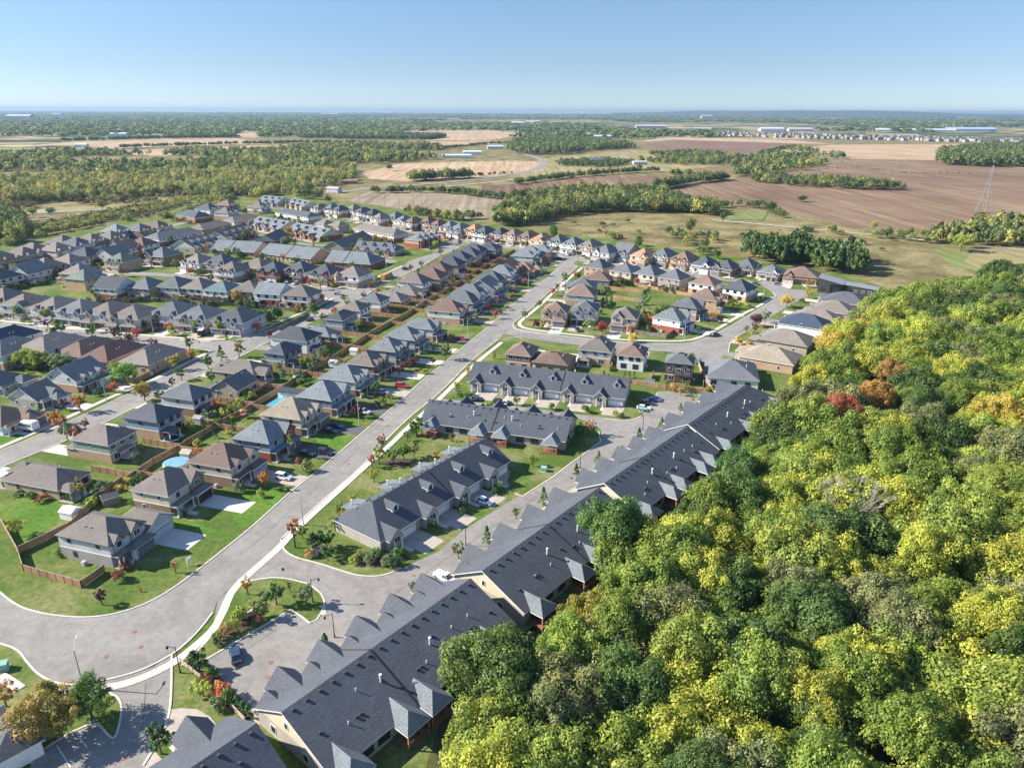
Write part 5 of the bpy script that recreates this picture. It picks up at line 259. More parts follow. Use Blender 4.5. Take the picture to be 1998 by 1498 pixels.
D['hills']=[(2878,53),(3556,70),(4234,88),(4837,119),(6042,117),(7247,137),(8151,127),(8754,144),(9960,120),(11466,76),(12822,60),(14329,45),(16589,41)]
D['lone']=[(140.56,571.1,11,5,'olive','olive-green tree rising from the dry meadow'),(250.1,736.14,9,4,'olive','dark olive tree on the brown field edge, left of a pair'),(250.47,702.81,9,4.5,'dgreen','dark green tree on the brown field edge, right of a pair'),(312.88,788.76,6,6,'dgreen','broad low dark tree alone in the brown field'),(166.77,799.73,13,6.5,'dgreen','big dark tree at the end of the tree belt'),(182.72,627.98,9,2.6,'green','slim green tree beside the gravel track'),(76.28,547.28,5,5,'yellowg','cluster of yellow-green bushes in the meadow'),(31.67,555.62,8,3.4,'green','round green tree behind the orange-roofed house'),(442.47,682.04,4,6,'olive','low olive thicket at the foot of the tall tower'),(295.66,588.59,8,3,'yellowg','yellow-green tree by the gravel track'),(83.12,1046.5,6,4,'rust','rust-brown bush beside the tan field'),(314.26,549.04,8,3,'yellowg','yellowish tree near the track end'),(458.05,927.94,13,7,'dgreen','large dark tree in the middle of the strip crossing the field'),(88.11,499.98,7,3,'green','green tree behind the top row roofs'),(313.54,497.71,12,8,'yellowg','large pale green tree at the park corner'),(-391.98,692.09,10,6,'olive','spreading olive tree beside the far road'),(-416.71,652.09,8,4,'sage','thin spreading tree by the far road junction'),(-428.48,645.04,9,4,'yellowg','yellow-green tree at the far road bend'),(-673.77,1258.3,11,7,'orangepale','orange tree on the golf lawn'),(-198.3,1185.6,10,6,'dgreen','dark tree at the corner of the tan field'),(-450.94,1079.7,9,6,'orangepale','amber tree at the edge of the golf woods'),(-474.61,1015.7,9,6,'autumn','russet tree in the yellowing woodland')]
D['suburb']=[(1130.1,3021.3,1.88),(1327.1,2827.9,0.28),(1328.7,2843.5,0.3),(1278.2,2731.6,1.78),(1688.6,2700.8,0.27),(1336.8,2732.3,0.13),(1798.1,2707.8,0.26),(1150.1,2973.7,1.84),(1693.1,2605.8,1.89),(1061.3,3195.8,0.13),(1044.7,2855.4,1.86),(1643,2636.8,1.81),(1408.7,2855.3,0.28),(1421.5,2567.9,1.9),(1566.8,2856.5,1.89),(1645,2557.2,0.23),(1765.6,2609.2,0.11),(1528.6,2452.8,0.17),(915.04,2998.1,0.16),(1492.9,2536.3,0.22),(1586.8,2711.4,1.81),(1719.3,2645.5,0.3),(1282.4,3185.4,0.29),(1749.2,2610.9,1.73),(895.45,3030.8,1.77),(988.14,2957.8,1.79),(1352.1,2771.4,0.22),(1681.8,2556.9,1.83),(1444,2546,1.9),(1370.9,2807.9,0.26),(1754.3,2593.4,1.82),(1559.8,2928.5,1.79),(1531.9,2775.6,1.85),(996.61,3474,0.29),(1157.2,3051.2,1.74),(1047.1,2967.1,1.76),(1213.3,2819.6,0.29),(1583.3,2860.5,0.23),(1197,3096.7,1.83),(987.21,3111.4,1.83),(1074.9,2914.8,0.12),(1607.3,2784.9,1.75),(1682,2826.4,0.16),(1597.7,2595.5,1.77),(1699.2,2777.7,1.82),(1295.2,2891.6,1.79),(1511,2831.4,1.71),(1350.2,3037.9,1.89),(1546.2,2439.9,1.81),(1667.1,2465.1,0.25),(1580.2,2565.8,1.81),(1576.5,2472.7,1.72),(1229.4,3266.7,0.28),(1640,2557.6,0.2),(1025.7,3138.6,0.23),(1400.1,2859.3,0.17),(1091.8,2872.4,1.86),(1011.5,3341.2,0.21),(1671.5,2752.3,1.88),(1527.8,2531,0.2),(1439.2,2832,1.75),(1451.8,2752.9,0.19),(1682,2846.8,0.26),(1024.5,3455.1,1.89),(1717.6,2759.6,1.76),(1233.8,3048.1,1.82),(1305.9,3085.1,1.79),(1118.9,3398.3,1.86),(1511.7,2986.4,1.82),(1601.2,2697,0.22),(1331.5,2946.1,1.85),(1132,2792.6,1.79),(1138,3019.4,0.26),(1191.5,3235.1,0.29),(1190,2772.4,1.72),(1425.8,2559.6,1.83),(1528.3,2661.9,0.26),(1534.2,2705.4,0.25),(1015.2,3432.2,0.23),(1204.2,2801.9,1.87),(974.69,2978.9,1.87),(1674.2,2526.8,0.11),(1563,2659.5,0.12),(1467.7,2527.6,0.21),(1706.1,2714.2,0.15),(1126.1,3213.9,1.75),(1359.6,2613.5,1.89),(1310,3052.3,1.87),(1718.8,2571.8,1.73),(1213.8,2758.3,0.12),(1470.4,2533.8,1.82),(1708.5,2738.1,0.13),(1296.8,2666.5,1.83),(1606.5,2577.4,1.88),(1242.8,3093.4,1.74),(1471.7,2899.1,1.85),(974.64,2898.3,1.84),(1094.3,3030.7,0.2),(1462.3,2569.2,1.86),(1746.1,2756.5,0.28),(1424.9,2639.7,0.29),(1681.4,2701.6,0.26),(1023.2,3067.3,0.28),(1093.5,2869.1,1.74),(952.18,3023.2,0.12),(1656.5,2696.3,1.79),(1575.7,2744.9,0.17),(1313.7,2894.2,0.23),(1549.5,2682.9,0.21),(1061.7,3256.7,1.72),(1565.7,2459.6,0.21),(1481.9,2642,1.85),(1159.6,2918.6,1.72),(1721,2611.1,0.23),(1460.5,3025.1,1.84),(1481,2925.8,0.14),(1617.5,2537.6,0.12),(1333,2643.9,1.81),(1486.4,2756.8,1.86),(1605,2854.7,0.25),(1352.6,2719.9,1.72),(1250.8,3232.6,0.11),(1417.4,2944.6,1.88),(1697.3,2573.7,0.17),(1706.3,2754.7,1.82),(1490.2,2694.8,0.14),(1106.1,3122,1.86),(1533.3,2642.7,0.27),(1577.7,2628.7,0.21),(1147.7,3193.6,1.71),(1513,2511,1.76),(1701.9,2644.5,1.9),(1548.7,2791.3,1.71),(1071.4,3018.5,0.25),(1490.3,2734.3,1.74),(1637.7,2760.1,1.72),(1151.8,2935.7,0.13),(1557.7,2605.3,0.11),(1454.7,2758,1.81),(1714.7,2625.2,1.84),(984.92,2962.4,0.24),(1578.3,2738.5,0.29),(1643.8,2627.5,0.2),(1092.5,3394.5,0.27),(1543.4,2743,1.84),(1408.4,2847,1.76),(1287.4,2765.5,1.79),(1420.4,3079.2,1.77),(1250.6,2924.4,1.74),(950.85,3406.6,1.73),(1390.9,3002.3,0.1),(1429.2,2781.7,0.13),(1460,2788.9,0.11),(934.79,3255.1,1.71),(1582,2795.9,0.18),(867.15,2999,0.15),(1330.9,3061.8,1.82),(1306.4,3129.8,0.26),(1106.6,2797.1,1.86),(1699.4,2550.8,1.71),(1143.9,2761.2,1.72),(1414.5,2554.3,0.12),(1606.7,2909.4,0.2),(1090.4,3077.4,1.74),(1709.8,2547.6,1.88),(1788.5,2722.3,1.85),(1487.2,2792.1,1.74),(1290.3,2902.2,1.81),(1593.4,2691.5,1.87),(1327.7,2647,1.86),(1323.4,2910,1.77),(1601.3,2627.9,1.89),(1000,3387.5,0.26),(968.67,3072.1,0.16),(1385.1,2660.7,0.28),(1648.4,2616.5,1.9),(952,3415.9,0.17),(1212.8,3005.3,0.15),(1009.7,3392.3,0.22),(957.19,3385.5,0.14),(1428.7,2830.2,1.86),(1454.6,2946.9,0.22),(902.67,3060.2,0.27),(941.98,2950.6,1.72),(1389.7,2985.9,0.23),(1488,2540.8,1.78),(1434.2,2631.6,1.87),(1378,2659.9,0.12),(941.84,3350.3,0.17),(1054,2963.8,1.78),(1457.6,2700.9,0.15),(1711.6,2779.8,0.19),(1035.7,3320.6,0.25),(1158.1,3205.3,1.89),(1407.7,2849.6,0.28),(1692.5,2559.2,1.79),(1530.2,2973.6,0.14),(967.97,3054.6,1.8),(971.22,3206.8,0.25),(1184.2,3042,1.79),(1054,2947.7,0.12),(1209.1,3032.8,0.14),(1296.3,2730.3,1.9),(1631.5,2420.7,1.89),(1229.6,2718.6,1.81),(1424.6,2869.2,1.76),(1264,2717.5,1.85),(1672.2,2558.8,0.13),(1381,2806.1,0.29),(840.52,3010.4,1.77),(1729.5,2590.2,0.2),(1177.8,3147.8,1.87),(1385.4,2655.4,1.76),(1096.4,2901.1,1.84),(1319.6,3182.9,0.23),(1419.6,2577.3,0.29),(1481.3,2560.9,1.8),(1598.9,2606.4,1.7),(952.79,3214.3,0.28),(1667.4,2590.2,1.77),(1508.7,2831.5,0.24),(1706.5,2514.7,1.85),(1360.6,2977.6,1.79),(1772.5,2666,1.73),(945.02,3221.3,0.27),(1653.5,2527.9,0.16),(1520.2,2930.5,0.16),(1444.2,2557.7,0.19),(1059.2,3433.8,1.88),(1665.9,2501.8,0.16),(1207,2890.5,1.76),(1094.3,2823.4,1.76),(1315.8,3016.9,0.18),(1221.8,2745.6,1.75),(1177.4,3284.9,0.25),(1587.7,2575.4,0.29),(1665,2479,1.75),(1395.1,2952.3,0.13),(1418.9,2993.5,0.28),(1005.7,2872.4,1.83),(1124.3,3354.6,0.16),(1556.7,2886.3,0.11),(1689,2536.3,1.86),(1371,3029.9,0.16),(1096.7,3314.9,0.18),(1659.6,2527.1,0.1),(1324.6,3099.9,1.75),(1165,2765.5,1.72),(1626.3,2624,1.81),(1637.7,2630.1,1.79),(1405,2838.3,1.87),(1087.1,3028.6,0.16),(1537.5,2459.6,1.75),(1184.8,3297,0.18),(1723.6,2736.6,0.13),(1043.5,3186.9,1.81),(1653.2,2817.7,1.77),(1492.3,2892.4,1.8),(1292.2,3015.6,1.84),(1523,2584.2,1.87),(1658.5,2697.3,1.75),(1028.4,3137.7,1.85),(1158.7,3063.3,1.79),(1339.4,2845.2,0.3),(1397.5,2845.5,0.11),(1240.4,2757.2,1.71),(1650.5,2650.3,0.17),(1107.8,3038.1,0.19),(1591.2,2532.3,1.7),(1280.8,2992.9,1.77)]
D['sheds_far']=[(153.23,1352.5,0.1,26,18,9,(0.12,0.12,0.15),'dark-roofed farmhouse among conifers on the plain'),(231.12,1357.6,0.2,26,12,5,(0.5,0.5,0.51),'white farm building right of the farmhouse'),(154.88,760.21,0.3,14,8,4,(0.5,0.5,0.51),'white barn left of the green paddock'),(175.11,760.96,-0.3,14,9,4,(0.5,0.5,0.51),'white tent-roofed barn in the tree belt'),(-116.51,1535.4,0.1,60,14,5,(0.6,0.68,0.72),'long pale greenhouse left of the highway'),(-91.44,1658.8,0.1,40,14,6,(0.65,0.7,0.75),'white greenhouse behind the long one'),(-46.22,1918.1,0.1,40,18,6,(0.5,0.6,0.68),'blue-grey shed beside the highway'),(-1104.5,1914,0,30,14,6,(0.6,0.65,0.7),'pale farm shed in the tan field'),(-1437,2739.8,0,60,20,8,(0.7,0.72,0.75),'white farm store at the far wood edge'),(-3400.8,14050.2,0,330,80,30,(0.5,0.5,0.51),'wide white arena roof near the horizon'),(-3713.3,5711.7,0,180,80,40,(0.5,0.5,0.51),'white industrial block in the hazy distance at left'),(-5882.9,9786.2,0,120,60,30,(0.5,0.5,0.51),'small white block on the left horizon'),(68.35,5392.6,0,160,50,14,(0.5,0.5,0.51),'white warehouse beyond the dark wood'),(163.65,6247.6,0,120,40,14,(0.5,0.5,0.51),'second white warehouse beyond the dark wood'),(816.06,4475.4,0,180,40,12,(0.6,0.5,0.45),'long tan store building across the plain'),(2376.4,9348,0,120,60,45,(0.5,0.5,0.51),'tall white mill under the hills'),(1324,3868.8,0,120,40,12,(0.6,0.62,0.65),'grey warehouse behind the distant estate'),(1458.6,3842.4,0,120,40,12,(0.5,0.5,0.51),'white warehouse behind the distant estate'),(2418.1,4006.2,0,260,60,12,(0.35,0.48,0.6),'long blue-roofed plant at the right'),(2104.2,3952.6,0,420,40,8,(0.6,0.63,0.66),'very long low grey building behind the estate'),(-292.78,873.17,0.1,18,10,4,(0.5,0.5,0.51),'white bungalow behind the farthest terraces'),(-210.47,861.72,-0.4,16,9,5,(0.5,0.5,0.51),'white gabled house at the field corner'),(-217.15,971.94,0.2,22,10,4,(0.35,0.2,0.15),'brick farmhouse in the trees by the highway'),(979.54,3910.5,0,90,30,10,(0.5,0.5,0.51),'white store left of the distant estate'),(321.17,2709.5,0.2,70,25,8,(0.65,0.65,0.66),'pale sheds beside the highway wood')]
D['pylons']=[(459.28,708.08,44,'tall lattice tower standing in the brown field'),(-1006.3,1829.7,48,'slender transmission tower far across the fields, first from the left'),(-881.21,2009.1,48,'slender transmission tower far across the fields, second from the left'),(-876.31,2549.3,48,'slender transmission tower far across the fields, third from the left'),(-648.39,2460.6,48,'slender transmission tower far across the fields, fourth from the left'),(-606.79,3118.8,48,'slender transmission tower far across the fields, fifth from the left'),(-137.21,3084.3,48,'slender transmission tower far across the fields, sixth from the left'),(504.97,973.12,30,'thin lattice tower behind the tree strip'),(686.6,2140.2,46,'lattice tower at the purple field'),(561.29,1295.8,30,'faint lattice tower above the scattered grove')]
D['poles']=[(-152.07,721.76),(-140.44,722.18),(-125.39,711.97),(-110.85,707.22),(-96.39,704.26),(-88.26,701.96),(-82.29,699.61),(-68.12,690.01)]
D['noisewall']=[(-389.31,578.4),(-381.97,601.98),(-380.57,637.38),(-375.12,660.86),(-369.03,705.03),(-357.94,723.8)]
# ------------------------------------------------------------ building parts
RC={'char':(.076,.087,.105),'slate':(.080,.090,.108),'grey':(.155,.178,.195),'dgrey':(.122,.136,.15),'taupe':(.18,.16,.147),'tan':(.24,.205,.165),'brown':(.175,.125,.105),'rust':(.15,.09,.08),'orange':(.30,.18,.12),'teal':(.10,.15,.155),'green':(.15,.18,.16),'navy':(.05,.07,.11)}
WC={'pale':(.55,.55,.53),'cream':(.55,.49,.38),'brown':(.24,.165,.12),'bluegrey':(.22,.31,.38),'redbrick':(.30,.09,.06),'greybrick':(.36,.34,.31),'steel':(.24,.28,.31),'tanbrick':(.44,.31,.21),'sage':(.25,.32,.26),'lgrey':(.44,.45,.45),'greybeige':(.32,.28,.24),'white':(.76,.76,.75),'dark':(.10,.08,.075),'darkbrick':(.13,.075,.06)}
RW={'char':'charcoal','slate':'slate-grey','grey':'light grey','dgrey':'dark grey','taupe':'taupe','tan':'tan','brown':'brown','rust':'reddish-brown','orange':'orange','teal':'teal','green':'grey-green','navy':'navy'}
WW={'pale':'pale','cream':'cream','brown':'brown','bluegrey':'blue','redbrick':'red-brick','greybrick':'grey-brick','steel':'steel-grey','tanbrick':'tan-brick','sage':'sage-green','lgrey':'light-grey','greybeige':'beige','white':'white','dark':'dark','darkbrick':'dark-brick'}
def jit(c,a=.08): k=random.uniform(1-a,1+a); return tuple(max(0,x*k*random.uniform(.985,1.015)) for x in c)
def hip(x0,x1,y0,y1,z,s,g0=0,g1=0,ax=None,fa=.18,under=True,rz=None):
    """hip or gable roof over a rectangle; ax 0: ridge along x, 1: along y; g0,g1: the low and high end are gables"""
    s_=MB(); lx,ly=x1-x0,y1-y0
    if ax is None: ax=0 if lx>=ly else 1
    if ax==1: x0,x1,y0,y1,lx,ly=y0,y1,x0,x1,ly,lx
    h=ly/2*s if rz is None else rz-z; cy=(y0+y1)/2; run=min(ly/2,lx/2)
    P=lambda x,y,zz:(x,y,zz) if ax==0 else (y,x,zz)
    a,b,c,d=P(x0,y0,z),P(x1,y0,z),P(x1,y1,z),P(x0,y1,z); e=P(x0+(0 if g0 else run),cy,z+h); f=P(x1-(0 if g1 else run),cy,z+h)
    Q=(lambda *p: s_.quad(*p)) if ax==0 else (lambda *p: s_.quad(*p[::-1]))
    Q(a,b,f,e); Q(c,d,e,f)
    if not g1: Q(b,c,f)
    if not g0: Q(d,a,e)
    lo=lambda p:(p[0],p[1],p[2]-fa)
    for p,q in ((a,b),(b,c),(c,d),(d,a)):
        b0=len(s_.m)
        if (p,q)==(b,c) and g1: 
            s_.quad(*( (b,f,lo(f),lo(b)) ),m=1); s_.quad(*((f,c,lo(c),lo(f))),m=1)
        elif (p,q)==(d,a) and g0:
            s_.quad(*( (d,e,lo(e),lo(d)) ),m=1); s_.quad(*((e,a,lo(a),lo(e))),m=1)
        else: s_.quad(lo(p),lo(q),q,p,m=1)
    if under: s_.quad(lo(d),lo(c),lo(b),lo(a),m=1) if not (g0 or g1) else (s_.quad(lo(a),lo(b),lo(f),lo(e),m=1),s_.quad(lo(c),lo(d),lo(e),lo(f),m=1))
    s_.ridge=(e,f,z+h); return s_
_win={}
def window(par,x,y,z,w_,h,ang,fr='trim',name='window'):
    k=(w_,h,fr)
    if k not in _win:
        s=MB(); s.box(0,.07,-w_/2-.1,w_/2+.1,-.1,h+.1,0); s.quad((.074,-w_/2,0),(.074,w_/2,0),(.074,w_/2,h),(.074,-w_/2,h),m=1)
        if w_>1.3: s.box(.07,.09,-.035,.035,0,h,0)
        _win[k]=s.mesh('window',[fr,'glassdark'])
    return newobj(name,_win[k],par,loc=(x,y,z),rz=ang)
_gd={}
def garage(par,x,y,w_,ang,col,fancy):
    k=(w_,fancy)
    if k not in _gd:
        s=MB(); s.box(0,.06,-w_/2-.12,w_/2+.12,0,2.45,1)
        for i in range(4): s.box(.06,.1,-w_/2,w_/2,.03+i*.56,.56+i*.56,0)
        if fancy:
            n=int(w_/.75)
            for i in range(n): yy=-w_/2+(i+.5)*w_/n; s.box(.1,.11,yy-.24,yy+.24,1.85,2.13,2)
        _gd[k]=s.mesh('garage_door',['paintany','trim','glassdark'])
    return newobj('garage_door',_gd[k],par,col=col,loc=(x,y,.05),rz=ang)
_sm={}
def small(name,par,loc,kind,rz=0,col=None):
    if kind not in _sm:
        s=MB()
        if kind=='vent': s.box(-.22,.22,-.22,.22,-.15,.24); mt='dtrim'
        if kind=='pipe': s.tube((0,0,-.3),(0,0,.6),.09,k=7); mt='trim'
        if kind=='stack': s.tube((0,0,-.3),(0,0,1.3),.16,k=8); s.tube((0,0,1.3),(0,0,1.5),.24,k=8); mt='trim'
        if kind=='post': s.box(-.13,.13,-.13,.13,0,2.6); s.box(-.2,.2,-.2,.2,0,.7); mt='trim'
        if kind=='wpost': s.box(-.1,.1,-.1,.1,0,2.7); mt='cedarwood'
        if kind=='ac': s.box(-.45,.45,-.45,.45,0,.85); s.tube((0,0,.85),(0,0,.9),.36,k=10); mt='lampgrey'
        if kind=='door': s.box(0,.06,-.6,.6,0,2.25,0); s.box(.06,.1,-.45,.45,0,2.1,1); _sm[kind]=s.mesh(kind,['trim','door']); mt=None
        if kind=='hole': s.tube((0,0,0),(0,0,.012),.42,k=14); mt='ironred'
        if mt: _sm[kind]=s.mesh(kind,[mt])
    return newobj(name,_sm[kind],par,loc=loc,rz=rz,col=col)
def bump(par,xf,yc,gw,zb,ze,pj,back,rc,wc,slope=.95,win=1,wall='siding',trim='trim',name='front_gable'):
    """a gable standing forward of the wall at x=xf, facing +x"""
    s=MB(); h=gw/2; r=h*slope; x1=xf+pj; x0=xf-.5
    s.box(x0,x1,yc-h,yc+h,zb,ze); s.quad((x1,yc-h,ze),(x1,yc+h,ze),(x1,yc,ze+r))
    g=s.obj(name,[wall],par,wc); o=.35; k=slope*o; s=MB(); xe=x1+.3; xb=xf-back
    a=(xe,yc-h-o,ze-k+.06);b=(xe,yc,ze+r+.06);c=(xe,yc+h+o,ze-k+.06); A=(xf-.3,a[1],a[2]);B=(xb,yc,b[2]);D=(xf-.3,c[1],c[2]); A2=(xb+.2,a[1],a[2]);D2=(xb+.2,c[1],c[2])
    s.quad(a,b,B,A2); s.quad(b,c,D2,B)
    lo=lambda p:(p[0],p[1],p[2]-.16); s.quad(a,lo(a),lo(b),b,m=1); s.quad(b,lo(b),lo(c),c,m=1); s.quad(lo(a),a,A2,lo(A2),m=1); s.quad(c,lo(c),lo(D2),D2,m=1); s.quad(lo(A2),lo(B),lo(b),lo(a),m=1); s.quad(lo(b),lo(B),lo(D2),lo(c),m=1)
    s.obj('gable_roof',['shingle',trim],g,rc)
    if win:
        ww=min(1.7,gw*.5); window(g,x1,yc,max(zb+.7,ze-1.5),ww,1.3,0)
    return g
HOUSES=[]
def house(name,cx,cy,ang,D,Wd,st,rc,up,lo,opt,near,row,idx):
    rnd=random.Random(idx*31+hash(row)%97 if False else idx*31+sum(map(ord,row)))
    t=empty(name,(cx,cy,0),ang); rcol=jit(RC[rc],.17); uc=jit(WC[up],.06); lc=jit(WC[lo],.08)
    ze={1:3.0,1.2:3.6,1.3:4.0,1.4:4.0,1.5:4.3,1.6:4.6,2:5.7,2.4:7.2}[st]; two=st>=1.5
    x0,x1,y0,y1=-D/2,D/2,-Wd/2,Wd/2; zf=2.85 if two else ze-.02
    s=MB(); s.box(x0-.03,x1+.03,y0-.03,y1+.03,-.3,zf); s.obj('ground_floor',['brick'],t,lc)
    if two:
        s=MB(); s.box(x0,x1,y0,y1,zf,ze+.02); s.obj('upper_floor',['siding'],t,uc)
        if near: s=MB(); s.box(x0-.06,x1+.06,y0-.06,y1+.06,zf-.1,zf+.1); s.obj('trim_band',['trim'],t)
    gab='G' in opt; ov=.45; sl=(.62 if near else .70) if two else (.58 if 'G' not in opt else .6)
    if Wd>13: sl*=.86
    rf=hip(x0-ov,x1+ov,y0-ov,y1+ov,ze,sl,gab and 0,0,ax=None)
    if gab:
        rf=hip(x0-ov,x1+ov,y0-ov,y1+ov,ze,.6,1,1,ax=1)
        s=MB(); hh=(D/2)*.6
        for yy,sg in ((y0,-1),(y1,1)):
            p=[(x0,yy,ze),(x1,yy,ze),(0,yy,ze+hh)]; s.quad(*(p if sg<0 else p[::-1]))
        s.obj('gable_end',['siding'],t,jit(WC['pale'],.03) if row=='d' else uc)
    trimm='trim' if rnd.random()<.62 else 'dtrim'
    roof=rf.obj('roof',['shingle',trimm],t,rcol); e,f,zr=rf.ridge
    if near:
        for k in range(4): q=k/3; small('roof_vent',roof,(e[0]*(1-q)+f[0]*q-.6*(Wd<D)*0-.5,e[1]*(1-q)+f[1]*q,zr-.35),'vent')
        for k in range(3): yy=rnd.uniform(-.6,.6)*Wd/2; xx=rnd.uniform(-.4,.1)*D/2; zz=ze+sl*min((D/2+ov)-abs(xx),(Wd/2+ov)-abs(yy)); 
        for k in range(2): yy=-Wd*.28; xx=-D*.1+k*1.6; small('roof_pipe',roof,(xx,yy,ze+sl*min(Wd/2+ov-abs(yy),D/2+ov-abs(xx)) if not gab else ze+.6*(D/2-abs(xx))),'pipe')
    # windows
    fr='trim' if rnd.random()<.7 else 'dtrim'
    def wins(face,n,z,w_,h,skip=()):
        for i in range(n):
            if i in skip: continue
            q=(i+.5)/n+rnd.uniform(-.04,.04)
            if face=='b': window(t,x0-.03,y1-q*Wd,z,w_,h,PI,fr)
            if face=='f': window(t,x1+.03,y0+q*Wd,z,w_,h,0,fr)
            if face=='r': window(t,x0+q*D,y0-.03,z,w_,h,-PI/2,fr)
            if face=='l': window(t,x0+q*D,y1+.03,z,w_,h,PI/2,fr)
    if two:
        wins('b',3,zf+1.1,1.5,1.3); wins('b',2,.8,1.9,1.7)
        wins('r',2,zf+1.5,.8,1.1) ; wins('l',1,zf+1.5,.8,1.1)
        if near: wins('r',2,1.,.8,1.2,(1,))
        if 'g' in opt or True: wins('f',3 if 'g' not in opt else 2,zf+1.,1.3,1.4)
        if st>2.2: wins('b',2,4.9,1.6,1.4)
    else:
        wins('b',3,1.,1.7,1.5); wins('r',2,1.1,.8,1.2); wins('l',2,1.1,.8,1.2); wins('f',2,1.,1.3,1.4,(0,))
    # garage wing
    gs=1 if rnd.random()<.55 else -1
    if row in('w',): gs=1
    gw=5.9 if Wd>10.4 else 5.4; gp=rnd.choice([1.6,2.2,2.8]) if two else 3.5
    gy=gs*(Wd/2-gw/2); gx=x1+gp; gcol=rnd.choice([(.72,.72,.7),(.06,.045,.04),(.2,.2,.2),(.5,.46,.4),(.75,.75,.73)])
    if row=='w' or row=='e': gcol=rnd.choice([(.05,.035,.03),(.16,.17,.18),(.05,.035,.03),(.4,.4,.4)])
    g=MB().box(x1-.4,gx,gy-gw/2,gy+gw/2,0,2.9).obj('garage',['brick'],t,lc)
    hip(x1-.3 if two else x1-3,gx+.4,gy-gw/2-.35,gy+gw/2+.35,2.88,.55,0,0,ax=0 if gp>4 else None).obj('garage_roof',['shingle',trimm],g,rcol)
    if st!=1 and rnd.random()<.4 and gw>5.6:
        for k in (-1,1): garage(g,gx,gy+k*gw/4,2.4,0,gcol,near)
    else: garage(g,gx,gy,4.7,0,gcol,rnd.random()<.6)
    # porch
    pw=Wd-gw; py=-gs*(Wd/2-pw/2)
    if pw>2.2:
        s=hip(x1-.4,x1+1.9,py-pw/2,py+pw/2+.2*gs,2.86,.5,0,0,ax=1); pr=s.obj('porch_roof',['shingle',trimm],t,rcol)
        for k in (-.42,.42): small('porch_post',pr,(x1+1.6,py+k*pw,0),'post')
        MB().box(x1,x1+2,py-pw/2,py+pw/2,0,.3).obj('porch_slab',['patio'],t)
        small('front_door',t,(x1+.03,py+rnd.uniform(-.1,.1),.3),'door',0,rnd.choice([(.05,.04,.04),(.35,.05,.04),(.1,.12,.16),(.5,.5,.5)]))
    for k in range(1,3): MB().box(x1+1.9+.35*(k-1),x1+1.9+.35*k,py-.9,py+.9,0,.3-.1*k).obj('step',['patio'],t) if near and pw>2.2 else None
    # front gables
    if two or row in('d','t','o'):
        n=2 if '2' in opt else (1 if ('1' in opt or 'g' not in opt) else 0)
        if 'g' in opt or '1' in opt or '2' in opt:
            zb=zf if two else .3
            gwid=[3.0,2.6] if n==2 else [min(4.6,gw-.8)]
            ys=[gy,-gs*(Wd/2-pw/2)] if n==2 else [gy]
            for k in range(n):
                wd_=gwid[k%len(gwid)]
                yy=max(y0+wd_/2+.1,min(y1-wd_/2-.1,ys[k])); bump(t,x1,yy,wd_,zb,ze,.45 if two else .2,wd_*.85,rcol,uc if rnd.random()<.6 else lc,1.05,1,'siding' if two else 'brick',trimm)
            if rnd.random()<.6 and n==2: bump(t,x1,0,1.8,zf,ze,.25,1.6,rcol,uc,1.1,0,'siding',trimm)
    if 't' in opt:
        s=MB(); rr=2.
        for k in range(8): a,b=2*PI*k/8,2*PI*(k+1)/8; s.quad((x1+rr*cos(a),y0+1.5+rr*sin(a),0),(x1+rr*cos(b),y0+1.5+rr*sin(b),0),(x1+rr*cos(b),y0+1.5+rr*sin(b),ze),(x1+rr*cos(a),y0+1.5+rr*sin(a),ze))
        tw=s.obj('tower',['brick'],t,lc); s=MB(); rr=2.4
        for k in range(8): a,b=2*PI*k/8,2*PI*(k+1)/8; s.quad((x1+rr*cos(a),y0+1.5+rr*sin(a),ze),(x1+rr*cos(b),y0+1.5+rr*sin(b),ze),(x1,y0+1.5,ze+2.6))
        s.obj('tower_roof',['shingle'],tw,rcol)
    # rear porch, deck, patio
    if 'L' in opt:
        ly0,ly1=y1-.2,y1+7.4; lx0,lx1=x1-9.5,x1+.6; g2=MB().box(lx0,lx1,ly0,ly1,0,3.4).obj('garage_wing',['brick'],t,WC['lgrey'])
        hip(lx0-.4,lx1+.45,ly0-.6,ly1+.45,3.4,.62,0,1,ax=0).obj('garage_roof',['shingle','trim'],g2,rcol); s=MB(); s.quad((lx1,ly0-.2,3.38),(lx1,ly1+.2,3.38),(lx1,(ly0+ly1)/2,5.6)); s.obj('garage_gable',['siding'],g2,WC['lgrey'])
        garage(g2,lx1,(ly0+ly1)/2,5.4,0,(.5,.52,.54),True)
        for k in range(3): small('porch_post',t,(x1+2.0,y0+1+k*3.1,0),'post')
    if 'p' in opt or 'V' in opt:
        pw_=4.6; yy=rnd.choice([-1,1])*(Wd/2-pw_/2-.2) if row!='e' else (Wd/2-pw_/2-.1)*(1 if idx%2 else .6)
        if 'V' in opt: s=hip(x0-3.6,x0+3,yy-pw_/2,yy+pw_/2,2.9,.7,1,0,ax=0,rz=5.2)
        else: s=hip(x0-3.6,x0+(.3 if two else 1.8),yy-pw_/2,yy+pw_/2,2.75,.42,0,0,ax=None)
        pr=s.obj('patio_roof',['shingle',trimm],t,rcol)
        for k in (-1,1): small('patio_post',pr,(x0-3.3,yy+k*(pw_/2-.3),0),'post')
        MB().box(x0-4.2,x0,yy-pw_/2-.4,yy+pw_/2+.4,0,.14).obj('patio_slab',['patio'],t)
        if 'V' in opt: s=MB(); s.quad((x0-3.4,yy+pw_/2,2.8),(x0-3.4,yy-pw_/2,2.8),(x0-3.4,yy,4.9)); s.obj('porch_gable',['siding'],pr,uc)
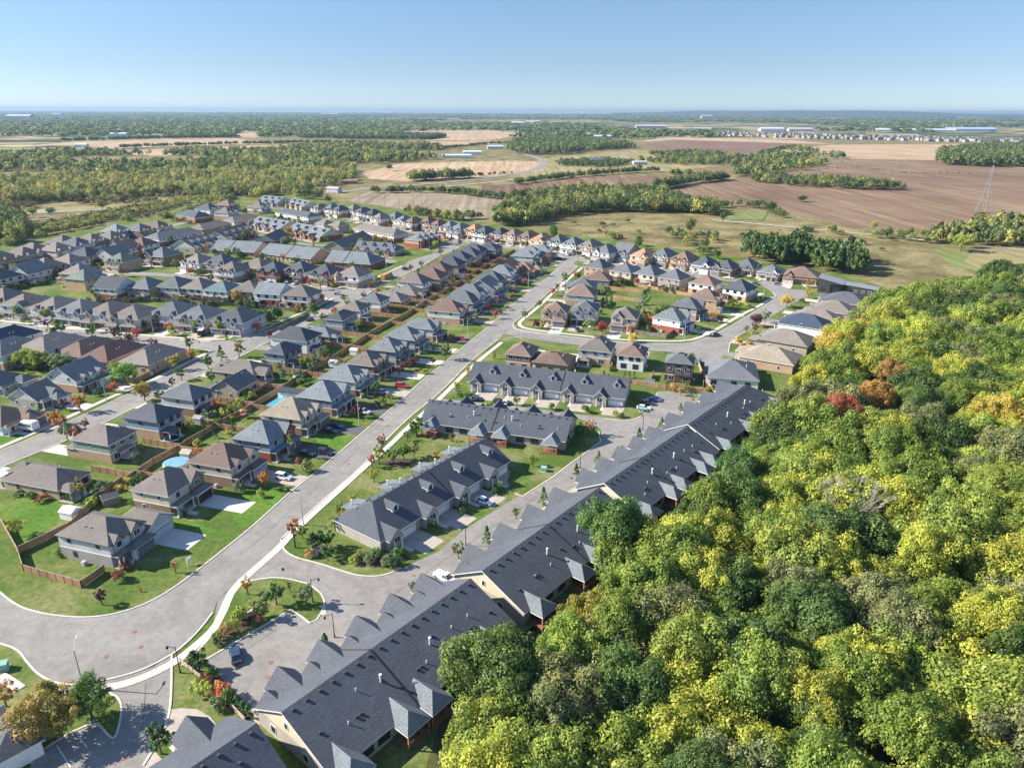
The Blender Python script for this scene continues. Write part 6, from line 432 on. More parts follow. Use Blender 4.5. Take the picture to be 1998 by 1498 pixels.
    if 's' in opt:
        hip(x0-1.6,x0+.2,-2.6,2.6,2.7,.6,0,0,ax=1).obj('lean_to_roof',['shingle',trimm],t,rcol)
        s=MB(); s.box(x0-3,x0-.05,-2,2,.45,.6); [s.box(x0-3,x0-2.94,-2+.5*k,-1.94+.5*k,.6,1.5) for k in range(9)]; s.box(x0-3,x0-2.92,-2,2,1.5,1.58); s.obj('deck',['lampgrey'],t)
    if 'd' in opt:
        s=MB(); s.box(x0-3.,x0-.05,-4,1.5,1.3,1.5)
        for k in range(12): s.box(x0-3.,x0-2.92,-4+.5*k,-3.9+.5*k,1.5,2.4)
        s.box(x0-3.05,x0-2.9,-4,1.6,2.35,2.45); [s.box(x0-3.-.3*k,x0-2.7-.3*k,1.5-1.2,1.5,0,1.3-.25*k) for k in range(1,5)]; s.obj('deck',['deckwood'],t)
    if 'b' in opt:
        s=MB(); s.box(x0-2.6,x0-.02,-4.4,1.5,3.5,3.7); s.box(x0-2.6,x0-2.5,-4.4,1.5,4.5,4.6); [s.box(x0-2.6,x0-2.55,-4.4+.7*k,-4.34+.7*k,3.7,4.5) for k in range(9)]; b=s.obj('balcony',['dtrim'],t)
        for yy in (-4.2,1.3): small('balcony_post',b,(x0-2.5,yy,0),'wpost')
    if 'S' in opt:
        for (xx,yy) in ((4.2,-3.6),(6.2,-5.0)):
            s=MB(); zz=ze+sl*(Wd/2+ov-abs(yy))+.12; hw=.8
            a=(xx-1.6,yy-hw,zz-hw*sl);b=(xx+1.6,yy-hw,zz-hw*sl);c=(xx+1.6,yy+hw,zz+hw*sl);d=(xx-1.6,yy+hw,zz+hw*sl); s.prism([d,c,b,a],(0,0,.06)); s.obj('solar_panel',['solar'],t)
    if near: small('ac_unit',t,(rnd.uniform(-2,2),y0-.8,0),'ac')
    HOUSES.append(dict(o=t,row=row,idx=idx,x=cx,y=cy,ang=ang,D=D,W=Wd,rc=rc,up=up,st=st,gx=gx,gy=gy,gw=gw,near=near,py=py))
    return t
# ------------------------------------------------------------ row buildings
def rowhouse(name,cx,cy,ang,L,hf,hb,zr,ze,n,fd,pc,ends,rc,main,idx):
    t=empty(name,(cx,cy,0),ang); rcol=jit(RC[rc],.06); wcol=WC['pale'] if main else random.choice([WC['cream'],WC['pale'],WC['white'],WC['tanbrick']]); bcol=WC['greybrick'] if main else random.choice([WC['tanbrick'],WC['redbrick'],WC['greybrick']])
    x0,x1=-L/2,L/2; yf,yb=hf-.6,-(hb-.6); two=ze>4.2
    s=MB(); s.box(x0,x1,yb,yf,-.3,2.8 if two else ze); s.obj('ground_floor',['brick' if main else 'siding'],t,bcol)
    if two: s=MB(); s.box(x0,x1,yb,yf,2.8,ze); s.obj('upper_floor',['siding'],t,wcol)
    o=.5; h0=0 if ends[0]=='g' else (hf+hb)/2*.75; h1=0 if ends[1]=='g' else (hf+hb)/2*.75; rs=MB()
    X0,X1=x0-o,x1+o; a=(X0,-hb,ze);b=(X1,-hb,ze);c=(X1,hf,ze);d=(X0,hf,ze);e=(X0+h0,0,zr);f=(X1-h1,0,zr)
    rs.quad(a,b,f,e);rs.quad(c,d,e,f)
    if h0: rs.quad(d,a,e)
    if h1: rs.quad(b,c,f)
    lo=lambda p:(p[0],p[1],p[2]-.2)
    for p,q in ((a,b),(c,d)): rs.quad(lo(p),lo(q),q,p,m=1)
    for (p,q,r,hh) in ((d,a,e,h0),(b,c,f,h1)):
        if hh: rs.quad(lo(p),lo(q),q,p,m=1)
        else: rs.quad(lo(p),lo(r),r,p,m=1); rs.quad(lo(r),lo(q),q,r,m=1)
    rs.quad(lo(e),lo(f),lo(b),lo(a),m=1); rs.quad(lo(f),lo(e),lo(d),lo(c),m=1)
    roof=rs.obj('roof',['shingle','trim'],t,rcol)
    for xx,hh,sg in ((x0,h0,-1),(x1,h1,1)):
        if not hh:
            k=(zr-ze); p=[(xx,yb,ze),(xx,0,zr-.35),(xx,yf,ze)]; s=MB(); s.quad(*(p[::-1] if sg>0 else p)); s.obj('gable_end',['siding'],t,WC['cream'] if main else wcol)
            if main and not two: window(t,xx,0,4.3,.7,1.1,0 if sg>0 else PI)
            for k in (-.4,.35): window(t,xx,k*hb,1.,1.2,1.3,0 if sg>0 else PI)
    zf=lambda y: ze+(zr-ze)*(1-y/hf); zb_=lambda y: ze+(zr-ze)*(1-(-y)/hb); u=L/n
    for i in range(n):
        xs=x0+i*u
        if fd:
            G=lambda *a,**k: bumpy(*a,**k)
            # entry gable (4.4 wide) and garage
            flip=(ends[2:] if False else 0)
            ge=xs+u*.72; gg=xs+u*.27
            bumpy(t,ge,hf-.6,min(4.2,u*.42) if fd!='g' or not main else 5.2,0,ze+.1,1.7 if fd!='g' else 2.6,7.0 if main else 5.,rcol,WC['greybrick'] if main else bcol,.92,1)
            if main: 
                for k in (-.9,.9): small('porch_post',t,(ge-u*.0+k*1.2,hf+1.5,0),'post')
            gdo=garage(t,gg,yf,min(4.8,u*.46),PI/2,(.74,.74,.74) if main else (.45,.42,.38),True)
            if main and pc=='p' and name!='X' and fd=='g': bumpy(t,gg,hf-.6,3.6,2.5,ze+.1,.4,3.4,rcol,WC['pale'],.85,0)
            small('front_door',t,(xs+u*.52,yf,.1),'door',PI/2,(.06,.05,.05))
            if 'd' in fd:
                yd=hf*.52; zb=zf(yd)-.1; bumpy(t,gg+.2,yd-.4,2.1,zb-.5,zb+1.25,.4,3.0,rcol,WC['white'],.9,2,name='dormer')
        # back
        if pc=='p':
            xm=xs+u*(.68 if i%2 else .32); w_=2.45; s=hip(xm-w_,xm+w_,-hb-3.4,-hb+2.2,2.95,.55,0,0,ax=1); 
            hp=hip(xm-w_,xm+w_,-hb-3.2,-hb+3.8,3.0,.5,0,1,ax=1,rz=4.75); pr=hp.obj('porch_roof',['shingle','trim'],t,RC['grey'] if rc!='slate' else RC['grey'])
            for k in (-1,1): small('porch_post',pr,(xm+k*(w_-.35),-hb-2.9,0),'wpost')
            s=MB(); s.box(xm-w_+.2,xm+w_-.2,-hb-3,-hb+.55,0.,.35); s.box(xm-1,xm+.4,-hb-2,-hb-1.2,.35,1.05); s.box(xm+.9,xm+1.5,-hb-2.3,-hb-1.7,.35,1.2); s.box(xm-w_+.2,xm+w_-.2,-hb-3,-hb-2.93,.8,.9); s.box(xm-w_+.2,xm+w_-.2,-hb-3,-hb-2.93,1.2,1.32); s.obj('deck',['deckwood'],t)
            window(t,xs+u*(.2 if i%2 else .8),yb,.9,2.2,1.6,-PI/2,'dtrim'); window(t,xm,yb,.6,2.2,2.0,-PI/2,'dtrim')
        elif pc=='q':
            xm=xs+u*.4; s=MB(); s.prism([(xm-2.6,-hb-2.6,2.9),(xm+2.6,-hb-2.6,2.9),(xm+2.6,-hb+1.2,3.5),(xm-2.6,-hb+1.2,3.5)],(0,0,.16)); pr=s.obj('porch_roof',['shingle'],t,RC['grey'])
            s=MB(); s.box(xm-2.5,xm-2.4,-hb-2.5,-hb+.5,0,2.9); s.box(xm-2.4,xm+2.4,-hb-2.5,-hb-2.4,0,1.1); s.obj('privacy_screen',['cedarwood'],t); small('porch_post',pr,(xm+2.3,-hb-2.4,0),'wpost'); window(t,xm,yb,.6,2.2,2.0,-PI/2,'dtrim')
            small('roof_stack',pr,(xm+.6,-hb-.8,3.2),'stack')
        else:
            for k in (.25,.75):
                if two: window(t,xs+u*k,yb,3.9,1.0,1.1,-PI/2)
                window(t,xs+u*k,yb,.8,1.5,1.7,-PI/2)
                if two and not fd: window(t,xs+u*k,yf,3.9,1.0,1.1,PI/2); window(t,xs+u*k,yf,.8,1.5,1.7,PI/2)
    # party line step and roof fittings
    cuts=[.5] if main else ([.5] if L>30 and not two else [])
    for q in cuts:
        xx=x0+round(n*q)*u if n>1 else 0; s=MB(); s.prism([(xx-.15,-hb,ze+.01),(xx-.15,0,zr+.01),(xx-.15,hf,ze+.01),(xx-.15,hf,ze+.16),(xx-.15,0,zr+.2),(xx-.15,-hb,ze+.16)],(.3,0,0)); s.obj('roof_divider',['dtrim'],roof)
    if main:
        m_=int(L/2.3)
        for i in range(m_):
            xx=x0+1+i*(L-2)/(m_-1)
            if not(X0+h0<xx<X1-h1): continue
            yv=-.7; small('ridge_vent',roof,(xx,yv,zb_(yv)),'vent')
        for i in range(n*2):
            xx=x0+(i+.5)*u/2; yv=-hb*random.uniform(.3,.75); small('roof_pipe',roof,(xx,yv,zb_(yv)),'pipe' if i%3 else 'vent')
        for i in range(3): xx=x0+(i+.6)*L/3.2; small('roof_vent',roof,(xx,-hb*.62,zb_(-hb*.62)),'vent'); small('roof_vent',roof,(xx+.8,-hb*.62,zb_(-hb*.62)),'vent')
        for k in (.35,.62): small('roof_stack',roof,(x0+L*k,-hb*.45,zb_(-hb*.45)),'stack')
    HOUSES.append(dict(o=t,row='R',idx=idx,x=cx,y=cy,ang=ang+PI/2,D=hf+hb,W=L,rc=rc,up='',st=1,main=main,n=n,u=u,hf=hf,L=L,fd=fd,ze=ze))
    return t
def bumpy(par,xc,yf,gw,zb,ze,pj,back,rc,wc,slope,win,name='front_gable'):
    """gable facing +y in row building coordinates: a bump() turned by 90 degrees"""
    g=bump(par,0,0,gw,zb,ze,pj,back,rc,wc,slope,1 if win else 0,'siding' if name=='dormer' else 'brick','trim',name)
    g.location=(xc,yf,0); g.rotation_euler=(0,0,PI/2); return g
# ------------------------------------------------------------ vehicles
_veh={}
def vehicle(kind,col,x,y,ang):
    if kind not in _veh:
        L={'car':4.6,'suv':4.7,'pickup':5.6}[kind]; W_=.91; parts=[]
        zb,zh,zt={'car':(.3,.86,1.42),'suv':(.35,1.02,1.72),'pickup':(.42,1.08,1.82)}[kind]; h=L/2
        s=MB(); prof=[(-h,.55),(-h,zh-.05),(-h+.25,zh),(h-1.3,zh),(h-.35,zh-.16),(h,zh-.34),(h,.42),(h-.2,zb),(-h+.2,zb)]
        inn=lambda q:(W_-.1 if q[1]>zh-.12 else W_)
        n=len(prof); b=0; s.v=[(p[0],-inn(p),p[1]) for p in prof]+[(p[0],inn(p),p[1]) for p in prof]; s.f=[tuple(range(n))[::1],tuple(range(2*n-1,n-1,-1))]+[(i,i+n,(i+1)%n+n,(i+1)%n) for i in range(n)]; s.m=[0]*len(s.f)
        if kind=='pickup': s.box(-h+.05,-.2,-W_+.02,-W_+.14,zh-.05,zh+.1); s.box(-h+.05,-.2,W_-.14,W_-.02,zh-.05,zh+.1)
        parts.append(('body',s.mesh('body',['paintcar']),None))
        if kind=='car': c0,c1,r0,r1=-h+.35,h-1.25,-h+1.15,h-2.1
        elif kind=='suv': c0,c1,r0,r1=-h+.1,h-1.2,-h+.5,h-2.0
        else: c0,c1,r0,r1=-.25,h-1.35,-.05,h-2.1
        s=MB(); wb,wt=W_-.1,W_-.26; B=[(c0,-wb,zh-.02),(c1,-wb,zh-.02),(c1,wb,zh-.02),(c0,wb,zh-.02)]; T=[(r0,-wt,zt-.06),(r1,-wt,zt-.06),(r1,wt,zt-.06),(r0,wt,zt-.06)]
        for i in range(4): s.quad(B[i],B[(i+1)%4],T[(i+1)%4],T[i])
        parts.append(('window',s.mesh('window',['glassdark']),None))
        s=MB(); s.box(r0-.04,r1+.04,-wt-.03,wt+.03,zt-.07,zt); [s.tube((c0+.02 if q==0 else c1-.02,sg*(wb-.01),zh-.02),(r0 if q==0 else r1,sg*wt,zt-.04),.045,k=5) for q in (0,1) for sg in (-1,1)]; [s.tube(((c0+c1)/2,sg*(wb+.0),zh-.02),((r0+r1)/2,sg*(wt+.0),zt-.04),.04,k=4) for sg in (-1,1)]
        parts.append(('roof',s.mesh('roof',['paintcar']),None))
        s=MB(); r=.34 if kind=='car' else .38; s.tube((0,-.11,0),(0,.11,0),r,k=14,m=0); s.tube((0,-.115,0),(0,.115,0),r*.6,k=10,m=1); wm=s.mesh('wheel',['rubber','hub'])
        for xx in (-h+.85,h-.9):
            for yy in (-W_+.06,W_-.06): parts.append(('wheel',wm,(xx,yy,r)))
        s=MB(); s.box(-.03,.03,-.2,.2,-.08,.08); hm=s.mesh('headlight',['headlamp']); s=MB(); s.box(-.03,.03,-.16,.16,-.1,.1); tm=s.mesh('tail_light',['taillamp'])
        for yy in (-.62,.62): parts.append(('headlight',hm,(h-.01,yy,.66))); parts.append(('tail_light',tm,(-h,yy,.78)))
        _veh[kind]=parts
    t=empty({'car':'car','suv':'suv','pickup':'pickup_truck'}[kind],(x,y,.03),ang)
    for nm,me,lc in _veh[kind]: newobj(nm,me,t,col=col,loc=lc)
    return t
m,n,l,p=mat('paintcar'); oi=n.new('ShaderNodeObjectInfo'); l.new(oi.outputs['Color'],p.inputs['Base Color']); p.inputs['Roughness'].default_value=.25; p.inputs['Coat Weight'].default_value=.6; M['paintcar']=m
CC={'white':(.78,.78,.78),'black':(.02,.02,.025),'silver':(.45,.47,.5),'sky':(.35,.45,.55),'navy':(.03,.05,.10),'red':(.5,.02,.05),'blue':(.05,.12,.3),'maroon':(.22,.02,.03),'steel':(.12,.15,.18)}
CN={'white':'white','black':'black','silver':'silver','sky':'pale blue','navy':'dark blue','red':'red','blue':'blue','maroon':'dark red','steel':'dark grey'}
# ------------------------------------------------------------ foliage
def leaves(nl,lobes,per,size,seed,shape='round',up=.35,rs_=1.):
    """leaf clumps over the shells of many lobes: returns verts (n*4,3), v attribute per quad. crown radius 1, height about 1.1, origin at the crown's base centre"""
    r=np.random.default_rng(seed); P=[];N=[];V=[]
    if shape=='cone':
        zz=r.random(lobes)**1.0; cx=(1-zz)*.82; th=r.random(lobes)*2*np.pi; c=np.stack([np.cos(th)*cx*r.uniform(.75,1,lobes),np.sin(th)*cx*r.uniform(.75,1,lobes),zz*2.6+.1],1); rad=.10+.2*(1-zz)
    elif shape=='column':
        zz=r.random(lobes); cx=.6*np.sin(np.pi*np.clip(zz*.9+.08,0,1))**.5; th=r.random(lobes)*2*np.pi; c=np.stack([np.cos(th)*cx,np.sin(th)*cx,zz*4.2+.2],1); rad=np.full(lobes,.38)
    else:
        r_=r; g=r.normal(size=(lobes,3)); g/=np.linalg.norm(g,axis=1)[:,None]; g[:,2]=np.abs(g[:,2])*1.15-.22 if shape=='dome' else g[:,2]
        rr=r.uniform(.42,.95,lobes)[:,None]; wob=1+.2*np.sin(np.arctan2(g[:,1],g[:,0])*3+seed)[:,None]
        c=g*rr*wob*np.array([1,1,.62 if shape=='dome' else .72])+np.array([0,0,.42 if shape=='dome' else .72]); rad=r.uniform(.12,.27,lobes) if lobes>25 else r.uniform(.3,.45,lobes)
    lv=r.random(lobes)
    d=r.normal(size=(lobes,per,3)); d/=np.linalg.norm(d,axis=2)[:,:,None]; d[:,:,2]=np.where(d[:,:,2]<-.35,-d[:,:,2],d[:,:,2])
    rs=rs_*rad[:,None,None]*r.uniform(.68,1.1,(lobes,per,1)); p=c[:,None,:]+d*rs; p=p.reshape(-1,3); nn=d.reshape(-1,3)+r.normal(size=(lobes*per,3))*.38+np.array([0,0,up]); nn/=np.linalg.norm(nn,axis=1)[:,None]
    t=np.cross(nn,r.normal(size=nn.shape)); t/=np.linalg.norm(t,axis=1)[:,None]; b=np.cross(nn,t); s=size*r.uniform(.6,1.35,(len(p),1)); s2=s*r.uniform(.45,.9,(len(p),1))
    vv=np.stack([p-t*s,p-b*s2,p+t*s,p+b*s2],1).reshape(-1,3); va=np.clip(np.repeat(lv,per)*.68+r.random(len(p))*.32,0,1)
    return vv,va
def leafmesh(name,vv,va,matn,tint=None):
    n=len(vv)//4; me=bpy.data.meshes.new(name); me.vertices.add(n*4); me.vertices.foreach_set('co',vv.astype(np.float32).ravel()); me.loops.add(n*4); me.loops.foreach_set('vertex_index',np.arange(n*4,dtype=np.int32)); me.polygons.add(n); me.polygons.foreach_set('loop_start',np.arange(0,n*4,4,dtype=np.int32))
    me.update(calc_edges=True); a=me.attributes.new('v','FLOAT','FACE'); a.data.foreach_set('value',va.astype(np.float32))
    if tint is not None:
        a=me.attributes.new('tint','FLOAT_COLOR','FACE'); q=np.ones((n,4),np.float32); q[:,:3]=tint; a.data.foreach_set('color',q.ravel())
    me.materials.append(M[matn]); return me
def trunkmesh(h,r0,limbs,seed,lim=.55):
    rr=random.Random(seed); s=MB(); z1=h; s.tube((0,0,-.2),(0,0,z1*.6),r0,r0*.75,8); s.tube((0,0,z1*.6),(rr.uniform(-.1,.1),rr.uniform(-.1,.1),z1),r0*.75,r0*.3,7)
    for k in range(limbs):
        a=2*PI*k/limbs+rr.uniform(-.3,.3); z=z1*rr.uniform(.45,.8); s.tube((0,0,z),(cos(a)*lim,sin(a)*lim,z+lim*rr.uniform(.5,1)),r0*.45,r0*.12,6)
    return s.mesh('trunk',['trunk'])
# ------------------------------------------------------------ setting: ground
sheet('terrain',[(-40000,-400),(40000,-400),(40000,28500),(-40000,28500)],-1.0,'country')
sheet('meadow',D['meadow'],-.45,'meadow'); sheet('lawn_ground',D['hood'],0,'lawn'); sheet('forest_floor',D['floor'],.01,'floor')
for i,(nm,mt,pts) in enumerate(D['fields']): sheet(nm,pts,-.40+.03*(i%9)+(.0 if i<9 else .015),mt)
for i,pts in enumerate(D['bright']): sheet('bright_lawn',pts,.005+.003*i,'brightlawn')
zr_=.03
for i,(nm,mt,pts) in enumerate(D['roads']): sheet(nm,pts,.03+.004*i,mt)
for i,(nm,mt,wd,z,pts) in enumerate(D['ribs']): ribbon(nm,pts,wd,z+.004*(i%5),mt)
for i,(nm,wd,pts) in enumerate(D['walks']): ribbon(nm,pts,wd,.10+.003*(i%3),'concrete',h=.10)
for i,pts in enumerate(D['kerbs']): ribbon('kerb',pts,.34,.13,'pale_concrete',h=.13,sm=2)
for i,pts in enumerate(D['islands']):
    sheet('grass_island',pts,.11,'lawn'); ribbon('kerb',(pts+[pts[0]]) if i==0 else pts[:7],.34,.135,'pale_concrete',h=.13,sm=0)
for pts in D['mulch']: sheet('mulch_bed',pts,.125,'mulch')
for i,(x,y) in enumerate(D['holes']):
    o=small('manhole_cover',None,(x,y,.078),'hole'); tag(o,f'rusty round manhole cover in the asphalt, {ordw(i+1)} counted up the roads from the bend','manhole cover','manhole covers in the roads')
for pts in D['lines']: ribbon('parking_line',pts,.14,.075,'whiteline',sm=0)
for pts in D['cracks']: ribbon('tar_seam',pts,.05,.071,'tar',sm=1)
# ------------------------------------------------------------ houses
rowcount={}
for (row,cx,cy,ang,Dp,Wd,st,rc,up,lo,opt,near) in D['houses']:
    k=rowcount[row]=rowcount.get(row,0)+1
    house('house',cx,cy,R(ang),Dp,Wd,st,rc,up,lo,opt,near,row,k)
ROWN={'b':'bottom corner by the side street','w':'central street row','e':'row behind the central fence','d':'row across the second street','v':'western cross street row','f':'row backing onto the pools','n':'northern side street row','g':'row by the long terraces','h':'edge row by the scrubland','t':'top row along the meadow','i':'upper inner-block row','j':'inner-block corner trio','k':'lower side street trio','l':'cul-de-sac road trio','o':'row against the forest','c':'row south of the cross street','s':'row behind the gabled terrace'}
GRPN={r:'houses of the '+n_ for r,n_ in ROWN.items()}
START={'w':'bend','b':'bend','e':'near end','d':'near end','v':'left','f':'left','n':'left','g':'near end','h':'near end','t':'far left','i':'left','j':'top','k':'left','l':'near end','o':'far end','c':'left','s':'left'}
for h in HOUSES:
    h['name']=f"{ordw(h['idx'])} house of the {ROWN[h['row']]}"
    tag(h['o'],f"{RW[h['rc']]}-roofed {WW[h['up']]} house, {ordw(h['idx'])} from the {START[h['row']]} in the {ROWN[h['row']]}",'house',GRPN[h['row']])
XN=0
RLAB={'T1':'dormered terrace with its gabled fronts and garages facing the camera','T2':'charcoal terrace showing four hipped back porches, behind the dormered corner terrace','T3':'corner terrace with dormers and white garages beside the entrance island','B0':'charcoal-roofed terrace cut off by the bottom edge beside the round driveway','B2':'big slate-roofed terrace beside the parking lot, nearest of the forest-edge line','B3':'slate-roofed terrace, second up the forest edge, behind the big leafy tree','B4':'charcoal-roofed terrace, third up the line along the forest edge','B5':'charcoal-roofed terrace with a hipped far end, last up the forest edge'}
for i,(nm,cx,cy,ang,L,hf,hb,zr,ze,n,fd,pc,ends,rc) in enumerate(D['rows']):
    main=nm!='X'; t=rowhouse('row_house',cx,cy,R(ang),L,hf,hb,zr,ze,n,fd,pc,ends,rc,main,i)
    if main: lab=RLAB[nm]; HOUSES[-1]['name']={'T1':'gabled front terrace','T2':'porch-backed terrace','T3':'corner terrace','B0':'cut-off bottom terrace','B2':'big slate terrace','B3':'second forest-edge terrace','B4':'third forest-edge terrace','B5':'last forest-edge terrace'}[nm]
    else: XN+=1; lab=f"{'two-storey' if ze>4.5 else 'low'} {RW[rc]}-roofed terrace of {['','one','two','three','four','five','six','seven','eight'][n]} homes, {ordw(XN)} from the left among the distant terraces"; HOUSES[-1]['name']=f'{ordw(XN)} distant terrace'
    tag(t,lab,'row house','terraces along the forest and lane' if main else 'distant terraces in the north-west')
# the modern black house
def modern():
    x,y=D['modern']; t=empty('house',(x,y,0),R(-28))
    s=MB(); s.prism([(-9,-7,0),(3,-7,0),(3,-7,5.2),(-9,-7,7.6)],(0,12,0)); s.obj('wall',['dtrim'],t)
    s=MB(); s.prism([(-9.4,-7.4,7.7),(3.3,-7.4,5.25),(3.3,-7.4,5.45),(-9.4,-7.4,7.9)],(0,12.8,0)); s.obj('roof',['galv'],t)
    s=MB(); s.prism([(3,-5,0),(20,-5,0),(20,-5,3.6),(3,-5,5.0)],(0,9,0)); s.obj('wing',['dtrim'],t); s=MB(); s.prism([(2.9,-5.3,5.1),(20.3,-5.3,3.65),(20.3,-5.3,3.8),(2.9,-5.3,5.3)],(0,9.6,0)); s.obj('wing_roof',['galv'],t)
    s=MB(); s.box(-3,2.5,-8.2,-7,0,5); s.obj('entrance_block',['black'],t); window(t,-6.5,-7,1,2.2,1.6,-PI/2,'dtrim'); window(t,0,-8.2,.4,2.6,3.4,-PI/2,'dtrim')
    for k in range(4): window(t,6+k*3.4,-5,1.6,1.6,1.1,-PI/2,'trim')
    tag(t,'modern black house with a slanting metal roof at the end of the cul-de-sac','house')
modern()
# driveways, fences between lots
DR={'c':0,'h':0}
DRV={'n':0}
def loc2w(h,lx,ly): a=h['ang']; return (h['x']+lx*cos(a)-ly*sin(a),h['y']+lx*sin(a)+ly*cos(a))
for h in HOUSES:
    if h['row']=='R':
        if not h['main']: 
            if h['fd']: 
                o=MB().box(-h['L']/2,h['L']/2,h['hf']-.5,h['hf']+6,0,.02).obj('forecourt',['paver'],None,loc=h['o'].location,rz=h['o'].rotation_euler[2]); o['kind']='structure'
            continue
        for i in range(h['n']):
            xs=-h['L']/2+i*h['u']+h['u']*.27; o=MB().box(xs-3.2,xs+3.2,h['hf']-.5,h['hf']+7.5,0,.024).obj('driveway',['paver'],None,loc=h['o'].location,rz=h['o'].rotation_euler[2]); o['kind']='structure'
            xs=-h['L']/2+i*h['u']+h['u']*.6; o=MB().box(xs-.6,xs+.6,h['hf']-.5,h['hf']+4.5,0,.02).obj('path',['concrete'],None,loc=h['o'].location,rz=h['o'].rotation_euler[2]); o['kind']='structure'
        continue
    if h['row']=='b': continue
    if h['row']=='w' and h['idx']==1: o=MB().box(h['D']/2+.6,h['D']/2+10,h['W']/2+.4,h['W']/2+6.8,0,.026).obj('driveway',['pale_concrete'],None,loc=(h['x'],h['y'],0),rz=h['ang']); o['kind']='structure'; continue
    r=random.Random(h['idx']*7+sum(map(ord,h['row']))); Ld={'w':12.5,'h':8,'g':8,'o':9,'d':10}.get(h['row'],10.5); mt=r.choice(['paver','darkdrive','asphalt','pale_concrete','darkdrive'] if h['row']=='w' else ['paver','concrete','pale_concrete','asphalt'])
    o=MB().box(h['gx']-.1,h['gx']+Ld,h['gy']-h['gw']/2+.2,h['gy']+h['gw']/2-.2,0,.026).obj('driveway',[mt],None,loc=(h['x'],h['y'],0),rz=h['ang']); o['kind']='structure'
    o=MB().box(h['D']/2+1.9,h['gx']+2.5,h['py']-.7,h['py']+.7,0,.022).obj('path',['concrete'],None,loc=(h['x'],h['y'],0),rz=h['ang']); o['kind']='structure'
FN=0
def fence(pts,h=1.8,mt='fence',lab=None,posts=True,z0=0):
    global FN; FN+=1
    t=empty('fence',(pts[0][0],pts[0][1],z0)); ox,oy=pts[0]; s=MB(); ps=MB(); npost=0
    for (ax,ay),(bx,by) in zip(pts,pts[1:]):
        L=math.hypot(bx-ax,by-ay); 
        if L<.1: continue
        dx,dy=(bx-ax)/L,(by-ay)/L; nx,ny=-dy*.03,dx*.03; k=max(1,round(L/2.4))
        for i in range(k):
            a0=i*L/k+.07; a1=(i+1)*L/k-.07; p=(ax-ox+dx*a0,ay-oy+dy*a0); q=(ax-ox+dx*a1,ay-oy+dy*a1)
            s.prism([(p[0]-nx,p[1]-ny,.06),(q[0]-nx,q[1]-ny,.06),(q[0]+nx,q[1]+ny,.06),(p[0]+nx,p[1]+ny,.06)],(0,0,h-.14))
        if posts:
            for i in range(k+1): cx,cy_=ax-ox+dx*i*L/k,ay-oy+dy*i*L/k; ps.box(cx-.07,cx+.07,cy_-.07,cy_+.07,0,h+.05); npost+=1
            rx,ry=-dy*.06,dx*.06; ps.prism([(ax-ox-rx,ay-oy-ry,h-.06),(bx-ox-rx,by-oy-ry,h-.06),(bx-ox+rx,by-oy+ry,h-.06),(ax-ox+rx,ay-oy+ry,h-.06)],(0,0,.05))
    s.obj('fence_boards',[mt],t)
    if posts: ps.obj('fence_frame',['railwood' if mt!='fencegrey' else 'fencegrey'],t)
    tag(t,lab or f'wooden board fence {FN}','fence'); return t
for i,(lab,hh,mt,pts) in enumerate(D['fences']): fence(pts,hh,mt,lab)
# cross fences between neighbouring back yards
spine=D['spine']
def onspine(p,d):
    best=None
    for a,b in zip(spine,spine[1:]):
        ex,ey=b[0]-a[0],b[1]-a[1]; den=d[0]*ey-d[1]*ex
        if abs(den)<1e-6: continue
        t=((a[0]-p[0])*ey-(a[1]-p[1])*ex)/den; u=((a[0]-p[0])*d[1]-(a[1]-p[1])*d[0])/den
        if 0<=u<=1 and t>0 and (best is None or t<best): best=t
    return best
for row in 'we':
    hs=sorted([h for h in HOUSES if h['row']==row],key=lambda h:h['y'])
    for a,b in zip(hs,hs[1:]):
        if math.hypot(a['x']-b['x'],a['y']-b['y'])<10: continue
        mx=(a['x']+b['x'])/2; my=(a['y']+b['y'])/2; d=(-cos(a['ang']),-sin(a['ang'])); hd=min(a['D'],b['D'])/2-2
        p=(mx+d[0]*hd,my+d[1]*hd); t=onspine(p,d)
        if t and t<22: fence([p,(p[0]+d[0]*(t-.2),p[1]+d[1]*(t-.2))],1.8,random.choice(['fence','fence','fencelight']),f"board fence between the yards of houses {ordw(a['idx'])} and {ordw(b['idx'])}, {ROWN[row]}"); 
for row in 'fi':
    hs=[h for h in HOUSES if h['row']==row]; pts=[]
    for h in hs: a=h['ang']; pts.append((h['x']-cos(a)*(h['D']/2+6.4),h['y']-sin(a)*(h['D']/2+6.4)))
    fence(pts,1.8,'fencegrey' if row=='f' else 'fence',f'long board fence closing the back yards of the {ROWN[row]}')
for row in 'fisvc':
    hs=[h for h in HOUSES if h['row']==row]
    for a,b in zip(hs,hs[1:]):
        if math.hypot(a['x']-b['x'],a['y']-b['y'])>22: continue
        mx=(a['x']+b['x'])/2; my=(a['y']+b['y'])/2; d=(-cos(a['ang']),-sin(a['ang'])); hd=a['D']/2-2
        L={'s':6.5,'v':8,'f':8,'i':8,'c':8}[row]; p=(mx+d[0]*hd,my+d[1]*hd); fence([p,(p[0]+d[0]*L,p[1]+d[1]*L)],1.8,'fencegrey' if row in 'vf' else 'fence',f"board fence between the yards of houses {ordw(a['idx'])} and {ordw(b['idx'])}, {ROWN[row]}")
def nearest(x,y):
    return min(HOUSES,key=lambda h:(h['x']-x)**2+(h['y']-y)**2)['name']
used={}
def unique(base,cat_extra=('','smaller ','third ','fourth ','fifth ','sixth ','seventh ','eighth ','ninth ','tenth ','eleventh ','twelfth ')):
    k=used.get(base,0); used[base]=k+1
    return base,k
def labelled(desc,x,y,rel='beside'):
    base=f'{desc} {rel} the {nearest(x,y)}'; k=used.get(base,0); used[base]=k+1
    return base if k==0 else f'{ordw(k+1)} {base}'
